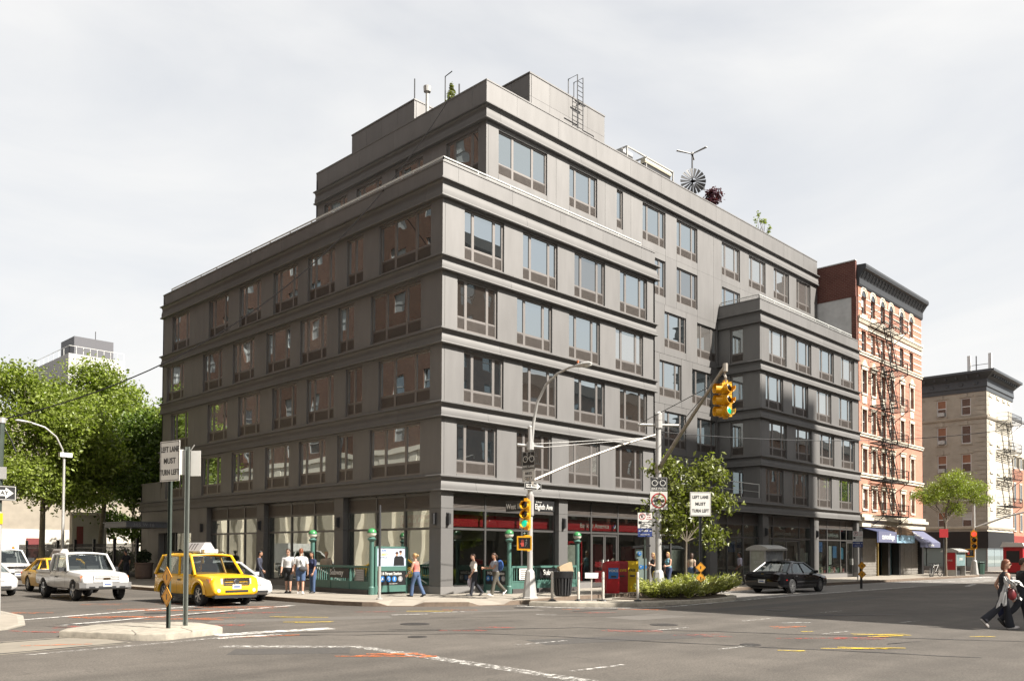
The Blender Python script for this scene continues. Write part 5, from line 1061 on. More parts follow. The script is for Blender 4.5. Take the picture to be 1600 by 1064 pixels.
mb.build('stem', BARK, t); leaves('foliage', [((a[0], a[1], a[2] - 0.1), (0.22, 0.22, 0.35), 1) for a in tips], 330, 0.15, LF_LOCUST, t, 81, shell=0.1)
t = thing('roof_conifer', 'small pointed green conifer on the tower roof by the vents', 'plant', (6.6, 7.0, 25.5)); MB().tube([(0, 0, 0), (0, 0, 1.9)], [0.05, 0.01], 6).build('stem', BARK, t); leaves('foliage', [((0, 0, 0.8), (0.5, 0.5, 0.5), 2), ((0, 0, 1.3), (0.33, 0.33, 0.5), 1.3), ((0, 0, 1.75), (0.16, 0.16, 0.35), 0.6)], 900, 0.12, LF_STREET, t, 82, shell=0.4)
# ================================================================== street furniture
GALV = mat('galvanised', (0.52, 0.51, 0.48), 0.45, 0.5, var=0.12, scale=6); POLE_W = mat('pole_silver', (0.50, 0.49, 0.465), 0.5, 0.35, var=0.12, scale=4, bump=0.1)
SIG_Y = mat('signal_yellow', (0.72, 0.36, 0.008), 0.38, var=0.07, scale=4); SIG_BK = mat('lens_dark', (0.01, 0.008, 0.008), 0.15); U_POST = mat('post_green', (0.07, 0.09, 0.075), 0.5, 0.4, var=0.2)
LENS_G = mat('lens_green', (0.0, 0.22, 0.13), 0.2, emit=(0.0, 0.45, 0.26, 0.5)); LENS_R = mat('lens_red', (0.5, 0.01, 0.01), 0.2, emit=(1.0, 0.05, 0.03, 0.9)); HAND = mat('hand_red', (0.35, 0.05, 0.04), 0.4, emit=(0.8, 0.1, 0.05, 0.12)); DIAM = mat('diamond_amber', (0.62, 0.27, 0.008), 0.5, var=0.08)
SIGN_W = mat('sign_white', (0.66, 0.645, 0.60), 0.5, var=0.05); SIGN_B = mat('sign_black', (0.014, 0.014, 0.015), 0.45, var=0.1); SIGN_R = mat('sign_red', (0.42, 0.02, 0.025), 0.5); SIGN_N = mat('sign_navy', (0.02, 0.04, 0.16), 0.5); SGREEN = mat('subway_green', (0.065, 0.15, 0.122), 0.5, var=0.12, scale=5); CONC_D = mat('dark_stone_kerb', (0.07, 0.06, 0.055), 0.7, var=0.2)
YEL_P = mat('yellow_plastic', (0.75, 0.50, 0.01), 0.4); RED_P = mat('red_plastic', (0.45, 0.012, 0.018), 0.4, var=0.08); STEEL_G = mat('meter_green', (0.20, 0.26, 0.25), 0.5, 0.2)
def rot(o, rz): o.rotation_euler = (0, 0, rz); return o
def panel(parent, name, w, h, mt, loc, rz, t=0.012, border=None, bm=None):
    """flat plate in the local XZ plane, facing local -Y"""
    o = MB().box(-w / 2, w / 2, 0, t, -h / 2, h / 2).build(name, mt, parent); o.location = loc; rot(o, rz)
    if border:
        f = MB(); d = 0.02
        f.box(-w / 2 + d, w / 2 - d, -0.003, 0, -h / 2 + d, -h / 2 + d + border); f.box(-w / 2 + d, w / 2 - d, -0.003, 0, h / 2 - d - border, h / 2 - d)
        f.box(-w / 2 + d, -w / 2 + d + border, -0.003, 0, -h / 2 + d + border, h / 2 - d - border); f.box(w / 2 - d - border, w / 2 - d, -0.003, 0, -h / 2 + d + border, h / 2 - d - border); f.build('border', bm, o)
    return o
def bike_icon(parent, mt, s, loc):
    mb = MB(); y = -0.004
    for x in (-0.28, 0.28): disc(mb, (x * s, 0, -0.1 * s), 0.21 * s, y, 0.0, 16, 0, 0.165 * s)
    P = {'a': (-0.28, -0.1), 'b': (0.0, -0.1), 'c': (-0.1, 0.18), 'd': (0.2, 0.18), 'e': (0.28, -0.1), 'f': (-0.13, 0.26), 'g': (0.17, 0.28)}
    for q in ('ab', 'bc', 'ca', 'cd', 'bd', 'de', 'cf', 'dg'): a, b = P[q[0]], P[q[1]]; mb.bar((a[0] * s, y / 2, a[1] * s), (b[0] * s, y / 2, b[1] * s), 0.004, 0.035 * s, upv=(0, 1, 0.001))
    mb.bar((-0.2 * s, y / 2, 0.26 * s), (-0.06 * s, y / 2, 0.26 * s), 0.004, 0.04 * s); o = mb.build('bicycle_symbol', mt, parent); o.location = loc
def pole_base(parent, r=0.28, h=1.05): MB().lathe([(r * 1.15, 0), (r * 1.15, 0.05), (r, 0.08), (r * 0.62, h), (r * 0.5, h + 0.06), (r * 0.4, h + 0.1)], (0, 0, 0), 8).build('pedestal', POLE_W, parent)
def signal_head(parent, loc, rz, lit, s=1.0, faces=(0.0,), housing=True):
    """three-section signal with tunnel visors; lit = index of the burning lens from the top"""
    root = MB(); w, d, h = 0.34 * s, 0.22 * s, 0.36 * s
    for i in range(3): root.box(-w / 2, w / 2, -d / 2, d / 2, -1.5 * h + i * h + 0.01, -0.5 * h + i * h - 0.01)
    root.box(-w * 0.2, w * 0.2, -d * 0.2, d * 0.2, -1.5 * h - 0.05, 1.5 * h + 0.1); hd = root.build('signal_head', SIG_Y, parent); hd.location = loc; rot(hd, rz)
    for fi, fa in enumerate(faces):
        c, s_ = math.cos(fa), math.sin(fa)
        for i in range(3):
            z = h - i * h; v = MB(); n = 14; rr = 0.155 * s; rings = []
            for (r_, y) in ((rr, -d / 2), (rr * 1.02, -d / 2 - 0.26 * s), (rr * 0.93, -d / 2 - 0.26 * s), (rr * 0.93, -d / 2)):
                rings.append([(r_ * math.cos(2 * math.pi * (0.72 + 0.82 * (k / (n - 1)) + 0.02 + 0.5) ), y, z + r_ * math.sin(2 * math.pi * (0.72 + 0.82 * (k / (n - 1)) + 0.02 + 0.5))) for k in range(n)])
            for q in range(3):
                for k in range(n - 1): v.add([rings[q][k], rings[q][k + 1], rings[q + 1][k + 1], rings[q + 1][k]], [(0, 1, 2, 3)])
            vo = v.build('visor', SIG_Y, hd); rot(vo, fa); L_ = MB(); L_.lathe([(rr * 0.9, -d / 2 - 0.02), (rr * 0.5, -d / 2 - 0.05), (0.01, -d / 2 - 0.06)], (0, 0, z), 14, axis='y'); lo = L_.build('lens', (LENS_R, SIG_BK, LENS_G)[i] if i == lit and fi == 0 else SIG_BK, hd); rot(lo, fa)
    return hd
def walk_signal(parent, loc, rz, s=1.0):
    b = MB(); b.box(-0.24 * s, 0.24 * s, -0.1 * s, 0.12 * s, -0.24 * s, 0.24 * s); b.box(-0.27 * s, 0.27 * s, -0.2 * s, -0.1 * s, 0.2 * s, 0.26 * s); b.box(-0.27 * s, -0.23 * s, -0.2 * s, -0.1 * s, -0.26 * s, 0.2 * s); b.box(0.23 * s, 0.27 * s, -0.2 * s, -0.1 * s, -0.26 * s, 0.2 * s); b.box(-0.23 * s, 0.23 * s, -0.2 * s, -0.1 * s, -0.26 * s, -0.21 * s)
    o = b.build('walk_signal', SIG_Y, parent); o.location = loc; rot(o, rz); MB().box(-0.2 * s, 0.2 * s, -0.12 * s, -0.101 * s, -0.19 * s, 0.19 * s).build('display', SIG_BK, o)
    f = MB(); f.box(-0.12 * s, -0.02 * s, -0.126 * s, -0.121 * s, -0.12 * s, 0.02 * s)
    for k in range(4): f.box((-0.12 + k * 0.026) * s, (-0.102 + k * 0.026) * s, -0.126 * s, -0.121 * s, 0.02 * s, (0.11 + 0.02 * (k in (1, 2))) * s)
    f.box(-0.15 * s, -0.12 * s, -0.126 * s, -0.121 * s, -0.04 * s, 0.0); f.build('hand_symbol', HAND, o)
    g = MB(); g.ball((0.07 * s, -0.124 * s, 0.11 * s), 0.025 * s, 0.004, 0.025 * s, 8, 4); 
    for a, b_ in (((0.07, 0.08), (0.06, -0.02)), ((0.06, -0.02), (0.11, -0.13)), ((0.06, -0.02), (0.02, -0.13)), ((0.07, 0.06), (0.12, -0.02)), ((0.07, 0.06), (0.02, 0.0))): g.bar((a[0] * s, -0.123 * s, a[1] * s), (b_[0] * s, -0.123 * s, b_[1] * s), 0.004, 0.028 * s, upv=(0, 1, 0.001))
    g.build('walker_symbol', SASH_G, o); return o
def arrow_plate(parent, w, h, loc, rz, text):
    o = panel(parent, 'one_way_sign', w, h, SIGN_B, loc, rz, border=0.012, bm=SIGN_W); a = MB(); b = w / 2
    a.prism([(-b * 0.78, -h * 0.2), (b * 0.45, -h * 0.2), (b * 0.45, -h * 0.38), (b * 0.86, 0), (b * 0.45, h * 0.38), (b * 0.45, h * 0.2), (-b * 0.78, h * 0.2)], lambda u, v, q: (u, q, v), -0.004, -0.0005); ar = a.build('arrow', SIGN_W, o)
    letters(text, h * 0.36, SIGN_B, o, (-b * 0.15, -0.006, 0), spacing=1.05, bold=0.004); return o
W = -math.pi / 2     # facing -X
# ---- corner pole with lamp arm, signal, walk signal and street names
p1 = thing('traffic_signal_pole', 'silver corner pole with curved street lamp, green signal and street name signs', 'signal pole', (0.47, -4.8, 0)); pole_base(p1)
MB().tube([(0, 0, 1.0), (0, 0, 6.7)], [0.115, 0.095], 12).build('shaft', POLE_W, p1, smooth=40); MB().ball((0, 0, 6.72), 0.11, n=10, k=5).build('cap', POLE_W, p1)
la = [(0.03, -0.05, 6.1), (0.05, -0.12, 6.9), (0.07, -0.3, 7.7), (0.09, -0.75, 8.35), (0.12, -1.3, 8.7), (0.14, -1.9, 8.85), (0.16, -2.2, 8.87)]
MB().tube(la, [0.06, 0.06, 0.055, 0.05, 0.05, 0.045, 0.045], 8).build('lamp_arm', POLE_W, p1, smooth=40)
lm = MB(); lm.loft([[(0.16 + 0.16 * f * math.cos(a), -2.15 - 0.8 * t, 8.88 + 0.1 * f * math.sin(a) - 0.02) for a in [2 * math.pi * k / 10 for k in range(10)]] for t, f in ((0, 0.35), (0.25, 0.75), (0.6, 1.0), (0.85, 0.9), (1.0, 0.4))]); lh = lm.build('lamp_head', POLE_W, p1, smooth=40); MB().ball((0.16, -2.75, 8.80), 0.12, 0.2, 0.07, 10, 5).build('lens', mat('lamp_lens', (0.6, 0.6, 0.55), 0.2), lh); MB().lathe([(0.04, 8.96), (0.04, 9.06)], (0.16, -2.3, 0), 8).build('photocell', mat('cell_orange', (0.5, 0.15, 0.05), 0.5), lh)
cb = MB(); cb.tube([(-0.36, 0.36, 6.05), (0.36, -0.36, 5.95)], 0.06, 8); cb.lathe([(0.15, 5.85), (0.15, 6.15)], (0, 0, 0), 10); cb.build('crossbar', POLE_W, p1)
ma = MB(); ma.tube([(0, 0, 4.6), (2.4, -0.35, 5.55), (4.8, -0.75, 6.4), (7.1, -1.1, 7.1)], [0.06, 0.052, 0.045, 0.04], 8); ma.lathe([(0.15, 4.45), (0.15, 4.75)], (0, 0, 0), 10); ma.tube([(7.1, -1.1, 7.1), (7.2, -1.1, 7.05), (7.2, -1.1, 6.9)], 0.03, 6); ma.build('mast_arm', mat('arm_bronze', (0.40, 0.36, 0.31), 0.45, 0.5), p1, smooth=40)
gw = MB(); gw.tube([(0.36, -0.36, 5.95), (6.3, -0.98, 6.82)], 0.012, 5); gw.tube([(-0.36, 0.36, 6.05), (6.3, -0.98, 6.86)], 0.012, 5); gw.build('guy_wire', POLE_W, p1)
s = panel(p1, 'bike_lane_sign', 0.68, 0.72, SIGN_B, (-0.12, -0.02, 5.42), W, border=0.01, bm=SIGN_W); bike_icon(s, SIGN_W, 0.62, (0, -0.001, 0.12)); letters('BIKE LANE', 0.13, SIGN_W, s, (0, -0.004, -0.24), bold=0.002)
s = panel(p1, 'bikes_only_sign', 0.68, 0.46, SIGN_W, (-0.12, -0.02, 4.82), W, border=0.01, bm=SIGN_B); letters('BIKES', 0.15, SIGN_B, s, (0, -0.004, 0.09), bold=0.002); letters('ONLY', 0.15, SIGN_B, s, (0, -0.004, -0.09), bold=0.002)
arrow_plate(p1, 0.98, 0.34, (0.02, -0.13, 4.42), 0.0, 'ONE WAY')
s = panel(p1, 'street_name_sign', 1.25, 0.42, SIGN_B, (0.78, -0.02, 3.66), 0.0); letters('Eighth Ave', 0.30, SIGN_W, s, (0.0, -0.004, -0.04), bold=0.003, sx=0.8); letters('St Vincent', 0.08, SIGN_W, s, (-0.3, -0.004, 0.15))
s = panel(p1, 'street_name_sign', 1.15, 0.42, SIGN_B, (-0.02, 0.75, 3.66), W); letters('West 16 St', 0.30, SIGN_W, s, (0.0, -0.004, -0.02), bold=0.003, sx=0.8)
signal_head(p1, (-0.45, -0.2, 3.28), rad(-62), 2, 1.0, (0.0,)); br = MB()
for z in (3.85, 2.72): br.bar((0, 0, z), (-0.45, -0.2, z), 0.07)
for z in (2.45, 1.9): br.bar((0, 0, z), (-0.62, -0.3, z), 0.07)
br.build('bracket', SIG_Y, p1); walk_signal(p1, (-0.62, -0.3, 2.17), rad(-50), 1.05)
panel(p1, 'stop_hand_board', 0.42, 0.40, SIGN_W, (-0.36, -0.05, 2.95), rad(-62)); mb = MB(); mb.lathe([(0.14, 3.25), (0.15, 3.3), (0.15, 4.05), (0.14, 4.1)], (0, 0, 0), 10); mb.build('cable_wrap', mat('wrap_grey', (0.33, 0.31, 0.29), 0.7), p1)
# ---- planter pole with long signal arm
p2 = thing('traffic_signal_pole', 'silver pole in the planter carrying the large hanging yellow signal on a long arm', 'signal pole', (6.15, -6.92, 0)); pole_base(p2, 0.34, 1.0)
MB().tube([(0, 0, 0.9), (0, 0, 7.65)], [0.135, 0.11], 12).build('shaft', POLE_W, p2, smooth=40); MB().lathe([(0.15, 7.4), (0.16, 7.45), (0.16, 7.7), (0.1, 7.8)], (0, 0, 0), 10).build('cap', POLE_W, p2)
cb = MB(); cb.tube([(-0.62, 0.62, 7.25), (0.62, -0.62, 7.22)], 0.06, 8); cb.lathe([(0.17, 7.1), (0.17, 7.4)], (0, 0, 0), 10); cb.build('crossbar', POLE_W, p2)
ma = MB(); ma.tube([(0, 0, 5.35), (-1.4, -1.85, 6.3), (-2.9, -3.85, 7.3), (-4.35, -5.75, 8.2)], [0.09, 0.08, 0.065, 0.055], 10); ma.lathe([(0.17, 5.2), (0.17, 5.55)], (0, 0, 0), 10); ma.tube([(-4.35, -5.75, 8.28), (-4.35, -5.75, 8.0)], 0.09, 8); ma.tube([(-4.35, -5.75, 8.1), (-4.3, -5.7, 7.9), (-4.4, -5.8, 7.78), (-4.35, -5.75, 7.6)], 0.045, 6); ma.build('mast_arm', mat('arm_bronze', (0.40, 0.36, 0.31), 0.45, 0.5), p2, smooth=40)
gw = MB()
for q in ((-0.62, 0.62, 7.25), (0.62, -0.62, 7.22)): gw.tube([q, (-3.6, -4.8, 7.78)], 0.016, 5)
gw.tube([(0.2, 0.1, 7.1), (0.32, 0.0, 6.85), (0.1, -0.1, 6.62), (-0.1, 0, 6.8), (-0.12, 0, 7.1)], 0.02, 5); gw.build('guy_wire', METAL_D, p2)
signal_head(p2, (-4.35, -5.75, 7.02), rad(-30), 2, 1.08, (0.0, rad(-95)))
s = panel(p2, 'bike_path_sign', 0.72, 0.58, SIGN_B, (-0.15, -0.12, 4.72), rad(-48), border=0.01, bm=SIGN_W); bike_icon(s, SIGN_W, 0.6, (0, -0.001, 0.1)); letters('BIKE PATH', 0.13, SIGN_W, s, (0, -0.004, -0.2), bold=0.002)
s = panel(p2, 'no_cars_sign', 0.72, 0.76, SIGN_W, (-0.15, -0.12, 4.02), rad(-48)); mb = MB(); disc(mb, (0, 0, 0), 0.32, -0.006, -0.002, 24, 0, 0.265); mb.bar((-0.2, -0.004, 0.2), (0.2, -0.004, -0.2), 0.004, 0.055, upv=(0, 1, 0.001)); mb.build('prohibition_ring', SIGN_R, s); mb = MB(); mb.box(-0.22, 0.22, -0.0035, -0.0005, -0.06, 0.02); mb.prism([(-0.12, 0.02), (0.12, 0.02), (0.07, 0.09), (-0.07, 0.09)], lambda u, v, q: (u, q, v), -0.0035, -0.0005); mb.box(-0.19, -0.11, -0.0035, -0.0005, -0.09, -0.06); mb.box(0.11, 0.19, -0.0035, -0.0005, -0.09, -0.06); mb.build('car_symbol', SIGN_B, s)
def parking_sign(parent, loc, rz, s=1.0, deg=0):
    o = panel(parent, 'parking_sign', 0.62 * s, 0.66 * s, SIGN_W, loc, rz); mb = MB(); disc(mb, (-0.12 * s, 0, 0.17 * s), 0.14 * s, -0.006, -0.002, 20, 0, 0.115 * s); mb.bar((-0.2 * s, -0.004, 0.25 * s), (-0.04 * s, -0.004, 0.09 * s), 0.004, 0.025 * s, upv=(0, 1, 0.001)); mb.build('prohibition_ring', SIGN_R, o); letters('P', 0.22 * s, SIGN_B, o, (-0.12 * s, -0.002, 0.17 * s), bold=0.004, extrude=0.001)
    letters('8 AM', 0.075 * s, SIGN_R, o, (0.17 * s, -0.003, 0.24 * s)); letters('9 AM', 0.075 * s, SIGN_R, o, (0.17 * s, -0.003, 0.14 * s)); mb = MB(); mb.bar((0.05 * s, -0.003, 0.06 * s), (0.28 * s, -0.003, 0.06 * s), 0.003, 0.02 * s); mb.build('arrow', SIGN_R, o)
    MB().box(-0.28 * s, -0.14 * s, -0.004, -0.001, -0.16 * s, -0.03 * s).build('hour_block', SIGN_B, o); letters('HOUR PARKING', 0.06 * s, SIGN_B, o, (0.08 * s, -0.003, -0.08 * s)); letters('9 AM-7 PM', 0.06 * s, SIGN_B, o, (0.08 * s, -0.003, -0.16 * s)); letters('MON-FRI', 0.055 * s, SIGN_B, o, (0, -0.003, -0.26 * s))
    q = panel(parent, 'muni_meter_sign', 0.62 * s, 0.36 * s, SIGN_N, (loc[0], loc[1], loc[2] - 0.52 * s), rz); letters('PARK', 0.12 * s, SIGN_W, q, (0, -0.004, 0.07 * s), bold=0.002); letters('MUNI METER', 0.07 * s, SIGN_W, q, (0, -0.004, -0.09 * s)); mb = MB(); mb.bar((-0.28 * s, -0.003, 0.07 * s), (-0.2 * s, -0.003, 0.07 * s), 0.003, 0.03 * s); mb.bar((0.2 * s, -0.003, 0.07 * s), (0.28 * s, -0.003, 0.07 * s), 0.003, 0.03 * s); mb.build('arrow', SIGN_W, q); return o
pk = thing('parking_sign_post', 'white and blue parking sign on a post just left of the planter signal pole', 'sign', (5.6, -6.6, 0)); MB().bar((0, 0, 0), (0, 0, 3.55), 0.05, 0.05).build('post', U_POST, pk); parking_sign(pk, (-0.04, -0.05, 3.18), rad(-42), 0.98)
pk = thing('parking_sign_post', 'white and blue parking sign post by the last shop bay before the tenement', 'sign', (33.6, -4.05, 0)); MB().bar((0, 0, 0), (0, 0, 3.3), 0.06, 0.06).build('post', GALV, pk); parking_sign(pk, (-0.05, -0.04, 3.0), rad(-52), 1.05)
# ---- LEFT LANE MUST TURN LEFT signs
def diamond(parent, name, c, s, rz, mt=DIAM):
    o = MB().prism([(0, -s), (s, 0), (0, s), (-s, 0)], lambda u, v, q: (u, q, v), -0.012, 0.0).build(name, mt, parent); o.location = c; rot(o, rz); mb = MB(); mb.prism([(0, -s * 0.9), (s * 0.9, 0), (0, s * 0.9), (-s * 0.9, 0), (-s * 0.84, 0), (0, s * 0.84), (s * 0.84, 0), (0, -s * 0.84), (-s * 0.84, 0), (-s * 0.9, 0)], lambda u, v, q: (u, q, v), -0.015, -0.0125); mb.box(-0.02, 0.02, -0.016, -0.013, -s * 0.3, s * 0.25); mb.build('symbol', SIGN_B, o); return o
def lane_sign(parent, loc, rz, w=0.80, h=0.95):
    o = panel(parent, 'lane_sign', w, h, SIGN_W, loc, rz, border=0.014, bm=SIGN_B)
    for t, z in (('LEFT LANE', 0.27), ('MUST', 0.0), ('TURN LEFT', -0.27)): letters(t, 0.185, SIGN_B, o, (0, -0.004, z * h / 0.95), sx=0.72 if t != 'MUST' else 0.9, bold=0.003, spacing=1.08)
    return o
def u_post(parent, z, mt, w=0.075):
    mb = MB(); mb.box(-w / 2, w / 2, 0, 0.012, 0, z); mb.box(-w / 2, -w / 2 + 0.012, -0.035, 0, 0, z); mb.box(w / 2 - 0.012, w / 2, -0.035, 0, 0, z); return mb.build('post', mt, parent)
l1 = thing('lane_sign_post', 'LEFT LANE MUST TURN LEFT sign on a dark post on the near median', 'sign', (-15.28, -7.98, 0)); rot(u_post(l1, 4.3, U_POST, 0.11), rad(-80)); lane_sign(l1, (-0.04, -0.02, 3.92), rad(-78), 0.72, 0.95); diamond(l1, 'object_marker', (-0.06, -0.02, 1.20), 0.24, rad(-86)); diamond(l1, 'object_marker', (-0.06, -0.02, 0.74), 0.24, rad(-86))
l2 = thing('sign_post', 'plain galvanised post with the backs of two small signs on the median', 'sign', (-14.68, -7.56, 0)); rot(u_post(l2, 4.35, mat('post_galv', (0.22, 0.24, 0.215), 0.45, 0.5), 0.11), rad(-60)); panel(l2, 'sign_back', 0.3, 0.62, SIGN_W, (-0.14, 0.16, 3.98), rad(-35)); panel(l2, 'sign_back', 0.26, 0.62, SIGN_W, (0.14, -0.12, 3.95), rad(-55)); MB().tube([(0.05, -0.02, 4.25), (0.12, -0.1, 4.4)], 0.015, 5).build('strap', GALV, l2)
l3 = thing('lane_sign_post', 'LEFT LANE MUST TURN LEFT sign on a black post in the planter with amber diamonds', 'sign', (6.95, -8.45, 0)); u_post(l3, 4.3, BLACK, 0.12).rotation_euler = (0, 0, rad(-45)); lane_sign(l3, (-0.03, -0.04, 3.86), rad(-42), 0.88, 1.0); diamond(l3, 'object_marker', (-0.06, -0.06, 1.22), 0.22, rad(-42)); diamond(l3, 'object_marker', (-0.06, -0.06, 0.78), 0.22, rad(-42))
l4 = thing('delineator_post', 'short black post with two amber diamonds beside the bike lane', 'sign', (24.5, -8.0, -0.15)); MB().bar((0, 0, 0), (0, 0, 1.5), 0.1).build('post', BLACK, l4); diamond(l4, 'object_marker', (-0.07, -0.07, 1.3), 0.24, rad(-48)); diamond(l4, 'object_marker', (-0.07, -0.07, 0.82), 0.24, rad(-48))
l5 = thing('bare_post', 'thin bare sign post, dark above and pale below, on the corner pavement', 'post', (-4.2, -1.3, 0)); MB().tube([(0, 0, 1.25), (0, 0, 3.6)], 0.045, 8).build('upper_tube', METAL_D, l5); MB().lathe([(0.13, 0), (0.13, 0.04), (0.06, 0.06), (0.06, 1.27)], (0, 0, 0), 10).build('sleeve', GALV, l5)
# ---- left edge: wooden pole with ONE WAY sign, cable, cobra lamp
up_ = thing('utility_pole', 'dark utility pole at the left edge with ONE WAY sign and yellow band', 'pole', (-16.98, -0.66, 0)); MB().tube([(0, 0, 0), (0, 0, 2.9)], [0.11, 0.1], 10).build('lower_sleeve', POLE_W, up_); MB().tube([(0, 0, 2.9), (0.06, 0, 5.5)], [0.09, 0.075], 10).build('shaft', U_POST, up_); MB().lathe([(0.125, 2.55), (0.125, 2.85)], (0, 0, 0), 10).build('band', YEL_P, up_); MB().lathe([(0.1, 5.4), (0.1, 5.55)], (0.06, 0, 0), 10).build('cap', GALV, up_); MB().tube([(0.1, 0, 5.3), (0.3, -0.05, 4.9), (0.4, -0.1, 4.6)], 0.02, 5).build('cable_tail', BLACK, up_)
arrow_plate(up_, 0.98, 0.42, (-0.08, -0.13, 3.42), rad(-6), 'ONE WAY'); panel(up_, 'sign_back', 0.3, 0.34, GALV, (0.02, -0.12, 3.98), rad(-40))
cb_a = Vector((-16.92, -0.66, 5.5)); cb_b = Vector((5.5, 5.85, 25.85)); pts = []
for k in range(25):
    t = k / 24; p = cb_a.lerp(cb_b, t); p.z -= 2.9 * 4 * t * (1 - t); pts.append(p)
tag(MB().tube(pts, 0.021, 6).build('overhead_cable', mat('cable_black', (0.01, 0.009, 0.009), 0.95, var=0.1, spec=0.1)), 'long sagging cable from the utility pole up to the tower roof', 'cable')
pts = []; a = Vector((6.15, -6.9, 6.95)); b = Vector((46, -18, 12.2))
for k in range(17): t = k / 16; p = a.lerp(b, t); p.z -= 1.3 * 4 * t * (1 - t); pts.append(p)
tag(MB().tube(pts, 0.016, 5).build('overhead_cable', BLACK), 'thin wire running right from the planter pole across the brick tenement', 'cable')
sl = thing('street_lamp', 'tall silver cobra-head street lamp on the left pavement before the plane trees', 'street lamp', (-4.5, 32.9, 0)); pole_base(sl, 0.2, 0.8); MB().tube([(0, 0, 0.6), (0, 0, 8.2)], [0.1, 0.08], 10).build('shaft', POLE_W, sl, smooth=40)
MB().tube([(0, 0, 7.6), (-0.1, 0, 8.5), (-0.5, 0, 9.3), (-1.2, 0, 9.85), (-2.0, 0, 10.05)], 0.055, 8).build('lamp_arm', POLE_W, sl, smooth=40)
lm = MB(); lm.loft([[(-1.95 - 1.0 * t, 0.17 * f * math.cos(a), 10.06 + 0.1 * f * math.sin(a) + 0.06 * t) for a in [2 * math.pi * k / 10 for k in range(10)]] for t, f in ((0, 0.35), (0.25, 0.75), (0.6, 1.0), (0.85, 0.9), (1.0, 0.4))]); lm.build('lamp_head', POLE_W, sl, smooth=40); bx_ = MB(); bx_.box(-0.3, 0.45, -0.2, 0.2, 8.0, 8.28); bx_.build('junction_box', WHITE, sl)
# ---- subway entrances
def globe_lamp(parent, x, y):
    m_ = MB(); m_.lathe([(0.14, 0.0), (0.14, 0.3), (0.1, 0.36), (0.1, 2.25), (0.16, 2.3), (0.19, 2.36), (0.12, 2.42), (0.09, 2.46)], (x, y, 0), 12); l = m_.build('lamp_post', SGREEN, parent, smooth=30)
    def half(z0, z1, mt): MB().lathe([(max(0.02, 0.2 * math.sin(t)), 2.62 - 0.2 * math.cos(t)) for t in [z0 + (z1 - z0) * k / 6 for k in range(7)]], (x, y, 0), 16).build('globe', mt, l, smooth=60)
    half(0.15, math.pi / 2, mat('globe_white', (0.72, 0.68, 0.58), 0.3)); half(math.pi / 2 + 0.01, math.pi - 0.1, mat('globe_green', (0.05, 0.25, 0.08), 0.3)); MB().lathe([(0.206, 2.605), (0.206, 2.635)], (x, y, 0), 16).build('globe_ring', SGREEN, l)
def rail_fence(parent, a, b, gate=False):
    a = Vector((*a, 0)); b = Vector((*b, 0)); L_ = (b - a).length; d = (b - a) / L_; Z = Vector((0, 0, 1)); n = int(L_ / 0.16); m_ = MB(); m_.bar(a + Z * 1.17, b + Z * 1.17, 0.1, 0.09); m_.bar(a + Z * 0.52, b + Z * 0.52, 0.08, 0.06); m_.bar(a + Z * 0.34, b + Z * 0.34, 0.05, 0.3)
    for k in range(4): p = a + d * L_ * k / 3; m_.bar(p + Z * 0.2, p + Z * 1.15, 0.09)
    m_.build('railing_frame', SGREEN, parent); k_ = MB(); k_.bar(a + Z * 0.1, b + Z * 0.1, 0.2, 0.2); k_.build('kerb_stone', CONC_D, parent)
    pm = MB().box(-0.018, 0.018, -0.018, 0.018, 0.5, 1.14).mesh('baluster', SGREEN)
    for k in range(1, n): p = a + d * L_ * k / n; obj('baluster', pm, parent, (p.x, p.y, 0))
def line_circles(parent, y, z, r, xs, cols):
    for x, (ch, c) in zip(xs, cols): m_ = MB(); disc(m_, (x, 0, z), r, y - 0.004, y, 20); o = m_.build('line_bullet', c, parent); letters(ch, r * 1.35, SIGN_W, o, (x, y - 0.006, z), bold=0.004)
BLUE_B = mat('line_blue', (0.02, 0.16, 0.45), 0.4); GREY_B = mat('line_grey', (0.28, 0.28, 0.29), 0.4)
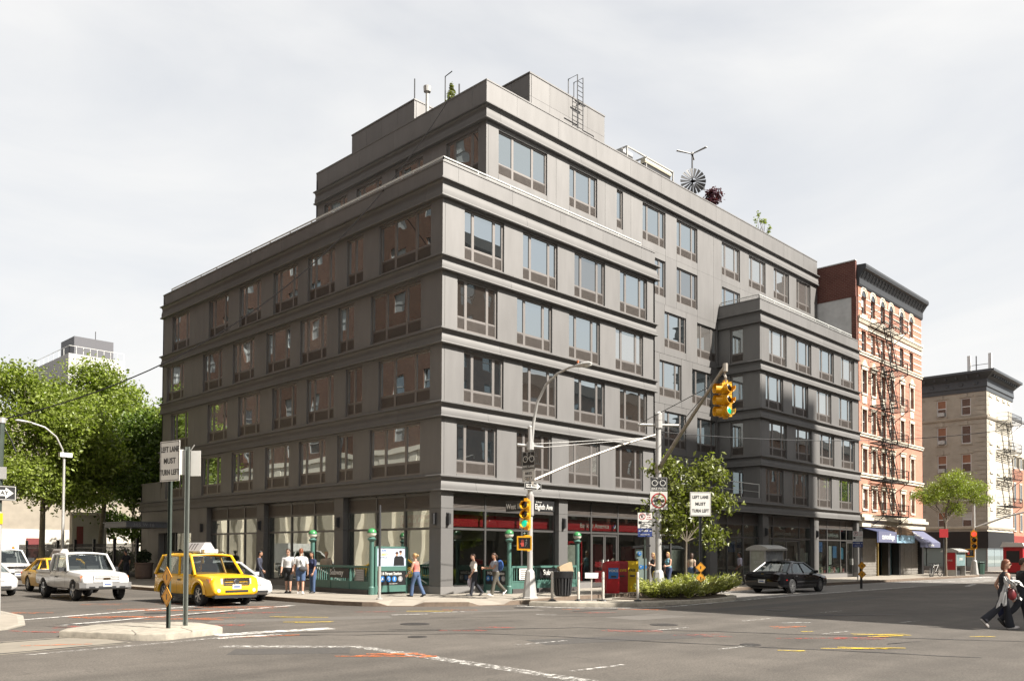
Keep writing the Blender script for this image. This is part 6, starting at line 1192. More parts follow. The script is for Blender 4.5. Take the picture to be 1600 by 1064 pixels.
def station_panel(parent, loc, rz, w, poster=True, txt='14 Street Station'):
    """green frame: poster above, station board with line bullets below; local XZ facing -Y"""
    hold = MB(); hold.box(-w / 2, -w / 2 + 0.1, -0.05, 0.05, 0, 2.05 if poster else 1.2); hold.box(w / 2 - 0.1, w / 2, -0.05, 0.05, 0, 2.05 if poster else 1.2); hold.box(-w / 2 + 0.1, w / 2 - 0.1, -0.04, 0.04, 1.0, 1.2); hold.box(-w / 2 + 0.1, w / 2 - 0.1, -0.04, 0.04, 0.1, 0.38)
    if poster: hold.box(-w / 2 + 0.1, w / 2 - 0.1, -0.05, 0.05, 1.98, 2.05)
    o = hold.build('sign_frame', SGREEN, parent); o.location = loc; rot(o, rz)
    b = MB().box(-w / 2 + 0.1, w / 2 - 0.1, -0.02, 0.02, 0.38, 1.0).build('station_board', SIGN_B, o); letters(txt, 0.19, SIGN_W, b, (0, -0.026, 0.88), sx=0.85, bold=0.003); line_circles(b, -0.021, 0.65, 0.125, (-0.48, -0.16, 0.16, 0.48), (('A', BLUE_B), ('C', BLUE_B), ('E', BLUE_B), ('L', GREY_B))); letters('exit at all times', 0.07, SIGN_W, b, (0.1, -0.024, 0.45))
    if poster:
        p = MB().box(-w / 2 + 0.1, w / 2 - 0.1, -0.025, 0.025, 1.2, 1.98).build('poster', mat('poster_pale', (0.50, 0.56, 0.66), 0.3, var=0.15, scale=1.5), o)
        letters('ILORI', 0.09, BLUE_T, p, (-0.42, -0.03, 1.87)); letters('LIBERTY', 0.15, YEL_P, p, (-0.38, -0.03, 1.70), sx=0.7); letters('EYEWEAR', 0.1, GREY_B, p, (-0.4, -0.03, 1.57), sx=0.8)
        f = MB()                                # two figures in dark clothes, flat print
        for cx, s_ in ((0.28, 0.9), (0.48, 1.0)):
            f.prism([(cx - 0.2 * s_, 1.22), (cx + 0.2 * s_, 1.22), (cx + 0.19 * s_, 1.55 * 1.0), (cx + 0.08 * s_, 1.64), (cx - 0.08 * s_, 1.64), (cx - 0.17 * s_, 1.55)], lambda u, v, q: (u, q, v), -0.029 - 0.001 * s_, -0.0255)
        f.build('printed_figures', SIGN_B, p); f = MB(); sk = mat('poster_skin', (0.42, 0.26, 0.18), 0.5); hr = mat('poster_hair', (0.06, 0.025, 0.015), 0.5)
        for cx, z in ((0.28, 1.72), (0.48, 1.76)): f.ball((cx, -0.03, z), 0.07, 0.003, 0.09, 12, 6)
        f.build('printed_faces', sk, p); f = MB()
        for cx, z in ((0.28, 1.77), (0.48, 1.83)): f.ball((cx, -0.033, z), 0.085, 0.003, 0.055, 12, 6)
        f.build('printed_hair', hr, p)
    return o
STAIR_SHADOW = mat('stair_shadow_black', (0.006, 0.006, 0.006), 0.9)  # flat black sheets stand in for shade in the stair openings
sa = thing('subway_entrance', 'green railed subway entrance with two globe lamps and poster along the side street', 'subway entrance', (0, 0, 0))
for x, y in ((-2.3, 6.35), (-2.3, 1.8)): globe_lamp(sa, x, y)
rail_fence(sa, (-2.3, 6.35), (-2.3, 1.95)); station_panel(sa, (-1.3, 1.75, 0), 0.0, 1.75); MB().box(-2.15, -0.2, 1.95, 6.3, 0.004, 0.02).build('stair_shadow_sheet', STAIR_SHADOW, sa)
s = panel(sa, 'subway_board', 1.5, 0.42, SIGN_B, (-2.37, 4.1, 0.88), W); letters('Subway', 0.34, SIGN_W, s, (-0.2, -0.004, 0.02), bold=0.004); s = panel(sa, 'notice', 0.62, 0.5, mat('notice_grey', (0.22, 0.21, 0.2), 0.5), (-2.37, 2.55, 0.82), W)
for k in range(5): MB().box(-0.25, 0.25, -0.003, 0, 0.18 - k * 0.09, 0.2 - k * 0.09).build('printed_line', SASH_G, s)
hr_ = MB(); hr_.tube([(-2.1, 6.0, 1.0), (-1.9, 4.0, 0.3)], 0.03, 6); hr_.build('handrail', GALV, sa)
sb = thing('subway_entrance', 'green railed subway entrance with two globe lamps on the avenue side', 'subway entrance', (0, 0, 0))
for x, y in ((2.8, -1.35), (7.45, -1.35)): globe_lamp(sb, x, y)
rail_fence(sb, (2.95, -1.35), (7.35, -1.35)); station_panel(sb, (2.78, -0.55, 0), W, 1.5, poster=False); MB().box(2.9, 7.5, -1.2, -0.1, 0.004, 0.02).build('stair_shadow_sheet', STAIR_SHADOW, sb)
s = panel(sb, 'subway_board', 1.75, 0.42, SIGN_B, (5.6, -1.43, 0.88), 0.0); letters('Subway', 0.34, SIGN_W, s, (-0.15, -0.004, 0.02), bold=0.004); s = panel(sb, 'notice', 0.75, 0.5, SIGN_W, (3.75, -1.43, 0.85), 0.0)
for k in range(5): MB().box(-0.3, 0.3, -0.003, 0, 0.17 - k * 0.09, 0.2 - k * 0.09).build('printed_line', SIGN_B, s)
# ---- litter bin, newspaper boxes, meter, bollards
tb = thing('litter_basket', 'black slatted litter basket with cardboard sticking out', 'bin', (2.95, -4.35, 0)); MB().lathe([(0.02, 0.02), (0.30, 0.02), (0.36, 0.95), (0.34, 0.95), (0.28, 0.05)], (0, 0, 0), 16).build('liner', BLACK, tb)
sm = MB().bar((0.33, 0, 0.05), (0.395, 0, 0.75), 0.03, 0.06, upv=(0, 1, 0)).mesh('slat', METAL_D)
for k in range(18): rot(obj('slat', sm, tb), k * 2 * math.pi / 18)
MB().lathe([(0.37, 0.74), (0.42, 0.76), (0.44, 1.02), (0.40, 1.05), (0.36, 1.0)], (0, 0, 0), 18).build('rim', BLACK, tb, smooth=40); MB().obox((0.1, -0.05, 1.12), (0.26, -0.12, 0.1), (0.06, 0.12, 0.0), (-0.06, 0.0, 0.2)).build('cardboard', mat('cardboard', (0.50, 0.38, 0.24), 0.8), tb)
def news_box(loc, rz, mt, label, title, tm, bm):
    o = thing('newspaper_box', label, 'newspaper box', loc, rz, 'newspaper boxes by the planter'); MB().prism([(-0.22, 0.0), (0.22, 0.0), (0.24, 0.3), (0.24, 0.95), (0.18, 1.12), (-0.24, 1.2), (-0.26, 1.1), (-0.24, 0.3)], lambda u, v, q: (q, u, v), -0.26, 0.26).build('casing', mt, o); p = MB().box(-0.2, 0.2, -0.275, -0.262, 0.55, 0.95).build('door', bm, o); letters(title, 0.13, tm, p, (0, -0.28, 0.84), bold=0.003); MB().box(-0.1, 0.1, -0.3, -0.276, 0.6, 0.66).build('handle', METAL_D, p); o.scale = (1.2,) * 3; return o
news_box((6.7, -3.95, 0), rad(-30), RED_P, 'red newspaper box with blue VOICE panel', 'VOICE', SIGN_W, BLUE_B); news_box((7.6, -3.75, 0), rad(-32), mat('box_maroon', (0.30, 0.01, 0.02), 0.4), 'second, darker red newspaper box beside the VOICE box', 'NEWS', YEL_P, MATS['box_maroon']); news_box((8.45, -3.7, 0), rad(-30), YEL_P, 'yellow newspaper box next to the red ones', 'FREE', SIGN_B, YEL_P)
mt_ = thing('parking_meter', 'grey-green parking meter kiosk with blue P discs and dark solar cap', 'parking meter', (9.35, -3.75, 0), rad(-40)); MB().box(-0.2, 0.2, -0.15, 0.15, 0, 1.55).build('cabinet', STEEL_G, mt_); MB().box(-0.26, -0.18, -0.1, 0.1, 1.5, 2.0).build('head', STEEL_G, mt_); MB().box(-0.3, 0.0, -0.13, 0.13, 1.55, 2.0).build('sign_head', STEEL_G, mt_); MB().obox((-0.05, 0, 2.12), (0.42, 0, 0.04), (0, 0.22, 0), (0, 0, 0.05)).build('solar_cap', BLACK, mt_)
for x, z in ((-0.15, 1.78), (-0.08, 1.15), (0.1, 1.15)): m_ = MB(); disc(m_, (x, 0, z), 0.1, -0.165, -0.15, 16); o = m_.build('p_disc', BLUE_B, mt_); letters('P', 0.14, SIGN_W, o, (x, -0.168, z))
yb = thing('yellow_bollard', 'short yellow pipe bollard behind the planter', 'bollard', (9.9, -4.1, 0)); MB().lathe([(0.1, 0), (0.1, 0.85), (0.07, 0.93), (0.02, 0.96)], (0, 0, 0), 12).build('pipe', YEL_P, yb, smooth=40); MB().lathe([(0.14, 0), (0.14, 0.05)], (0, 0, 0), 12).build('base_ring', METAL_D, yb)
FLEX = mat('flex_post', (0.50, 0.46, 0.40), 0.6, var=0.1)
for i, (x, y, lb) in enumerate(((0.05, -6.35, 'leftmost, beside the corner pole'), (0.75, -7.05, 'in front of the litter basket'), (1.35, -7.75, 'third from the left, by the white board'), (2.3, -8.65, 'rightmost, by the red newspaper box'))):
    o = thing('flexible_bollard', 'slim pale flexible bollard on the kerb island, ' + lb, 'bollard', (x, y, 0.0), group='flexible bollards'); MB().lathe([(0.055, 0.0), (0.05, 1.06), (0.03, 1.1)], (0, 0, 0), 10).build('tube', FLEX, o, smooth=40); MB().lathe([(0.15, 0), (0.13, 0.04), (0.06, 0.07)], (0, 0, 0), 12).build('foot', BLACK, o); MB().lathe([(0.056, 0.82), (0.055, 0.9)], (0, 0, 0), 10).build('band', GALV, o)
wb = thing('white_board', 'small white board fixed beside the third flexible bollard', 'board', (1.1, -7.4, 0)); MB().box(-0.25, 0.25, -0.015, 0.015, 0.85, 1.06).build('board', WHITE, wb); wb.rotation_euler = (0, 0, rad(-44)); MB().box(-0.02, 0.02, 0.015, 0.05, 0.0, 1.0).build('leg', FLEX, wb)
# ---- phone kiosks, bikes, far corner signals
def kiosk(loc, rz, label, t1, c1, t2, c2, w=1.9, d=1.0):
    o = thing('phone_kiosk', label, 'phone kiosk', loc, rz); arcp = [(-d / 2 - 0.2 + (d + 0.4) * k / 8, 2.1 + 0.22 * math.sin(math.pi * k / 8)) for k in range(9)]; MB().prism(arcp + [(d / 2 + 0.2, 2.0), (-d / 2 - 0.2, 2.0)], lambda u, v, q: (q, u, v), -w / 2 - 0.1, w / 2 + 0.1).build('roof', GALV, o)
    for x in (-w / 2, w / 2 - 0.08): MB().box(x, x + 0.08, -d / 2, d / 2, 0.0, 2.0).build('side_frame', GALV, o)
    a = MB().box(-w / 2 + 0.08, w / 2 - 0.08, -d / 2, -d / 2 + 0.06, 0.85, 1.95).build('poster_panel', c1, o); letters(t1, 0.28, SIGN_W, a, (0, -d / 2 - 0.006, 1.4), bold=0.004)
    b = MB().box(-w / 2 - 0.03, -w / 2 - 0.004, -d / 2 + 0.08, d / 2 - 0.08, 0.5, 1.95).build('side_poster', c2, o); letters(t2, 0.2, SIGN_W, b, (-w / 2 - 0.035, 0, 1.3), W); MB().box(-w / 2 + 0.1, w / 2 - 0.1, -0.1, 0.1, 0.0, 0.6).build('pedestal', METAL_D, o); MB().box(-0.25, 0.25, 0.05, 0.25, 1.0, 1.7).build('telephone', BLACK, o); return o
kiosk((22.6, -3.2, 0), 0.0, 'silver phone kiosk with curved roof behind the black sedan', 'LOFT', mat('poster_grey', (0.25, 0.27, 0.28), 0.4, var=0.4, scale=3), 'CITY', mat('poster_cream', (0.42, 0.42, 0.34), 0.4, var=0.25, scale=3), 2.2)
kiosk((54.6, -3.7, 0), 0.0, 'silver phone kiosk with red poster under the bright street tree', 'SUPER 8', mat('poster_teal', (0.16, 0.24, 0.24), 0.4, var=0.3, scale=3), 'SALE', RED_P, 2.4)
def bicycle(loc, rz, label, mt):
    o = thing('bicycle', label, 'bicycle', loc, rz, 'bicycles by the tree')
    for x in (-0.52, 0.52):
        m_ = MB(); n = 24; m_.loft([[(x + r_ * math.cos(2 * math.pi * k / n), y_, 0.34 + r_ * math.sin(2 * math.pi * k / n)) for k in range(n)] for r_, y_ in ((0.34, -0.018), (0.34, 0.018), (0.30, 0.018), (0.30, -0.018), (0.34, -0.018))], cap=False); w_ = m_.build('wheel', BLACK, o); sp = MB()
        for k in range(10): a = math.pi * k / 10; sp.bar((x - 0.3 * math.cos(a), 0, 0.34 - 0.3 * math.sin(a)), (x + 0.3 * math.cos(a), 0, 0.34 + 0.3 * math.sin(a)), 0.006)
        sp.build('spokes', GALV, w_)
    f = MB(); P = {'a': (-0.52, 0.34), 'b': (-0.05, 0.30), 'c': (-0.2, 0.82), 'd': (0.34, 0.86), 'e': (0.52, 0.34), 'f': (0.31, 0.98)}
    for q in ('ab', 'bc', 'ca', 'cd', 'bd', 'de', 'df'): f.tube([(P[q[0]][0], 0, P[q[0]][1]), (P[q[1]][0], 0, P[q[1]][1])], 0.018, 6)
    f.build('frame', mt, o); MB().ball((-0.23, 0, 0.90), 0.14, 0.07, 0.035, 8, 4).build('saddle', BLACK, o); MB().tube([(0.3, -0.25, 1.0), (0.31, 0, 0.98), (0.3, 0.25, 1.0)], 0.016, 6).build('handlebar', METAL_D, o); MB().lathe([(0.09, -0.02), (0.09, 0.0)], (-0.05, -0.03, 0.30), 12, axis='y').build('crank', METAL_D, o)
    o.scale = (1 / K,) * 3; return o
bicycle((48.6, -3.8, 0), rad(8), 'black bicycle parked left of the bright street tree', BLACK); bicycle((50.2, -3.6, 0), rad(-14), 'silver bicycle parked against the bright street tree', GALV)
p3 = thing('traffic_signal_pole', 'silver signal pole showing red at the far corner by the beige building', 'signal pole', (60.3, -3.6, 0)); pole_base(p3, 0.36, 1.2); MB().tube([(0, 0, 1), (0, 0, 6.4)], [0.14, 0.11], 10).build('shaft', POLE_W, p3, smooth=40); MB().tube([(0, 0, 4.2), (0.6, -2.5, 5.2), (1.3, -5.5, 6.0), (2.1, -9.5, 6.5)], [0.09, 0.08, 0.07, 0.06], 8).build('mast_arm', POLE_W, p3, smooth=40); signal_head(p3, (-0.45, -0.1, 3.1), rad(-70), 0, 1.5, (0.0,)); walk_signal(p3, (-0.6, 0.2, 1.95), rad(-70), 1.4); b_ = MB()
for z in (2.4, 3.85, 1.95): b_.bar((0, 0, z), (-0.5, 0, z), 0.08)
b_.build('bracket', SIG_Y, p3)
rs = thing('red_notice_sign', 'small red notice on a dark post under the bright street tree', 'sign', (51.2, -3.9, 0)); MB().bar((0, 0, 0), (0, 0, 3.9), 0.08).build('post', METAL_D, rs); panel(rs, 'notice', 0.7, 0.7, SIGN_R, (-0.06, -0.05, 3.55), rad(-50))
gt = thing('green_bin', 'dark green litter bin at the far corner beside the signal pole', 'bin', (62.2, -3.4, 0)); MB().lathe([(0.5, 0), (0.55, 1.1), (0.5, 1.15)], (0, 0, 0), 12).build('drum', mat('bin_green', (0.03, 0.07, 0.05), 0.5), gt); MB().lathe([(0.57, 1.02), (0.57, 1.1)], (0, 0, 0), 12).build('rim', BLACK, gt)
rk = thing('red_news_stand', 'red roofed news stand across the next street, right of the signal pole', 'news stand', (75.5, -3.2, 0)); MB().box(-1.2, 1.2, -0.9, 0.9, 0, 2.6).build('cabin', RED_P, rk); MB().prism([(-1.1, 2.6), (1.1, 2.6), (0.9, 3.1), (-0.9, 3.0)], lambda u, v, q: (q, u, v), -1.4, 1.4).build('roof', SIGN_W, rk); MB().box(-1.21, -1.2, -0.6, 0.6, 1.0, 2.2).build('hatch', BLACK, rk)
# ---- roof furniture of the main building
wm = thing('rooftop_windmill', 'black farm windmill with round fan and white propeller on the roof edge', 'windmill', (26.1, 4.1, 25.5)); MB().tube([(0, 0, 0), (0, 0, 3.75)], [0.07, 0.05], 8).build('mast', METAL_D, wm); fan = MB(); ax = Vector((-0.70, -0.71, 0)); rr_ = Vector((0.71, -0.70, 0))
for k in range(18):
    a = 2 * math.pi * k / 18; d = rr_ * math.cos(a) + Vector((0, 0, math.sin(a))); t_ = rr_ * -math.sin(a) + Vector((0, 0, math.cos(a))); c0 = Vector((-0.2, -0.2, 1.75)); p0 = c0 + d * 0.2; p1_ = c0 + d * 0.88; fan.add([p0 - t_ * 0.03, p0 + t_ * 0.03, p1_ + t_ * 0.11 + ax * 0.03, p1_ - t_ * 0.11 - ax * 0.03], [(0, 1, 2, 3)])
fan.lathe([(0.2, 0), (0.2, 0.05)], (-0.2, -0.2, 1.72), 12); fan.build('fan', BLACK, wm); MB().obox((0.8, -0.1, 1.7), (0.45, -0.1, 0.02), (0, 0.01, 0), (0, 0, 0.16)).build('tail_vane', METAL_D, wm)
pr_ = MB()
for k in range(3):
    a = 2 * math.pi * k / 3 + 0.5; d = Vector((math.cos(a), math.sin(a), 0.08)); n_ = Vector((-math.sin(a), math.cos(a), 0)); c = Vector((0, 0, 3.75)); pr_.add([c - n_ * 0.05, c + n_ * 0.05, c + d * 1.15 + n_ * 0.1, c + d * 1.15 - n_ * 0.1, c - n_ * 0.05 + Vector((0, 0, .03)), c + n_ * 0.05 + Vector((0, 0, .03)), c + d * 1.15 + n_ * 0.1 + Vector((0, 0, .03)), c + d * 1.15 - n_ * 0.1 + Vector((0, 0, .03))], [(0, 1, 2, 3), (4, 5, 6, 7), (0, 1, 5, 4), (1, 2, 6, 5), (2, 3, 7, 6), (3, 0, 4, 7)])
pr_.lathe([(0.1, 3.7), (0.12, 3.85)], (0, 0, 0), 8); pr_.build('propeller', WHITE, wm)
pg = thing('roof_pergola', 'white framed pergola with a rolled awning on the roof edge', 'pergola', (18.0, 3.5, 25.5)); m_ = MB()
for x in (0, 2.0, 5.0):
    for y in (0.1, 1.5): m_.bar((x, y, 0), (x, y, 1.35), 0.08)
for y in (0.1, 1.5): m_.bar((0, y, 1.33), (5.0, y, 1.33), 0.08)
for x in (0, 2.0, 5.0): m_.bar((x, 0.1, 1.33), (x, 1.5, 1.33), 0.08)
m_.build('frame', GALV, pg); MB().tube([(1.8, 0.2, 1.05), (4.7, 0.2, 1.05)], 0.2, 10).build('rolled_awning', mat('awning_cream', (0.6, 0.56, 0.45), 0.7), pg); MB().box(1.8, 4.7, 0.1, 0.9, 0.55, 0.9).build('counter', METAL_D, pg); MB().box(-0.1, 1.0, 0.4, 1.4, 0, 1.3).build('cabinet', STUCCO, pg)
vt = thing('roof_vents', 'bent vent pipe and short masts on the tower roof beside the conifer', 'roof vent', (6.3, 8.0, 25.5)); MB().lathe([(0.09, 0), (0.09, 2.0), (0.2, 2.05), (0.22, 2.35), (0.1, 2.4)], (0, 0.7, 0), 10).build('cowl_pipe', GALV, vt); MB().tube([(0.2, -0.6, 0), (0.2, -0.6, 2.5), (0.35, -1.0, 2.7)], 0.03, 6).build('bent_pipe', METAL_D, vt); MB().tube([(-0.2, -2.2, 0), (-0.2, -2.2, 1.3)], 0.04, 6).build('stub_mast', METAL_D, vt); MB().tube([(0.75, 2.75, 1.0), (0.75, 2.75, 3.9)], 0.035, 6).build('whip_mast', METAL_D, vt)
ac = thing('roof_canvas', 'white canvas cover on the terrace at the left end of the tower', 'canvas', (2.2, 17.5, 18.62)); MB().prism([(-1.2, 0), (1.2, 0), (0.2, 1.5), (-0.1, 1.5)], lambda u, v, q: (u, q, v), -1.6, 1.6).build('cover', WHITE, ac)
# ================================================================== vehicles (built in metres, nose along +x)
TYRE = mat('tyre', (0.016, 0.016, 0.017), 0.85, var=0.2); RIM = mat('rim_alloy', (0.55, 0.55, 0.55), 0.3, 0.85, var=0.05); CARGL = glass_mat('car_glass', 0.10, tint=(0.45, 0.48, 0.47), see=True); CHROME = mat('chrome', (0.62, 0.62, 0.62), 0.12, 1.0, var=0.02); LAMP_C = mat('headlamp_clear', (0.70, 0.70, 0.68), 0.12, 0.3, coat=1.0); LAMP_R = mat('tail_red', (0.40, 0.01, 0.012), 0.2, coat=1.0); LAMP_O = mat('indicator_orange', (0.70, 0.17, 0.01), 0.25, coat=1.0); TRIM = mat('trim_black', (0.02, 0.02, 0.021), 0.55); PLATE = mat('plate_white', (0.62, 0.62, 0.58), 0.5); CABIN = mat('cabin_dark', (0.03, 0.028, 0.027), 0.8); SEATM = mat('seat_grey', (0.10, 0.10, 0.10), 0.8)
def interp(st, x):
    if x <= st[0][0]: return st[0][1:]
    for a, b in zip(st, st[1:]):
        if x <= b[0]:
            t = (x - a[0]) / (b[0] - a[0]); t = t * t * (3 - 2 * t) * 0.5 + t * 0.5; return tuple(p + (q - p) * t for p, q in zip(a[1:], b[1:]))
    return st[-1][1:]
def car(name, label, loc, rz, paint, st, cab, axles, wr, L, W, cat='car', rim_n=5, group=None, doors=(), bodyflare=0.0, wheel_w=0.22, pillars=(), extra_glass=True, rimm=None):
    """st: stations (x, z_low, z_top, half_width); cab: dict of greenhouse sizes; axles: (rear_x, front_x)"""
    o = thing(name, label, cat, loc, rz, group); o.scale = (1 / K,) * 3
    xs = sorted(set([s[0] for s in st] + [st[0][0] + (st[-1][0] - st[0][0]) * k / 34 for k in range(35)])); rings = []
    for x in xs:
        zl, zt, w = interp(st, x); h = zt - zl; crown = 0.035
        half = [(0.0, zl), (0.80 * w, zl), (0.95 * w, zl + 0.05), (0.985 * w, zl + 0.25 * h), (w, zl + 0.5 * h), (0.995 * w, zl + 0.70 * h), (0.965 * w, zt - 0.10 * min(1, h / 0.5)), (0.92 * w, zt - 0.03), (0.84 * w, zt), (0.5 * w, zt + crown * 0.7), (0.0, zt + crown)]
        rings.append([(x, -y, z) for y, z in half] + [(x, y, z) for y, z in half[-2:0:-1]])
    tmp = MB().loft(rings).build('tmp', paint); cut = MB()
    for ax in axles:
        for s in (-1, 1): cut.lathe([(wr * 1.17, s * (W / 2 - 0.27)), (wr * 1.17, s * (W / 2 + 0.2))], (ax, 0, wr), 22, axis='y')
    ct = cut.build('tmp_cut', paint); ct.hide_render = True; md = tmp.modifiers.new('b', 'BOOLEAN'); md.object = ct; md.operation = 'DIFFERENCE'; md.solver = 'EXACT'
    me = evaluated(tmp)
    me.polygons.foreach_set('use_smooth', [True] * len(me.polygons)); me.set_sharp_from_angle(angle=rad(32)); me.name = 'body'; body = obj('body', me, o)
    MB().box(st[0][0] + 0.25, st[-1][0] - 0.25, -W / 2 + 0.24, W / 2 - 0.24, st[len(st) // 2][1] + 0.02, 0.62).build('underbody', TRIM, o)
    # greenhouse frame with real openings: pillars, roof, glass
    c = cab; zb, zr, wb, wt = c['zb'], c['zr'], c['wb'], c['wt']; xf0, xf1, xr1, xr0 = c['xf0'], c['xf1'], c['xr1'], c['xr0']; bul = c.get('bul', 0.10)
    def P(side, u, t):          # surface points: t 0 belt .. 1 roof edge
        z = zb + (zr - zb) * t; w = wb + (wt - wb) * t; fx = xf0 + (xf1 - xf0) * t; rx = xr0 + (xr1 - xr0) * t
        if side == 'F': y = (u * 2 - 1) * w; return Vector((fx + bul * (1 - (y / w) ** 2), y, z))
        if side == 'B': y = (u * 2 - 1) * w; return Vector((rx - bul * 0.8 * (1 - (y / w) ** 2), y, z))
        y = w * (1 if side == 'L' else -1); return Vector((rx + (fx - rx) * u, y, z))
    def patch(side, corners, off, mt, nm, par, nu=6, nv=4, thick=0.0):
        (u0, t0), (u1, t1), (u2, t2), (u3, t3) = corners; V = []
        for j in range(nv + 1):
            for i in range(nu + 1):
                a, b = i / nu, j / nv; u = (u0 * (1 - a) + u1 * a) * (1 - b) + (u3 * (1 - a) + u2 * a) * b; t = (t0 * (1 - a) + t1 * a) * (1 - b) + (t3 * (1 - a) + t2 * a) * b
                p = P(side, u, t); n = {'F': Vector((0.6, 0, 0.5)), 'B': Vector((-0.6, 0, 0.5)), 'L': Vector((0, 1, 0.25)), 'R': Vector((0, -1, 0.25))}[side].normalized(); V.append(tuple(p + n * off))
        F = [(j * (nu + 1) + i, j * (nu + 1) + i + 1, (j + 1) * (nu + 1) + i + 1, (j + 1) * (nu + 1) + i) for j in range(nv) for i in range(nu)]
        m_ = MB().add(V, F); ob = m_.build(nm, mt, par, smooth=True); return ob
    def strip_between(mb, side, ca, cb, n=6, off=0.0):      # pillar between two (u,t) polylines
        pass
    # roof skin
    roof = MB(); nr = 10; rows_ = []
    for i in range(nr + 1):
        a = i / nr; row = []
        for j in range(9):
            b = j / 8 * 2 - 1; x = xr1 + (xf1 - xr1) * a; endb = (bul * (1 - b * b)) * (a if a > 0.5 else 0) * (2 * a - 1) if a > 0.5 else -bul * 0.8 * (1 - b * b) * (1 - 2 * a)
            arch = c.get('crown', 0.06) * (1 - b * b) + 0.05 * math.sin(math.pi * a); row.append((x + endb, b * wt, zr + arch))
        rows_.append(row)
    V = [p for r_ in rows_ for p in r_]; roof.add(V, [(i * 9 + j, i * 9 + j + 1, (i + 1) * 9 + j + 1, (i + 1) * 9 + j) for i in range(nr) for j in range(8)]); roof.build('roof', paint, o, smooth=True)
    # pillars
    pil = MB()
    def pillar_bar(side, u0, u1, w_):
        pts = [P(side, u0 + (u1 - u0) * t, t) for t in (-0.05, 0.25, 0.5, 0.75, 1.0)]
        pil.tube([p + Vector((0, 0, 0.0)) for p in pts], [w_] * 5, 6)
    for s in 'LR':
        pillar_bar(s, 1.0, 1.0, 0.045); pillar_bar(s, 0.0, 0.0, c.get('cp', 0.07))
        for u0, u1, w_ in pillars: pillar_bar(s, u0, u1, w_)
        pil.tube([P(s, u, 1.0) for u in (0, 0.25, 0.5, 0.75, 1.0)], 0.04, 6)
    for e in 'FB': pil.tube([P(e, u, 1.0) + Vector((0, 0, c.get('crown', 0.06) * (1 - (u * 2 - 1) ** 2))) for u in (0, 0.25, 0.5, 0.75, 1.0)], 0.035, 6)
    pil.build('pillars', paint, o, smooth=True)
    patch('F', ((0.03, 0.0), (0.97, 0.0), (0.97, 0.98), (0.03, 0.98)), 0.0, CARGL, 'windscreen', o)
    if not c.get('solid_rear'): patch('B', ((0.04, 0.05), (0.96, 0.05), (0.95, 0.97), (0.05, 0.97)), 0.0, CARGL, 'rear_window', o)
    for s in 'LR':
        for (u0, u1, um0, um1) in c['side']: patch(s, ((u0, 0.0), (u1, 0.0), (um1, 0.98), (um0, 0.98)), 0.0, CARGL, 'side_window', o)
        for (u0, u1, um0, um1) in c.get('blank', ()): patch(s, ((u0, -0.05), (u1, -0.05), (um1, 1.0), (um0, 1.0)), 0.012, paint, 'quarter_panel', o)
    # inside: dashboard and seats
    iw = wb * 0.85; MB().box(xf0 - 0.55, xf0 - 0.02, -iw, iw, zb - 0.35, zb - 0.02).build('dashboard', CABIN, o); sx = (xf1 + xr1) / 2 + 0.25
    MB().box(xr0 + 0.2, xf0 - 0.1, -iw, iw, zb - 0.42, zb - 0.35).build('cabin_floor', CABIN, o)
    for y in (-0.36, 0.36):
        m_ = MB(); m_.obox((sx, y, zb - 0.02), (0.08, 0, 0.0), (0, 0.24, 0), (-0.08, 0, 0.36)); m_.obox((sx - 0.1, y, zb + 0.42), (0.05, 0, 0), (0, 0.13, 0), (0, 0, 0.09)); m_.build('seat', SEATM, o)
    # wheels
    t = wr; tm = MB(); tm.lathe([(wr * 0.66, -wheel_w / 2), (wr * 0.9, -wheel_w / 2), (wr * 0.985, -wheel_w * 0.38), (wr, -wheel_w * 0.2), (wr, wheel_w * 0.2), (wr * 0.985, wheel_w * 0.38), (wr * 0.9, wheel_w / 2), (wr * 0.66, wheel_w / 2)], (0, 0, 0), 26, axis='y', caps=False); tyre = tm.mesh('wheel', TYRE, smooth=40)
    rm = MB(); rm.lathe([(wr * 0.70, -wheel_w * 0.46), (wr * 0.62, -wheel_w * 0.46), (wr * 0.59, -wheel_w * 0.2)], (0, 0, 0), 20, axis='y', caps=False); rm.lathe([(wr * 0.2, -wheel_w * 0.42), (wr * 0.14, -wheel_w * 0.47), (0.01, -wheel_w * 0.47)], (0, 0, 0), 10, axis='y')
    for k in range(rim_n):
        a = 2 * math.pi * k / rim_n + 0.3; d = Vector((math.cos(a), 0, math.sin(a))); n_ = Vector((-math.sin(a), 0, math.cos(a))); rm.obox(d * wr * 0.38 + Vector((0, -wheel_w * 0.38, 0)), d * wr * 0.24, n_ * wr * (0.075 if rim_n < 8 else 0.045), Vector((0, wheel_w * 0.08, 0)))
    rim = rm.mesh('rim', rimm or RIM, smooth=30); hole = MB(); hole.lathe([(wr * 0.57, -wheel_w * 0.19), (0.02, -wheel_w * 0.19)], (0, 0, 0), 18, axis='y'); holem = hole.mesh('brake_shadow', TRIM)  # flat black disc painted as the shade behind the spokes
    for ax in axles:
        for s in (-1, 1):
            w_ = obj('wheel', tyre, o, (ax, s * (W / 2 - wheel_w / 2 - 0.015), wr), 0 if s < 0 else math.pi); obj('rim', rim, w_); obj('wheel_shadow_disc', holem, w_, (0, -0.004, 0))
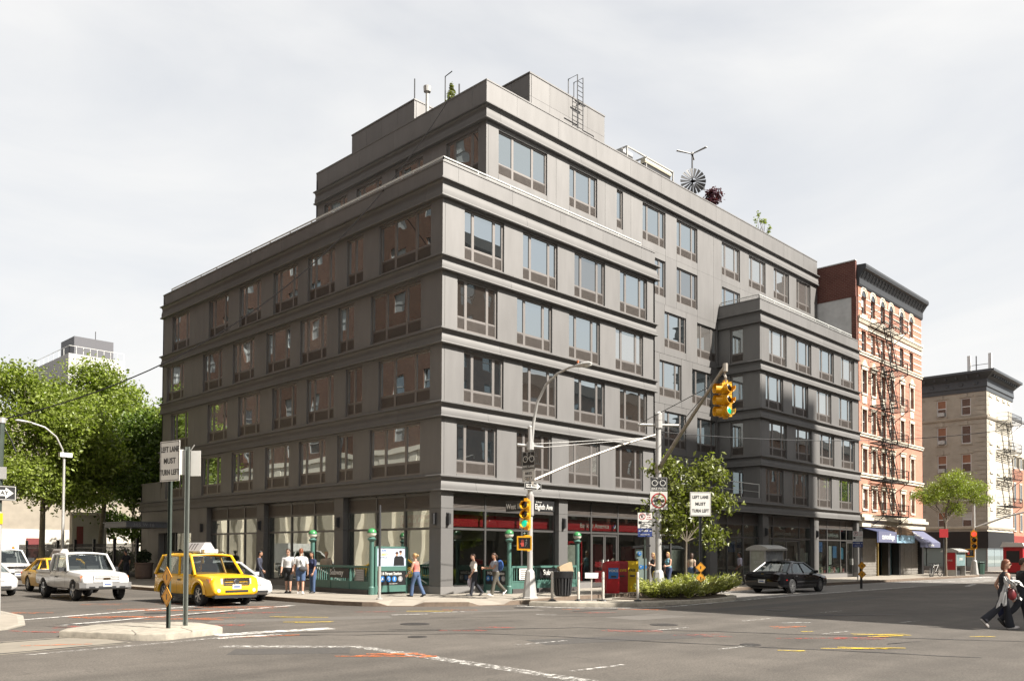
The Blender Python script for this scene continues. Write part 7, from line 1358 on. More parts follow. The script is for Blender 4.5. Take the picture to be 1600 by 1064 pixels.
    # door shut lines and handles
    for (dx, z0, z1, wv) in doors:
        for s in (-1, 1):
            m_ = MB(); 
            for k in range(5):
                za, zb_ = z0 + (z1 - z0) * k / 5, z0 + (z1 - z0) * (k + 1) / 5; zl, zt, w = interp(st, dx)
                def yy(z): h = zt - zl; f = (z - zl) / h; return w * (0.985 + 0.015 * f / 0.5 if f < 0.5 else 1 - 0.005 * (f - 0.5) / 0.2 if f < 0.7 else 0.995 - 0.03 * (f - 0.7) / 0.2) + 0.001
                m_.add([(dx - 0.006, s * yy(za), za), (dx + 0.006, s * yy(za), za), (dx + 0.006, s * yy(zb_), zb_), (dx - 0.006, s * yy(zb_), zb_)], [(0, 1, 2, 3)])
            m_.build('shut_line', TRIM, o)
            if wv: MB().box(dx + 0.1, dx + 0.3, s * yy(z1 - 0.16), s * (yy(z1 - 0.16) + 0.03), z1 - 0.19, z1 - 0.14).build('door_handle', wv, o)
    return o, body
def box_part(o, nm, mt, *b, parent=None): return MB().box(*b).build(nm, mt, parent or o)
def mirrors(o, x, y, z, mt, s=1.0):
    for sg in (-1, 1): m_ = MB(); m_.obox((x, sg * (y + 0.12 * s), z + 0.02), (0.07 * s, 0.0, 0), (0, 0.11 * s, 0), (0, 0, 0.075 * s)); m_.bar((x + 0.03, sg * (y - 0.04), z - 0.05), (x, sg * (y + 0.05), z - 0.02), 0.05); m_.build('mirror', mt, o)
def lamp_pair(o, nm, mt, x, y0, y1, z0, z1, d=0.06, slant=0.0, inner=None):
    for s in (-1, 1):
        m_ = MB(); m_.add([(x - d, s * y0, z0), (x + 0.0, s * y0, z0), (x - slant, s * y1, z0 + 0.01), (x - d - slant, s * y1, z0 + 0.01), (x - d, s * y0, z1), (x - 0.03, s * y0, z1), (x - slant - 0.03, s * y1, z1), (x - d - slant, s * y1, z1)], [(0, 1, 2, 3), (4, 5, 6, 7), (0, 1, 5, 4), (1, 2, 6, 5), (2, 3, 7, 6), (3, 0, 4, 7)]); m_.build(nm, mt, o)
def slats(o, nm, mt, x, y, z0, z1, n, frame=None, back=TRIM, depth=0.04):
    g = box_part(o, nm, back, x - depth, x - depth + 0.01, -y, y, z0, z1)
    for k in range(n): z = z0 + (z1 - z0) * (k + 0.5) / n; box_part(o, 'grille_bar', mt, x - depth + 0.01, x, -y, y, z - (z1 - z0) / n * 0.25, z + (z1 - z0) / n * 0.25, parent=g)
    if frame:
        f = MB(); t = 0.03; f.box(x - depth, x + 0.012, -y - t, y + t, z1, z1 + t); f.box(x - depth, x + 0.012, -y - t, y + t, z0 - t, z0); f.box(x - depth, x + 0.012, -y - t, -y, z0, z1); f.box(x - depth, x + 0.012, y, y + t, z0, z1); f.build('grille_frame', frame, g)
    return g
def plate(o, x, z, s=1, txt=''): p = MB().box(x, x + 0.012 * s, -0.155, 0.155, z - 0.075, z + 0.075).build('number_plate', PLATE, o); MB().box(x + 0.012 * s, x + 0.014 * s, -0.11, 0.11, z - 0.03, z + 0.03).build('plate_digits', mat('plate_blue', (0.12, 0.16, 0.3), 0.5, var=0.6, scale=40), p)
DOWN = -math.pi / 2
# --- yellow SUV cab
TAXI = mat('taxi_yellow', (0.80, 0.44, 0.006), 0.38, var=0.04, coat=0.35)
st = [(-2.2, 0.42, 0.78, 0.78), (-2.12, 0.36, 1.02, 0.86), (-1.9, 0.3, 1.06, 0.885), (-1.0, 0.26, 1.06, 0.895), (0.3, 0.26, 1.04, 0.895), (0.95, 0.26, 1.02, 0.89), (1.35, 0.27, 1.01, 0.885), (1.85, 0.3, 0.985, 0.875), (2.08, 0.33, 0.945, 0.84), (2.17, 0.34, 0.90, 0.80), (2.22, 0.38, 0.62, 0.76), (2.24, 0.44, 0.56, 0.70)]
cab = dict(zb=1.03, zr=1.64, wb=0.84, wt=0.72, xf0=0.98, xf1=0.42, xr1=-1.72, xr0=-2.08, bul=0.12, cp=0.06, crown=0.05, side=((0.02, 0.24, 0.03, 0.26), (0.285, 0.60, 0.295, 0.60), (0.64, 0.965, 0.64, 0.96)))
tx, b = car('yellow_suv_taxi', 'yellow SUV taxi with white roof advertisement waiting at the corner', (-9.02, 3.12, -0.15), DOWN, TAXI, st, cab, (-1.31, 1.31), 0.36, 4.44, 1.80, 'taxi', 6, doors=((0.78, 0.42, 0.98, None), (-0.28, 0.4, 1.0, TRIM), (-1.25, 0.7, 1.0, TRIM)), pillars=((0.262, 0.275, 0.045), (0.62, 0.62, 0.045)))
slats(tx, 'grille', CHROME, 2.225, 0.42, 0.72, 0.90, 2, CHROME, TRIM, 0.1); box_part(tx, 'grille_bar', CHROME, 2.18, 2.24, -0.02, 0.02, 0.72, 0.9); MB().lathe([(0.10, 0), (0.08, 0.02)], (2.235, 0, 0.81), 14, axis='x').build('badge', CHROME, tx)
lamp_pair(tx, 'headlight', LAMP_C, 2.225, 0.47, 0.80, 0.73, 0.91, 0.2, 0.12); lamp_pair(tx, 'indicator', LAMP_O, 2.11, 0.79, 0.85, 0.74, 0.90, 0.2, 0.08)
for s in (-1, 1): MB().lathe([(0.075, 0), (0.06, 0.03)], (2.215, s * 0.62, 0.52), 14, axis='x').build('fog_lamp', LAMP_C, tx)
box_part(tx, 'air_intake', TRIM, 2.19, 2.252, -0.4, 0.4, 0.46, 0.53); box_part(tx, 'front_apron', TRIM, 2.0, 2.2, -0.74, 0.74, 0.27, 0.37); plate(tx, 2.238, 0.64); mirrors(tx, 0.72, 0.84, 1.08, TRIM); 
for s in (-1, 1):
    box_part(tx, 'side_sill', TRIM, -0.9, 0.9, s * 0.84, s * 0.905, 0.25, 0.36); MB().tube([(-1.6, s * 0.6, 1.73), (-1.5, s * 0.6, 1.77), (0.1, s * 0.58, 1.77), (0.25, s * 0.58, 1.72)], 0.02, 6).build('roof_rail', TRIM, tx)
    m_ = MB()
    for ax in (-1.31, 1.31): m_.loft([[(ax + r_ * math.cos(a), s * y_, 0.36 + r_ * math.sin(a)) for a in [math.pi * (0.02 + 0.96 * k / 14) for k in range(15)]] + [(ax + (r_ - 0.001) * math.cos(a), s * y_, 0.36 + (r_ - 0.001) * math.sin(a)) for a in [math.pi * (0.98 - 0.96 * k / 14) for k in range(15)]] for r_, y_ in ((0.42, 0.87), (0.425, 0.925), (0.50, 0.915), (0.52, 0.88))], cap=False)
    m_.build('arch_flare', TAXI, tx, smooth=40)
lamp_pair(tx, 'taillight', LAMP_R, -2.05, 0.74, 0.84, 0.8, 1.15, 0.08); box_part(tx, 'rear_bumper', TAXI, -2.26, -2.1, -0.82, 0.82, 0.36, 0.6)
ad_ = MB().prism([(-0.30, 1.80), (0.30, 1.80), (0.10, 2.10), (-0.10, 2.10)], lambda u, v, q: (q, u, v), -1.05, 0.15).build('roof_advert', mat('advert_white', (0.52, 0.5, 0.49), 0.4, var=0.04), tx); m_ = MB()
for k in range(3): m_.obox((-0.75 + k * 0.22, -0.205, 1.95), (0.03, 0, 0), (0, 0.004, 0.0), (0.0, 0.066, 0.11)); m_.ball((-0.72 + k * 0.22, -0.14, 2.05), 0.03, 0.006, 0.02, 8, 4)
m_.build('printed_figures', mat('print_dark', (0.12, 0.1, 0.1), 0.5), ad_); box_part(tx, 'roof_light', WHITE, 0.16, 0.42, -0.24, 0.24, 1.74, 1.86); box_part(tx, 'advert_base', GALV, -1.1, 0.2, -0.3, 0.3, 1.74, 1.80)
# --- white pickup
WPAINT = mat('white_car_paint', (0.62, 0.615, 0.60), 0.36, var=0.04, coat=0.35); GBUMP = mat('bumper_grey', (0.22, 0.215, 0.21), 0.6)
st = [(-2.55, 0.55, 0.99, 0.80), (-2.45, 0.48, 1.0, 0.86), (-1.0, 0.42, 1.0, 0.875), (-0.85, 0.40, 1.0, 0.875), (-0.8, 0.40, 1.08, 0.875), (0.75, 0.40, 1.09, 0.875), (1.1, 0.40, 1.07, 0.87), (1.6, 0.42, 1.03, 0.865), (2.2, 0.45, 1.0, 0.85), (2.40, 0.48, 0.95, 0.82), (2.48, 0.49, 0.9, 0.79), (2.52, 0.5, 0.68, 0.76)]
cab = dict(zb=1.07, zr=1.66, wb=0.82, wt=0.71, xf0=1.02, xf1=0.50, xr1=-0.76, xr0=-0.82, bul=0.10, cp=0.08, crown=0.05, side=((0.06, 0.30, 0.10, 0.32), (0.36, 0.96, 0.38, 0.955)))
pu, b = car('white_pickup', 'white pickup truck with grey bumper stopped behind the median', (-11.2, 9.7, -0.15), DOWN, WPAINT, st, cab, (-1.55, 1.65), 0.36, 5.0, 1.76, 'pickup', 5, doors=((0.85, 0.5, 0.98, None), (-0.22, 0.48, 1.0, TRIM), (-0.85, 0.5, 0.98, None)), pillars=((0.33, 0.35, 0.04),))
slats(pu, 'grille', WPAINT, 2.535, 0.42, 0.71, 0.89, 3, WPAINT, TRIM, 0.1); box_part(pu, 'badge', CHROME, 2.53, 2.55, -0.12, 0.12, 0.77, 0.83); lamp_pair(pu, 'headlight', LAMP_C, 2.525, 0.47, 0.72, 0.71, 0.90, 0.2, 0.05); lamp_pair(pu, 'indicator', LAMP_O, 2.46, 0.71, 0.83, 0.71, 0.90, 0.2, 0.10)
m_ = MB(); m_.loft([[(2.30 + dx, -0.9, z) for dx, z in ((-0.25, 0.44), (0.1, 0.42), (0.14, 0.48), (0.14, 0.66), (-0.25, 0.67))], [(2.48 + dx, -0.72, z) for dx, z in ((-0.25, 0.44), (0.06, 0.42), (0.12, 0.48), (0.12, 0.66), (-0.25, 0.67))], [(2.48 + dx, 0.72, z) for dx, z in ((-0.25, 0.44), (0.06, 0.42), (0.12, 0.48), (0.12, 0.66), (-0.25, 0.67))], [(2.30 + dx, 0.9, z) for dx, z in ((-0.25, 0.44), (0.1, 0.42), (0.14, 0.48), (0.14, 0.66), (-0.25, 0.67))]]); m_.build('front_bumper', GBUMP, pu); box_part(pu, 'air_intake', TRIM, 2.58, 2.61, -0.3, 0.3, 0.46, 0.54)
for s in (-1, 1): box_part(pu, 'bumper_slot', TRIM, 2.57, 2.61, s * 0.42, s * 0.62, 0.47, 0.53)
plate(pu, 2.602, 0.60); mirrors(pu, 0.72, 0.82, 1.1, TRIM); MB().box(-2.4, -0.95, -0.70, 0.70, 1.0, 1.045).build('bed_floor', GBUMP, pu)
for s in (-1, 1): box_part(pu, 'bed_rail', WPAINT, -2.46, -0.9, s * 0.70, s * 0.84, 0.98, 1.07)
box_part(pu, 'tailgate', WPAINT, -2.5, -2.42, -0.70, 0.70, 0.98, 1.07); box_part(pu, 'mud_flap', TRIM, -2.06, -2.03, -0.86, -0.64, 0.18, 0.5); box_part(pu, 'mud_flap', TRIM, -2.06, -2.03, 0.64, 0.86, 0.18, 0.5)
# --- sedans share one builder
def sedan(name, label, loc, rz, paint, cat='car', L=4.9, W=1.82, H=1.42, wr=0.33, coupe=False, rim_n=8, rimm=None):
    h = L / 2
    st = [(-h, 0.45, 0.66, W / 2 * 0.84), (-h + 0.06, 0.34, 0.88, W / 2 * 0.92), (-h + 0.3, 0.25, 0.965, W / 2 * 0.97), (-h * 0.5, 0.21, 0.98, W / 2), (0.0, 0.2, 0.95, W / 2), (h * 0.38, 0.2, 0.92, W / 2), (h * 0.62, 0.22, 0.86, W / 2 * 0.985), (h - 0.25, 0.24, 0.76, W / 2 * 0.93), (h - 0.05, 0.28, 0.66, W / 2 * 0.82), (h, 0.34, 0.52, W / 2 * 0.72)]
    cab = dict(zb=0.93, zr=H - 0.06, wb=W / 2 * 0.92, wt=W / 2 * 0.70, xf0=h * 0.42, xf1=h * 0.08, xr1=-h * 0.38, xr0=-h * 0.70, bul=0.16, cp=0.05, crown=0.055, side=((0.03, 0.16, 0.05, 0.07), (0.17, 0.53, 0.09, 0.50), (0.57, 0.955, 0.56, 0.95)))
    o, b = car(name, label, loc, rz, paint, st, cab, (-h * 0.545, h * 0.58), wr, L, W, cat, rim_n, doors=((h * 0.36, 0.32, 0.88, None), (-h * 0.1, 0.3, 0.92, TRIM), (-h * 0.50, 0.62, 0.95, TRIM)), pillars=((0.55, 0.53, 0.035), (0.165, 0.08, 0.03)), rimm=rimm)
    lamp_pair(o, 'headlight', LAMP_C, h - 0.06, W * 0.20, W * 0.42, 0.56, 0.70, 0.12, 0.20); lamp_pair(o, 'indicator', LAMP_O, h - 0.24, W * 0.41, W * 0.465, 0.55, 0.66, 0.14, 0.08); slats(o, 'grille', CHROME, h - 0.01, W * 0.17, 0.52, 0.64, 3, None, TRIM, 0.05); box_part(o, 'air_intake', TRIM, h - 0.1, h + 0.012, -W * 0.3, W * 0.3, 0.34, 0.41); mirrors(o, h * 0.34, W / 2 * 0.93, 0.95, paint, 0.85)
    return o
BLKP = mat('black_car_paint', (0.004, 0.004, 0.005), 0.12, var=0.05, coat=0.3, spec=0.3)
bs = sedan('black_sedan', 'black rounded sedan driving away in the lane beside the planter', (17.15, -7.25, -0.15), 0.0, BLKP, L=5.0, W=1.86, H=1.44, rim_n=10)
for s in (-1, 1):
    m_ = MB(); m_.ball((-2.34, s * 0.52, 0.80), 0.10, 0.24, 0.065, 14, 8); m_.build('taillight', LAMP_R, bs, smooth=60); MB().box(-2.41, -2.3, s * 0.17, s * 0.3, 0.76, 0.83).build('reverse_lamp', mat('lamp_pink', (0.45, 0.25, 0.24), 0.3), bs); MB().box(-2.0, -1.88, s * 0.9, s * 0.925, 0.60, 0.64).build('side_marker', LAMP_R, bs)
plate(bs, -2.53, 0.56, -1); box_part(bs, 'plate_recess', TRIM, -2.515, -2.45, -0.22, 0.22, 0.47, 0.65); MB().box(-2.45, -2.42, -0.06, 0.06, 0.86, 0.9).build('badge', CHROME, bs); box_part(bs, 'body_moulding', TRIM, -1.0, 1.2, -0.945, -0.93, 0.5, 0.54)
t2 = sedan('yellow_sedan_taxi', 'yellow sedan taxi with roof sign half hidden behind the white pickup', (-9.75, 16.6, -0.15), DOWN, TAXI, 'taxi', L=5.3, W=1.95, H=1.46, rimm=RIM); MB().prism([(-0.28, 1.52), (0.28, 1.52), (0.10, 1.88), (-0.10, 1.88)], lambda u, v, q: (q, u, v), -0.75, 0.35).build('roof_advert', MATS['advert_white'], t2); MB().obox((-0.2, -0.235, 1.67), (0.42, 0, 0), (0, 0.004, 0), (0, 0.07, 0.13)).build('advert_poster', mat('advert_dark', (0.10, 0.08, 0.07), 0.4), t2); lamp_pair(t2, 'taillight', LAMP_R, -2.55, 0.5, 0.9, 0.68, 0.84, 0.06)
sedan('white_coupe', 'low white coupe cut off by the left edge of the view', (-13.45, 15.6, -0.15), DOWN, WPAINT, L=4.6, W=1.82, H=1.38, rim_n=5)
sedan('white_sedan', 'white sedan parked at the kerb behind the yellow SUV taxi', (-7.35, 5.1, -0.15), DOWN, WPAINT, L=4.8, W=1.8, H=1.42)
# --- white service truck with amber beacons and box body
st = [(-2.7, 0.6, 1.0, 0.9), (-2.6, 0.5, 1.1, 0.97), (0.6, 0.45, 1.15, 1.0), (1.2, 0.45, 1.14, 1.0), (2.3, 0.5, 1.1, 0.96), (2.6, 0.52, 1.02, 0.9), (2.7, 0.55, 0.8, 0.86)]
cab = dict(zb=1.13, zr=1.80, wb=0.90, wt=0.74, xf0=1.25, xf1=0.65, xr1=-0.5, xr0=-0.6, bul=0.1, cp=0.08, crown=0.05, side=((0.06, 0.3, 0.1, 0.32), (0.36, 0.96, 0.38, 0.955)))
sv, b = car('white_service_truck', 'white service truck with amber roof beacons behind the yellow sedan taxi', (-9.6, 27.0, -0.15), DOWN, WPAINT, st, cab, (-1.7, 1.75), 0.40, 5.4, 2.0, 'truck', 6, doors=((0.9, 0.6, 1.1, None), (-0.4, 0.6, 1.1, TRIM)), pillars=((0.33, 0.35, 0.04),)); slats(sv, 'grille', CHROME, 2.7, 0.5, 0.75, 1.0, 3, CHROME); lamp_pair(sv, 'headlight', LAMP_C, 2.66, 0.54, 0.84, 0.78, 1.0, 0.1, 0.08); box_part(sv, 'front_bumper', TRIM, 2.6, 2.8, -0.92, 0.92, 0.45, 0.7); plate(sv, 2.81, 0.6)
for y in (-0.5, 0.5): MB().lathe([(0.07, 1.86), (0.06, 1.98), (0.02, 2.02)], (0.1, y, 0), 10).build('beacon', LAMP_O, sv)
box_part(sv, 'beacon_bar', WPAINT, 0.0, 0.2, -0.65, 0.65, 1.82, 1.87); box_part(sv, 'box_body', WPAINT, -2.7, -0.75, -1.0, 1.0, 1.05, 2.35); mirrors(sv, 0.95, 0.92, 1.3, TRIM, 1.4)
# ================================================================== people (metres, facing +x)
SKIN = [mat('skin_light', (0.50, 0.29, 0.20), 0.55, var=0.05), mat('skin_mid', (0.36, 0.19, 0.12), 0.55, var=0.05), mat('skin_dark', (0.13, 0.065, 0.04), 0.5, var=0.05)]
def cloth(name, c, var=0.12, rough=0.85): return mat('cloth_' + name, c, rough, var=var, scale=14, bump=0.15, bscale=30)
HAIRM = dict(black=mat('hair_black', (0.012, 0.010, 0.009), 0.5, var=0.3, scale=30), brown=mat('hair_brown', (0.055, 0.028, 0.015), 0.5, var=0.3, scale=30), auburn=mat('hair_auburn', (0.17, 0.055, 0.022), 0.45, var=0.3, scale=30), blond=mat('hair_blond', (0.40, 0.25, 0.10), 0.5, var=0.25, scale=30))
SHOE_W = mat('shoe_white', (0.62, 0.61, 0.6), 0.6); SHOE_D = mat('shoe_dark', (0.02, 0.018, 0.018), 0.6)
def fuse(mb, name, mt, parent, vox):
    """one continuous skin from overlapping lofts"""
    t = mb.build('tmp', mt); md = t.modifiers.new('r', 'REMESH'); md.mode = 'VOXEL'; md.voxel_size = vox; sm = t.modifiers.new('s', 'SMOOTH'); sm.factor = 0.5; sm.iterations = 2
    me = evaluated(t); me.polygons.foreach_set('use_smooth', [True] * len(me.polygons)); me.name = name
    me.materials.clear(); me.materials.append(mt); return obj(name, me, parent)
def spline(pts, rs, n=4):
    P = []; Rr = []
    for i in range(len(pts) - 1):
        for k in range(n): t = k / n; P.append(pts[i].lerp(pts[i + 1], t)); Rr.append(rs[i] + (rs[i + 1] - rs[i]) * t)
    P.append(pts[-1]); Rr.append(rs[-1])
    for _ in range(2): P = [P[0]] + [(P[i - 1] + P[i] * 2 + P[i + 1]) / 4 for i in range(1, len(P) - 1)] + [P[-1]]
    return P, Rr
def person(label, loc, rz, h=1.7, female=False, skin=0, hair='brown', hair_len=0, top='white', topc=(0.6, 0.6, 0.6), sleeve=0.45, bottom='jeans', botc=(0.05, 0.08, 0.16), leg_len=1.0, flare=1.0,
           legs=((20, 8), (-18, 25)), arms=((10, 15), (-10, 20)), lean=4, abd=(8, 8), shoe=SHOE_D, head_yaw=0, vox=0.02, near=False, group='pedestrians', cat='person', bag=None, glasses=False, reach=None):
    o = thing('person', label, cat, loc, rz, group); o.scale = (1 / K,) * 3; S = SKIN[skin]; a = rad
    hipz = 0.525 * h; hw = 0.052 * h * (1.08 if female else 1.0); sw = 0.105 * h * (0.92 if female else 1.06); ln = a(lean)
    def rotv(v, ang): return Vector((v[0] * math.cos(ang) + v[2] * math.sin(ang), v[1], -v[0] * math.sin(ang) + v[2] * math.cos(ang)))
    legj = []
    for s, (hf, kf) in zip((1, -1), legs):
        hip = Vector((0, s * hw, hipz)); th = a(hf); sh = a(hf - kf); kn = hip + Vector((math.sin(th), 0, -math.cos(th))) * 0.245 * h; an = kn + Vector((math.sin(sh), 0, -math.cos(sh))) * 0.24 * h; legj.append((hip, kn, an, sh))
    drop = min(j[2].z - 0.045 * h * math.cos(j[3]) - 0.03 * h * abs(math.sin(j[3])) for j in legj) ; D = Vector((0, 0, -drop))
    legj = [(q[0] + D, q[1] + D, q[2] + D, q[3]) for q in legj]; pel = Vector((0, 0, hipz)) + D
    def sp(t, f=0.0): return pel + rotv((f, 0, t * h), ln)
    waist, chest, neck0, neck1, headc = sp(0.09), sp(0.21), sp(0.285), sp(0.335), sp(0.405, 0.012 * h)
    bd = MB()
    def ell(c, rx, ry, fwd=ln, n=14):
        return [c + rotv((rx * math.cos(2 * math.pi * k / n), 0, 0), fwd) + Vector((0, ry * math.sin(2 * math.pi * k / n), 0)) for k in range(n)]
    def torso(mb, g):
        fm = female; R_ = [(-0.035, 0.058, 0.085), (0.0, 0.068, 0.098 if fm else 0.09), (0.045, 0.064, 0.092 if fm else 0.088), (0.10, 0.054, 0.074 if fm else 0.084), (0.16, 0.062, 0.082 if fm else 0.093), (0.205, 0.07 if fm else 0.068, 0.092 if fm else 0.104), (0.25, 0.056, 0.095 if fm else 0.112), (0.28, 0.036, 0.06), (0.30, 0.030, 0.034)]
        mb.loft([ell(sp(t), (rx + g) * h, (ry + g) * h) for t, rx, ry in R_])
        if fm:
            for s in (1, -1): mb.ball(sp(0.195, 0.052 * h) + Vector((0, s * 0.042 * h, 0)), (0.034 + g) * h, (0.036 + g) * h, (0.036 + g) * h, 8, 6)
    torso(bd, -0.004)
    bd.loft([ell(neck0, 0.030 * h, 0.032 * h), ell(neck1, 0.029 * h, 0.029 * h), ell(neck1 + Vector((0.01 * h, 0, 0.02 * h)), 0.03 * h, 0.028 * h)])
    hr = Matrix.Rotation(a(head_yaw), 3, 'Z')
    def H(x, y, z): return headc + hr @ Vector((x * h, y * h, z * h))
    def hring(z, xf, xb, y): return [H((xf if math.cos(t) > 0 else xb) * math.cos(t), y * math.sin(t), z) for t in [2 * math.pi * k / 14 for k in range(14)]]
    bd.loft([hring(-0.066, 0.030, 0.012, 0.020), hring(-0.056, 0.046, 0.026, 0.032), hring(-0.035, 0.051, 0.040, 0.038), hring(-0.01, 0.051, 0.050, 0.042), hring(0.018, 0.052, 0.055, 0.044), hring(0.042, 0.046, 0.050, 0.040), hring(0.058, 0.032, 0.036, 0.028), hring(0.066, 0.010, 0.012, 0.010)])
    bd.loft([[H(0.050, -0.006, 0.01), H(0.050, 0.006, 0.01), H(0.052, 0, 0.014)], [H(0.066, -0.009, -0.016), H(0.066, 0.009, -0.016), H(0.067, 0, -0.010)], [H(0.050, -0.008, -0.02), H(0.050, 0.008, -0.02), H(0.05, 0, -0.018)]])
    for s in (1, -1): bd.ball(H(-0.004, s * 0.044, -0.004), 0.010 * h, 0.005 * h, 0.017 * h, 8, 5)
    armj = []
    for i, (s, (sf, ef)) in enumerate(zip((1, -1), arms)):
        shd = sp(0.262) + Vector((0, s * sw, 0)); ab = a(abd[i]) * s; u = a(sf); f = a(sf + ef)
        e = shd + Vector((math.sin(u) * math.cos(ab), math.sin(ab), -math.cos(u) * math.cos(ab))) * 0.172 * h; w = e + Vector((math.sin(f), math.sin(ab) * 0.3 - s * 0.12 * min(1, ef / 60), -math.cos(f))).normalized() * 0.15 * h
        armj.append((shd, e, w)); mus = 1.0 if female else 1.15
        P, Rr = spline([sp(0.25) + Vector((0, s * sw * 0.6, 0)), shd, shd.lerp(e, 0.5), e, e.lerp(w, 0.35), w], [0.034 * h * mus, 0.032 * h * mus, 0.027 * h * mus, 0.023 * h * mus, 0.023 * h * mus, 0.0155 * h * mus]); bd.tube(P, Rr, 10)
    lr = 1.0 if female else 1.04
    for (hip, kn, an, sh) in legj:
        P, Rr = spline([hip + Vector((0, 0, 0.03 * h)), hip, hip.lerp(kn, 0.5), kn, kn.lerp(an, 0.35), an], [0.05 * h, 0.052 * h * lr, 0.042 * h * lr, 0.032 * h, 0.032 * h, 0.021 * h]); bd.tube(P, Rr, 10)
        fd = Vector((math.cos(sh), 0, math.sin(sh))); dn = Vector((math.sin(sh), 0, -math.cos(sh))); P, Rr = spline([an - fd * 0.02 * h + dn * 0.02 * h, an + fd * 0.04 * h + dn * 0.022 * h, an + fd * 0.10 * h + dn * 0.03 * h], [0.022 * h, 0.022 * h, 0.014 * h]); bd.tube(P, Rr, 8)
    body = fuse(bd, 'body', S, o, 0.013 if near else 0.017)
    # hands: palm, four unequal curled fingers, thumb from the side
    for i, (s, (shd, e, w)) in enumerate(zip((1, -1), armj)):
        d = (w - e).normalized(); sd = d.cross(Vector((0, s, 0.0))).normalized(); pn = Vector((0, -s, 0)); pn = (pn - d * pn.dot(d)).normalized(); wd = d.cross(pn); hm = MB(); hs = 0.105 * h
        hm.loft([[w + d * hs * t + wd * (hs * ww * math.cos(k * math.pi / 4)) + pn * (hs * 0.13 * math.sin(k * math.pi / 4)) for k in range(8)] for t, ww in ((-0.05, 0.15), (0.12, 0.2), (0.3, 0.24), (0.46, 0.22))])
        for k, (off, ln_) in enumerate(((-0.18, 0.44), (-0.06, 0.52), (0.06, 0.49), (0.18, 0.38))):
            b0 = w + d * hs * 0.42 + wd * hs * off; p1_ = b0 + (d * 0.9 + pn * 0.3) * hs * ln_ * 0.45; p2_ = p1_ + (d * 0.65 + pn * 0.7) * hs * ln_ * 0.35; p3_ = p2_ + (d * 0.3 + pn * 0.9) * hs * ln_ * 0.25; hm.tube([b0, p1_, p2_, p3_], [0.0085, 0.0085, 0.0075, 0.006], 6)
        fwdv = wd if wd.x > 0 else -wd; t0 = w + d * hs * 0.14 + fwdv * hs * 0.16; hm.tube([t0, t0 + (d * 0.6 + fwdv * 0.5 + pn * 0.2) * hs * 0.25, t0 + (d * 1.1 + fwdv * 0.55 + pn * 0.5) * hs * 0.36], [0.0105, 0.0095, 0.007], 6); hm.build('hand', S, o, smooth=60)
    # clothes
    tp = MB(); torso(tp, 0.006); 
    for i, (s, (shd, e, w)) in enumerate(zip((1, -1), armj)):
        if sleeve <= 0: continue
        pts = [sp(0.25) + Vector((0, s * sw * 0.5, 0)), shd]; rs = [0.042 * h, 0.04 * h]
        if sleeve <= 0.5: pts += [shd.lerp(e, sleeve * 2)]; rs += [0.037 * h]
        else: pts += [shd.lerp(e, 0.5), e, e.lerp(w, (sleeve - 0.5) * 2)]; rs += [0.036 * h, 0.032 * h, 0.026 * h]
        P, Rr = spline(pts, rs); tp.tube(P, Rr, 10)
    tmat = topc if hasattr(topc, 'name') else cloth(top, topc); fuse(tp, 'shirt', tmat, o, 0.016)
    bt = MB(); bt.loft([ell(sp(t), rx * h, ry * h) for t, rx, ry in ((-0.05, 0.062, 0.085), (-0.01, 0.078, 0.108 if female else 0.101), (0.03, 0.076, 0.103 if female else 0.098), (0.062, 0.070, 0.092))])
    for (hip, kn, an, sh) in legj:
        pts = [hip + Vector((0, 0, 0.025 * h)), hip - Vector((0, 0, 0.03 * h)), hip.lerp(kn, 0.55)]; rs = [0.054 * h, 0.06 * h, 0.052 * h * (1.1 if leg_len < 0.7 else 1)]
        if leg_len <= 0.5: pts += [hip.lerp(kn, leg_len * 2)]; rs += [0.054 * h]
        else: k = (leg_len - 0.5) * 2; pts += [kn, kn.lerp(an, 0.5 * k), kn.lerp(an, k * 1.08)]; rs += [0.043 * h, 0.039 * h * (0.5 + 0.5 * flare), 0.034 * h * flare]
        P, Rr = spline(pts, rs); bt.tube(P, Rr, 12)
        fd = Vector((math.cos(sh), 0, math.sin(sh))); dn = Vector((math.sin(sh), 0, -math.cos(sh))); sm = MB(); sm.loft([[an + fd * x * h + dn * (0.030 + z) * h + Vector((0, yy * h, 0)) for yy, z in ((-w_, 0.012), (-w_, -0.012 * hh), (-w_ * 0.6, -0.03 * hh), (w_ * 0.6, -0.03 * hh), (w_, -0.012 * hh), (w_, 0.012))] for x, w_, hh in ((-0.038, 0.016, 0.8), (-0.02, 0.024, 1.3), (0.02, 0.026, 1.2), (0.06, 0.03, 0.8), (0.10, 0.026, 0.5), (0.118, 0.014, 0.2))]); sm.build('shoe', shoe, o, smooth=50)
    fuse(bt, 'trousers' if leg_len > 0.6 else 'shorts', botc if hasattr(botc, 'name') else cloth(bottom, botc), o, 0.016)
    # hair
    hb = MB(); 
    def hrg(z, xf, xb, y, dx=0): return [H(dx + (xf if math.cos(t) > 0 else xb) * math.cos(t), y * math.sin(t), z) for t in [2 * math.pi * k / 14 for k in range(14)]]
    back = -0.004 if hair_len else 0.0
    hb.loft([hrg(0.005, 0.012, 0.052, 0.047, -0.008), hrg(0.025, 0.046, 0.062, 0.050, -0.002), hrg(0.05, 0.046, 0.056, 0.046), hrg(0.068, 0.03, 0.038, 0.03), hrg(0.076, 0.008, 0.01, 0.01)])
    hb.loft([hrg(-0.03, -0.02, 0.05, 0.036, -0.012), hrg(0.0, -0.012, 0.06, 0.046, -0.006), hrg(0.03, 0.0, 0.06, 0.05)])
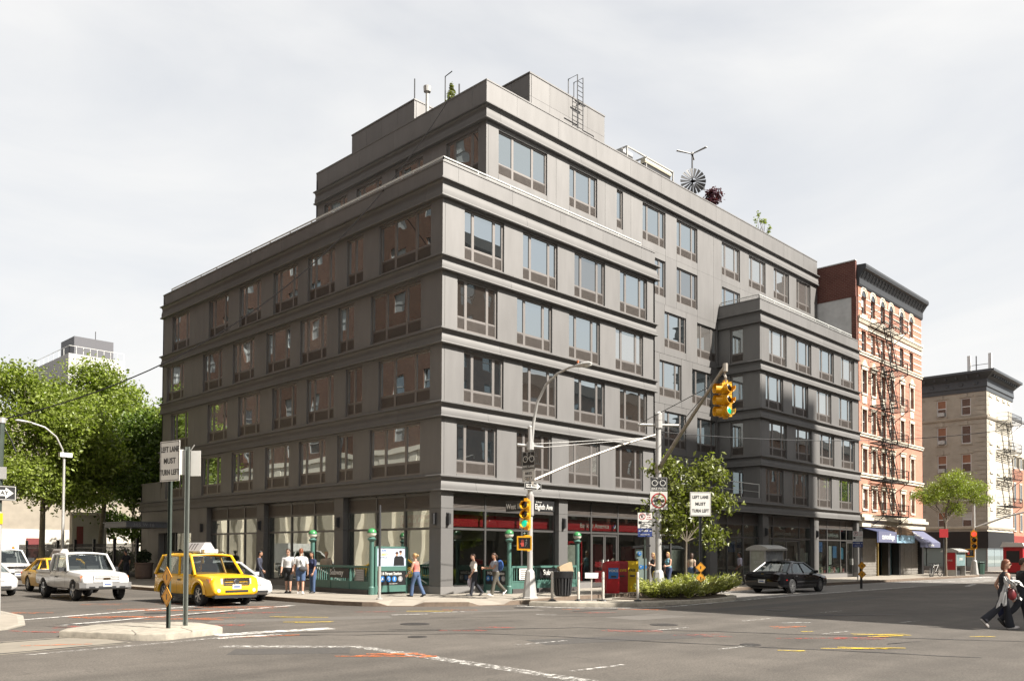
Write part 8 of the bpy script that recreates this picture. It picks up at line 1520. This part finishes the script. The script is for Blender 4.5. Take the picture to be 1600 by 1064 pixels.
    if hair_len == 1: hb.loft([hrg(-0.085, -0.01, 0.05, 0.052, -0.012), hrg(-0.05, -0.012, 0.062, 0.060, -0.01), hrg(0.0, 0.006, 0.064, 0.056, -0.004), hrg(0.03, 0.03, 0.062, 0.052)])
    if hair_len == 2: hb.loft([hrg(-0.16, -0.02, 0.045, 0.03, -0.02), hrg(-0.09, -0.015, 0.06, 0.05, -0.012), hrg(0.0, 0.004, 0.063, 0.054, -0.004), hrg(0.03, 0.03, 0.062, 0.05)])
    if hair_len == 3: hb.ball(H(-0.078, 0, 0.02), 0.03 * h, 0.028 * h, 0.03 * h, 8, 6)
    if hair_len == 4: P, Rr = spline([H(-0.055, 0, 0.02), H(-0.085, 0, 0.0), H(-0.085, 0, -0.07)], [0.018 * h, 0.022 * h, 0.008 * h]); hb.tube(P, Rr, 8)
    fuse(hb, 'hair', HAIRM[hair], o, 0.012)
    for s in (1, -1): MB().ball(H(0.0505, s * 0.018, 0.006), 0.004 * h, 0.006 * h, 0.0035 * h, 8, 5).build('eye', SHOE_D, o)
    MB().ball(H(0.0475, 0, -0.036), 0.005 * h, 0.012 * h, 0.0035 * h, 8, 5).build('mouth', mat('lips', (0.30, 0.10, 0.08), 0.5), o)
    if glasses: g = MB(); [g.ball(H(0.055, s * 0.019, 0.006), 0.006 * h, 0.018 * h, 0.013 * h, 10, 6) for s in (1, -1)]; g.bar(H(0.056, 0.04, 0.01), H(0.0, 0.048, 0.006), 0.006); g.bar(H(0.056, -0.04, 0.01), H(0.0, -0.048, 0.006), 0.006); g.build('sunglasses', BLACK, o)
    o['_j'] = 0; del o['_j']
    return o, dict(arms=armj, legs=legj, H=H, sp=sp)
def held(o, name, label, cat, mb, mt, smooth=50):
    """a thing carried by a person: its own top-level object in the person's frame"""
    x = mb.build(name, mt, None, smooth=smooth); x.location = o.location; x.rotation_euler = o.rotation_euler; x.scale = o.scale; return tag(x, label, cat)
def face(dx, dy): return math.atan2(dy, dx)
NAVY = cloth('black_denim', (0.016, 0.018, 0.026)); BLACKC = cloth('black', (0.012, 0.012, 0.013)); DENIM = cloth('denim', (0.06, 0.10, 0.19)); WHITEC = cloth('white', (0.58, 0.58, 0.57))
# --- the pair crossing at the right edge
w1, j1 = person('woman with auburn hair in black top and dark flared trousers striding, carrying white garments', (0.9, -21.35, -0.15), face(0.60, -0.80), 1.68, True, 0, 'auburn', 1, 'black', BLACKC, 0.0, 'black_denim', NAVY, 1.0, 1.75, legs=((14, 4), (-26, 22)), arms=((-25, 55), (-4, 25)), lean=3, abd=(14, 12), shoe=mat('sandal_silver', (0.45, 0.42, 0.40), 0.4, 0.3), near=True, glasses=True, head_yaw=-28)
w_ = j1['arms'][1][2]; c = Vector((w_.x, w_.y, w_.z)); g = MB(); r = random.Random(4)
def drape(mb, a, b, wd, n=7, fold=0.05, seed=1):
    rr = random.Random(seed); a = Vector(a); b = Vector(b); m = 9; rows = []
    for i in range(n + 1):
        t = i / n; p = a.lerp(b, t); wv = wd * (0.45 + 0.75 * t); rows.append([p + Vector(((k / (m - 1) - 0.5) * wv, math.sin(k * 1.9 + t * 2) * fold * (0.4 + t), math.cos(k * 1.7) * 0.01 - (0.05 * abs(k - 4) * t * rr.uniform(0.2, 1)))) for k in range(m)])
    V = [tuple(p) for r_ in rows for p in r_]; F = [(i * m + k, i * m + k + 1, (i + 1) * m + k + 1, (i + 1) * m + k) for i in range(n) for k in range(m - 1)]; mb.add(V, F)
    mb.add([(v[0], v[1] - 0.012, v[2]) for v in V], [f[::-1] for f in F])
e = j1['arms'][1][1] + Vector((-0.06, -0.04, 0.04)); drape(g, e + Vector((-0.04, -0.06, 0.02)), e + Vector((-0.16, -0.1, -0.42)), 0.15, fold=0.05); drape(g, e + Vector((0.14, -0.03, 0.0)), e + Vector((0.24, -0.04, -0.26)), 0.11, fold=0.04, seed=3); drape(g, e + Vector((-0.06, -0.06, 0.20)), e + Vector((0.06, -0.1, 0.02)), 0.17, fold=0.05, seed=5); drape(g, e + Vector((0.05, -0.1, 0.12)), e + Vector((0.24, -0.08, 0.10)), 0.14, fold=0.05, seed=7)
held(w1, 'white_garments', 'bundle of crumpled white garments hanging over the woman\'s arm', 'clothes', g, WHITEC)
g = MB(); g.ball(e + Vector((0.1, -0.06, -0.22)), 0.10, 0.06, 0.14, 12, 8); g.tube([e + Vector((0.02, -0.05, -0.12)), e + Vector((0.06, 0.0, 0.1)), e + Vector((0.18, -0.05, -0.12))], 0.012, 6); held(w1, 'red_handbag', 'small dark red handbag under the white garments', 'bag', g, mat('leather_red', (0.17, 0.015, 0.02), 0.45))
m1, k1 = person('man in black sleeveless shirt and dark jeans beside the woman at the right edge', (1.50, -21.60, -0.15), face(0.60, -0.80), 1.72, False, 0, 'brown', 0, 'black', BLACKC, 0.12, 'black_denim', NAVY, 1.0, 1.15, legs=((16, 5), (-24, 26)), arms=((5, 70), (12, 40)), lean=4, abd=(8, 10), near=True, head_yaw=-20)
g = MB(); q = j1['arms'][0][2]; g.ball(q + Vector((0.05, 0.06, -0.42)), 0.12, 0.07, 0.2, 12, 8); g.tube([q + Vector((-0.02, 0.06, -0.26)), q + Vector((0.0, 0.02, 0.0)), q + Vector((0.12, 0.06, -0.26))], 0.012, 6); held(w1, 'navy_bag', 'dark navy shoulder bag hanging between the man and the woman', 'bag', g, cloth('navy', (0.015, 0.02, 0.06)))
# --- corner pavement
person('woman in coral tank top and blue jeans walking past the subway poster', (-1.95, -0.75, 0), face(-0.35, 0.9), 1.62, True, 0, 'blond', 3, 'coral', (0.60, 0.17, 0.14), 0.0, 'denim', DENIM, 1.0, 1.3, legs=((16, 10), (-14, 12)), arms=((16, 25), (-8, 15)), shoe=SHOE_D)
x, j = person('dark-haired woman in white blouse with shoulder bag walking at the corner pillar', (0.15, -1.95, 0), face(-0.72, 0.25), 1.62, True, 0, 'brown', 0, 'blouse', (0.55, 0.50, 0.44), 0.45, 'black_denim', NAVY, 1.0, 1.1, legs=((16, 6), (-16, 22)), arms=((14, 20), (-6, 20)), shoe=SHOE_D)
g = MB(); w_ = j['arms'][1][2]; g.ball(w_ + Vector((0, -0.03, -0.24)), 0.13, 0.07, 0.2, 12, 8); g.tube([w_ + Vector((-0.05, -0.03, -0.08)), w_, w_ + Vector((0.05, -0.03, -0.08))], 0.01, 5); held(x, 'white_shopping_bag', 'printed white shopping bag held by the woman in the blouse', 'bag', g, mat('bag_print', (0.5, 0.46, 0.52), 0.6, var=0.4, scale=12))
x, j = person('woman in grey top with blue backpack walking behind her friend', (1.0, -2.35, 0), face(-0.75, 0.2), 1.66, True, 1, 'brown', 4, 'grey_lilac', (0.33, 0.34, 0.38), 0.25, 'khaki_dark', (0.09, 0.08, 0.06), 1.0, 1.25, legs=((20, 8), (-22, 24)), arms=((35, 60), (30, 65)), lean=6, shoe=SHOE_W)
g = MB(); s_ = j['sp']; g.ball(s_(0.17, -0.21), 0.13, 0.16, 0.22, 12, 8); held(x, 'blue_backpack', 'blue and white backpack on the woman walking at the corner', 'backpack', g, mat('backpack_blue', (0.03, 0.10, 0.32), 0.6, var=0.6, scale=7))
person('young man in dark striped jumper and jeans walking along the shop windows', (-3.6, 8.9, 0), face(0.5, -0.55), 1.72, False, 1, 'black', 0, 'stripe', mat('cloth_stripe', (0.035, 0.038, 0.06), 0.85, var=0.7, scale=3.2, stretch=(0.1, 0.1, 6)), 0.95, 'black_denim', NAVY, 1.0, 0.95, legs=((22, 8), (-22, 30)), arms=((-12, 20), (14, 25)), shoe=SHOE_W)
x, j = person('man in white shirt, sunglasses and black shorts facing the street', (-4.15, 5.35, 0), face(-0.75, -0.66), 1.76, False, 0, 'brown', 0, 'white', WHITEC, 0.6, 'black', BLACKC, 0.52, 1.0, legs=((3, 2), (-4, 3)), arms=((6, 30), (2, 12)), abd=(10, 10), shoe=SHOE_D, glasses=True)
x, j = person('man in white T-shirt and denim shorts seen from behind', (-4.15, 4.35, 0), face(0.6, 0.75), 1.78, False, 0, 'auburn', 0, 'white', WHITEC, 0.4, 'denim', DENIM, 0.5, 1.0, legs=((4, 3), (-5, 4)), arms=((4, 12), (0, 14)), abd=(10, 10), shoe=SHOE_W)
g = MB(); s_ = j['sp']; g.ball(s_(0.02, -0.16) + Vector((0, -0.1, 0)), 0.07, 0.17, 0.11, 12, 8); g.tube([s_(0.05, -0.13) + Vector((0, -0.12, 0)), s_(0.2, -0.14), s_(0.29, 0.0) + Vector((0, 0.11, 0)), s_(0.2, 0.13), s_(0.05, 0.10) + Vector((0, -0.14, 0))], 0.014, 5); held(x, 'grey_messenger_bag', 'dark grey messenger bag on the back of the man in the T-shirt', 'bag', g, cloth('grey', (0.06, 0.06, 0.065)))
person('woman with long hair half hidden behind the man in the T-shirt', (-3.4, 4.6, 0), face(-0.9, -0.2), 1.66, True, 1, 'black', 2, 'navy', (0.02, 0.025, 0.06), 0.45, 'denim', DENIM, 1.0, 1.0, legs=((4, 4), (-4, 4)), shoe=SHOE_D)
person('older man in beige shirt standing behind the subway railing', (-1.2, 6.9, 0), face(-0.5, -0.8), 1.66, False, 0, 'blond', 0, 'beige', (0.42, 0.33, 0.24), 0.45, 'khaki_dark', (0.09, 0.08, 0.06), 1.0, 1.0, legs=((3, 2), (-3, 2)), shoe=SHOE_D)
# --- avenue side
x, j = person('woman in black dress holding a coffee cup by the shop pillar', (12.0, -2.6, 0), face(-0.8, 0.2), 1.68, True, 0, 'blond', 2, 'black', BLACKC, 0.0, 'black', BLACKC, 0.45, 1.0, legs=((12, 5), (-10, 15)), arms=((25, 85), (10, 40)), shoe=SHOE_D); w_ = j['arms'][0][2]; held(x, 'coffee_cup', 'white paper coffee cup held by the woman in black', 'cup', MB().lathe([(0.03, 0), (0.04, 0.1), (0.042, 0.11)], w_ + Vector((0.07, 0, 0.0)), 10), WHITE)
person('blonde woman in teal top and dark jeans walking left of the tree trunk', (13.6, -2.4, 0), face(-0.85, 0.15), 1.72, True, 0, 'blond', 2, 'teal', (0.16, 0.34, 0.40), 0.0, 'denim_dark', (0.03, 0.045, 0.10), 1.0, 1.0, legs=((14, 5), (-14, 18)), arms=((15, 70), (-8, 20)), shoe=SHOE_D)
x, j = person('woman with a black shoulder bag walking away right of the tree trunk', (15.9, -2.3, 0), face(0.8, 0.1), 1.66, True, 0, 'brown', 1, 'beige', (0.42, 0.33, 0.24), 0.2, 'denim', DENIM, 1.0, 1.0, legs=((14, 6), (-14, 20)), arms=((10, 25), (-10, 20)), shoe=SHOE_D); g = MB(); s_ = j['sp']; g.box(-0.16, 0.16, -0.32, -0.2, 0.75, 1.02); held(x, 'black_shoulder_bag', 'black box-shaped shoulder bag on the woman walking away', 'bag', g, BLACKC)
person('man in pale lilac shirt walking behind the black sedan', (20.6, -2.6, 0), face(-0.6, 0.5), 1.74, False, 2, 'black', 0, 'lilac', (0.42, 0.40, 0.48), 0.55, 'khaki_dark', (0.09, 0.08, 0.06), 1.0, 1.0, legs=((10, 4), (-12, 14)), arms=((10, 30), (-6, 30)), abd=(18, 18), shoe=SHOE_D)
person('man in black waistcoat over a white shirt by the entrance fence', (-3.2, 25.6, 0), face(-0.4, 0.8), 1.72, False, 1, 'black', 0, 'black', BLACKC, 0.35, 'black_denim', NAVY, 1.0, 1.0, legs=((4, 3), (-4, 4)), arms=((14, 20), (-8, 20)), abd=(14, 12), shoe=SHOE_D)
bpy.data.scenes.remove(TMP)
# ================================================================== survey units -> metres
bpy.context.view_layer.update()
for o in list(scene.objects):
    if o.parent is None and o.type in ('MESH', 'EMPTY'):
        o.location = o.location * K; o.scale = o.scale * K
bpy.context.view_layer.update()
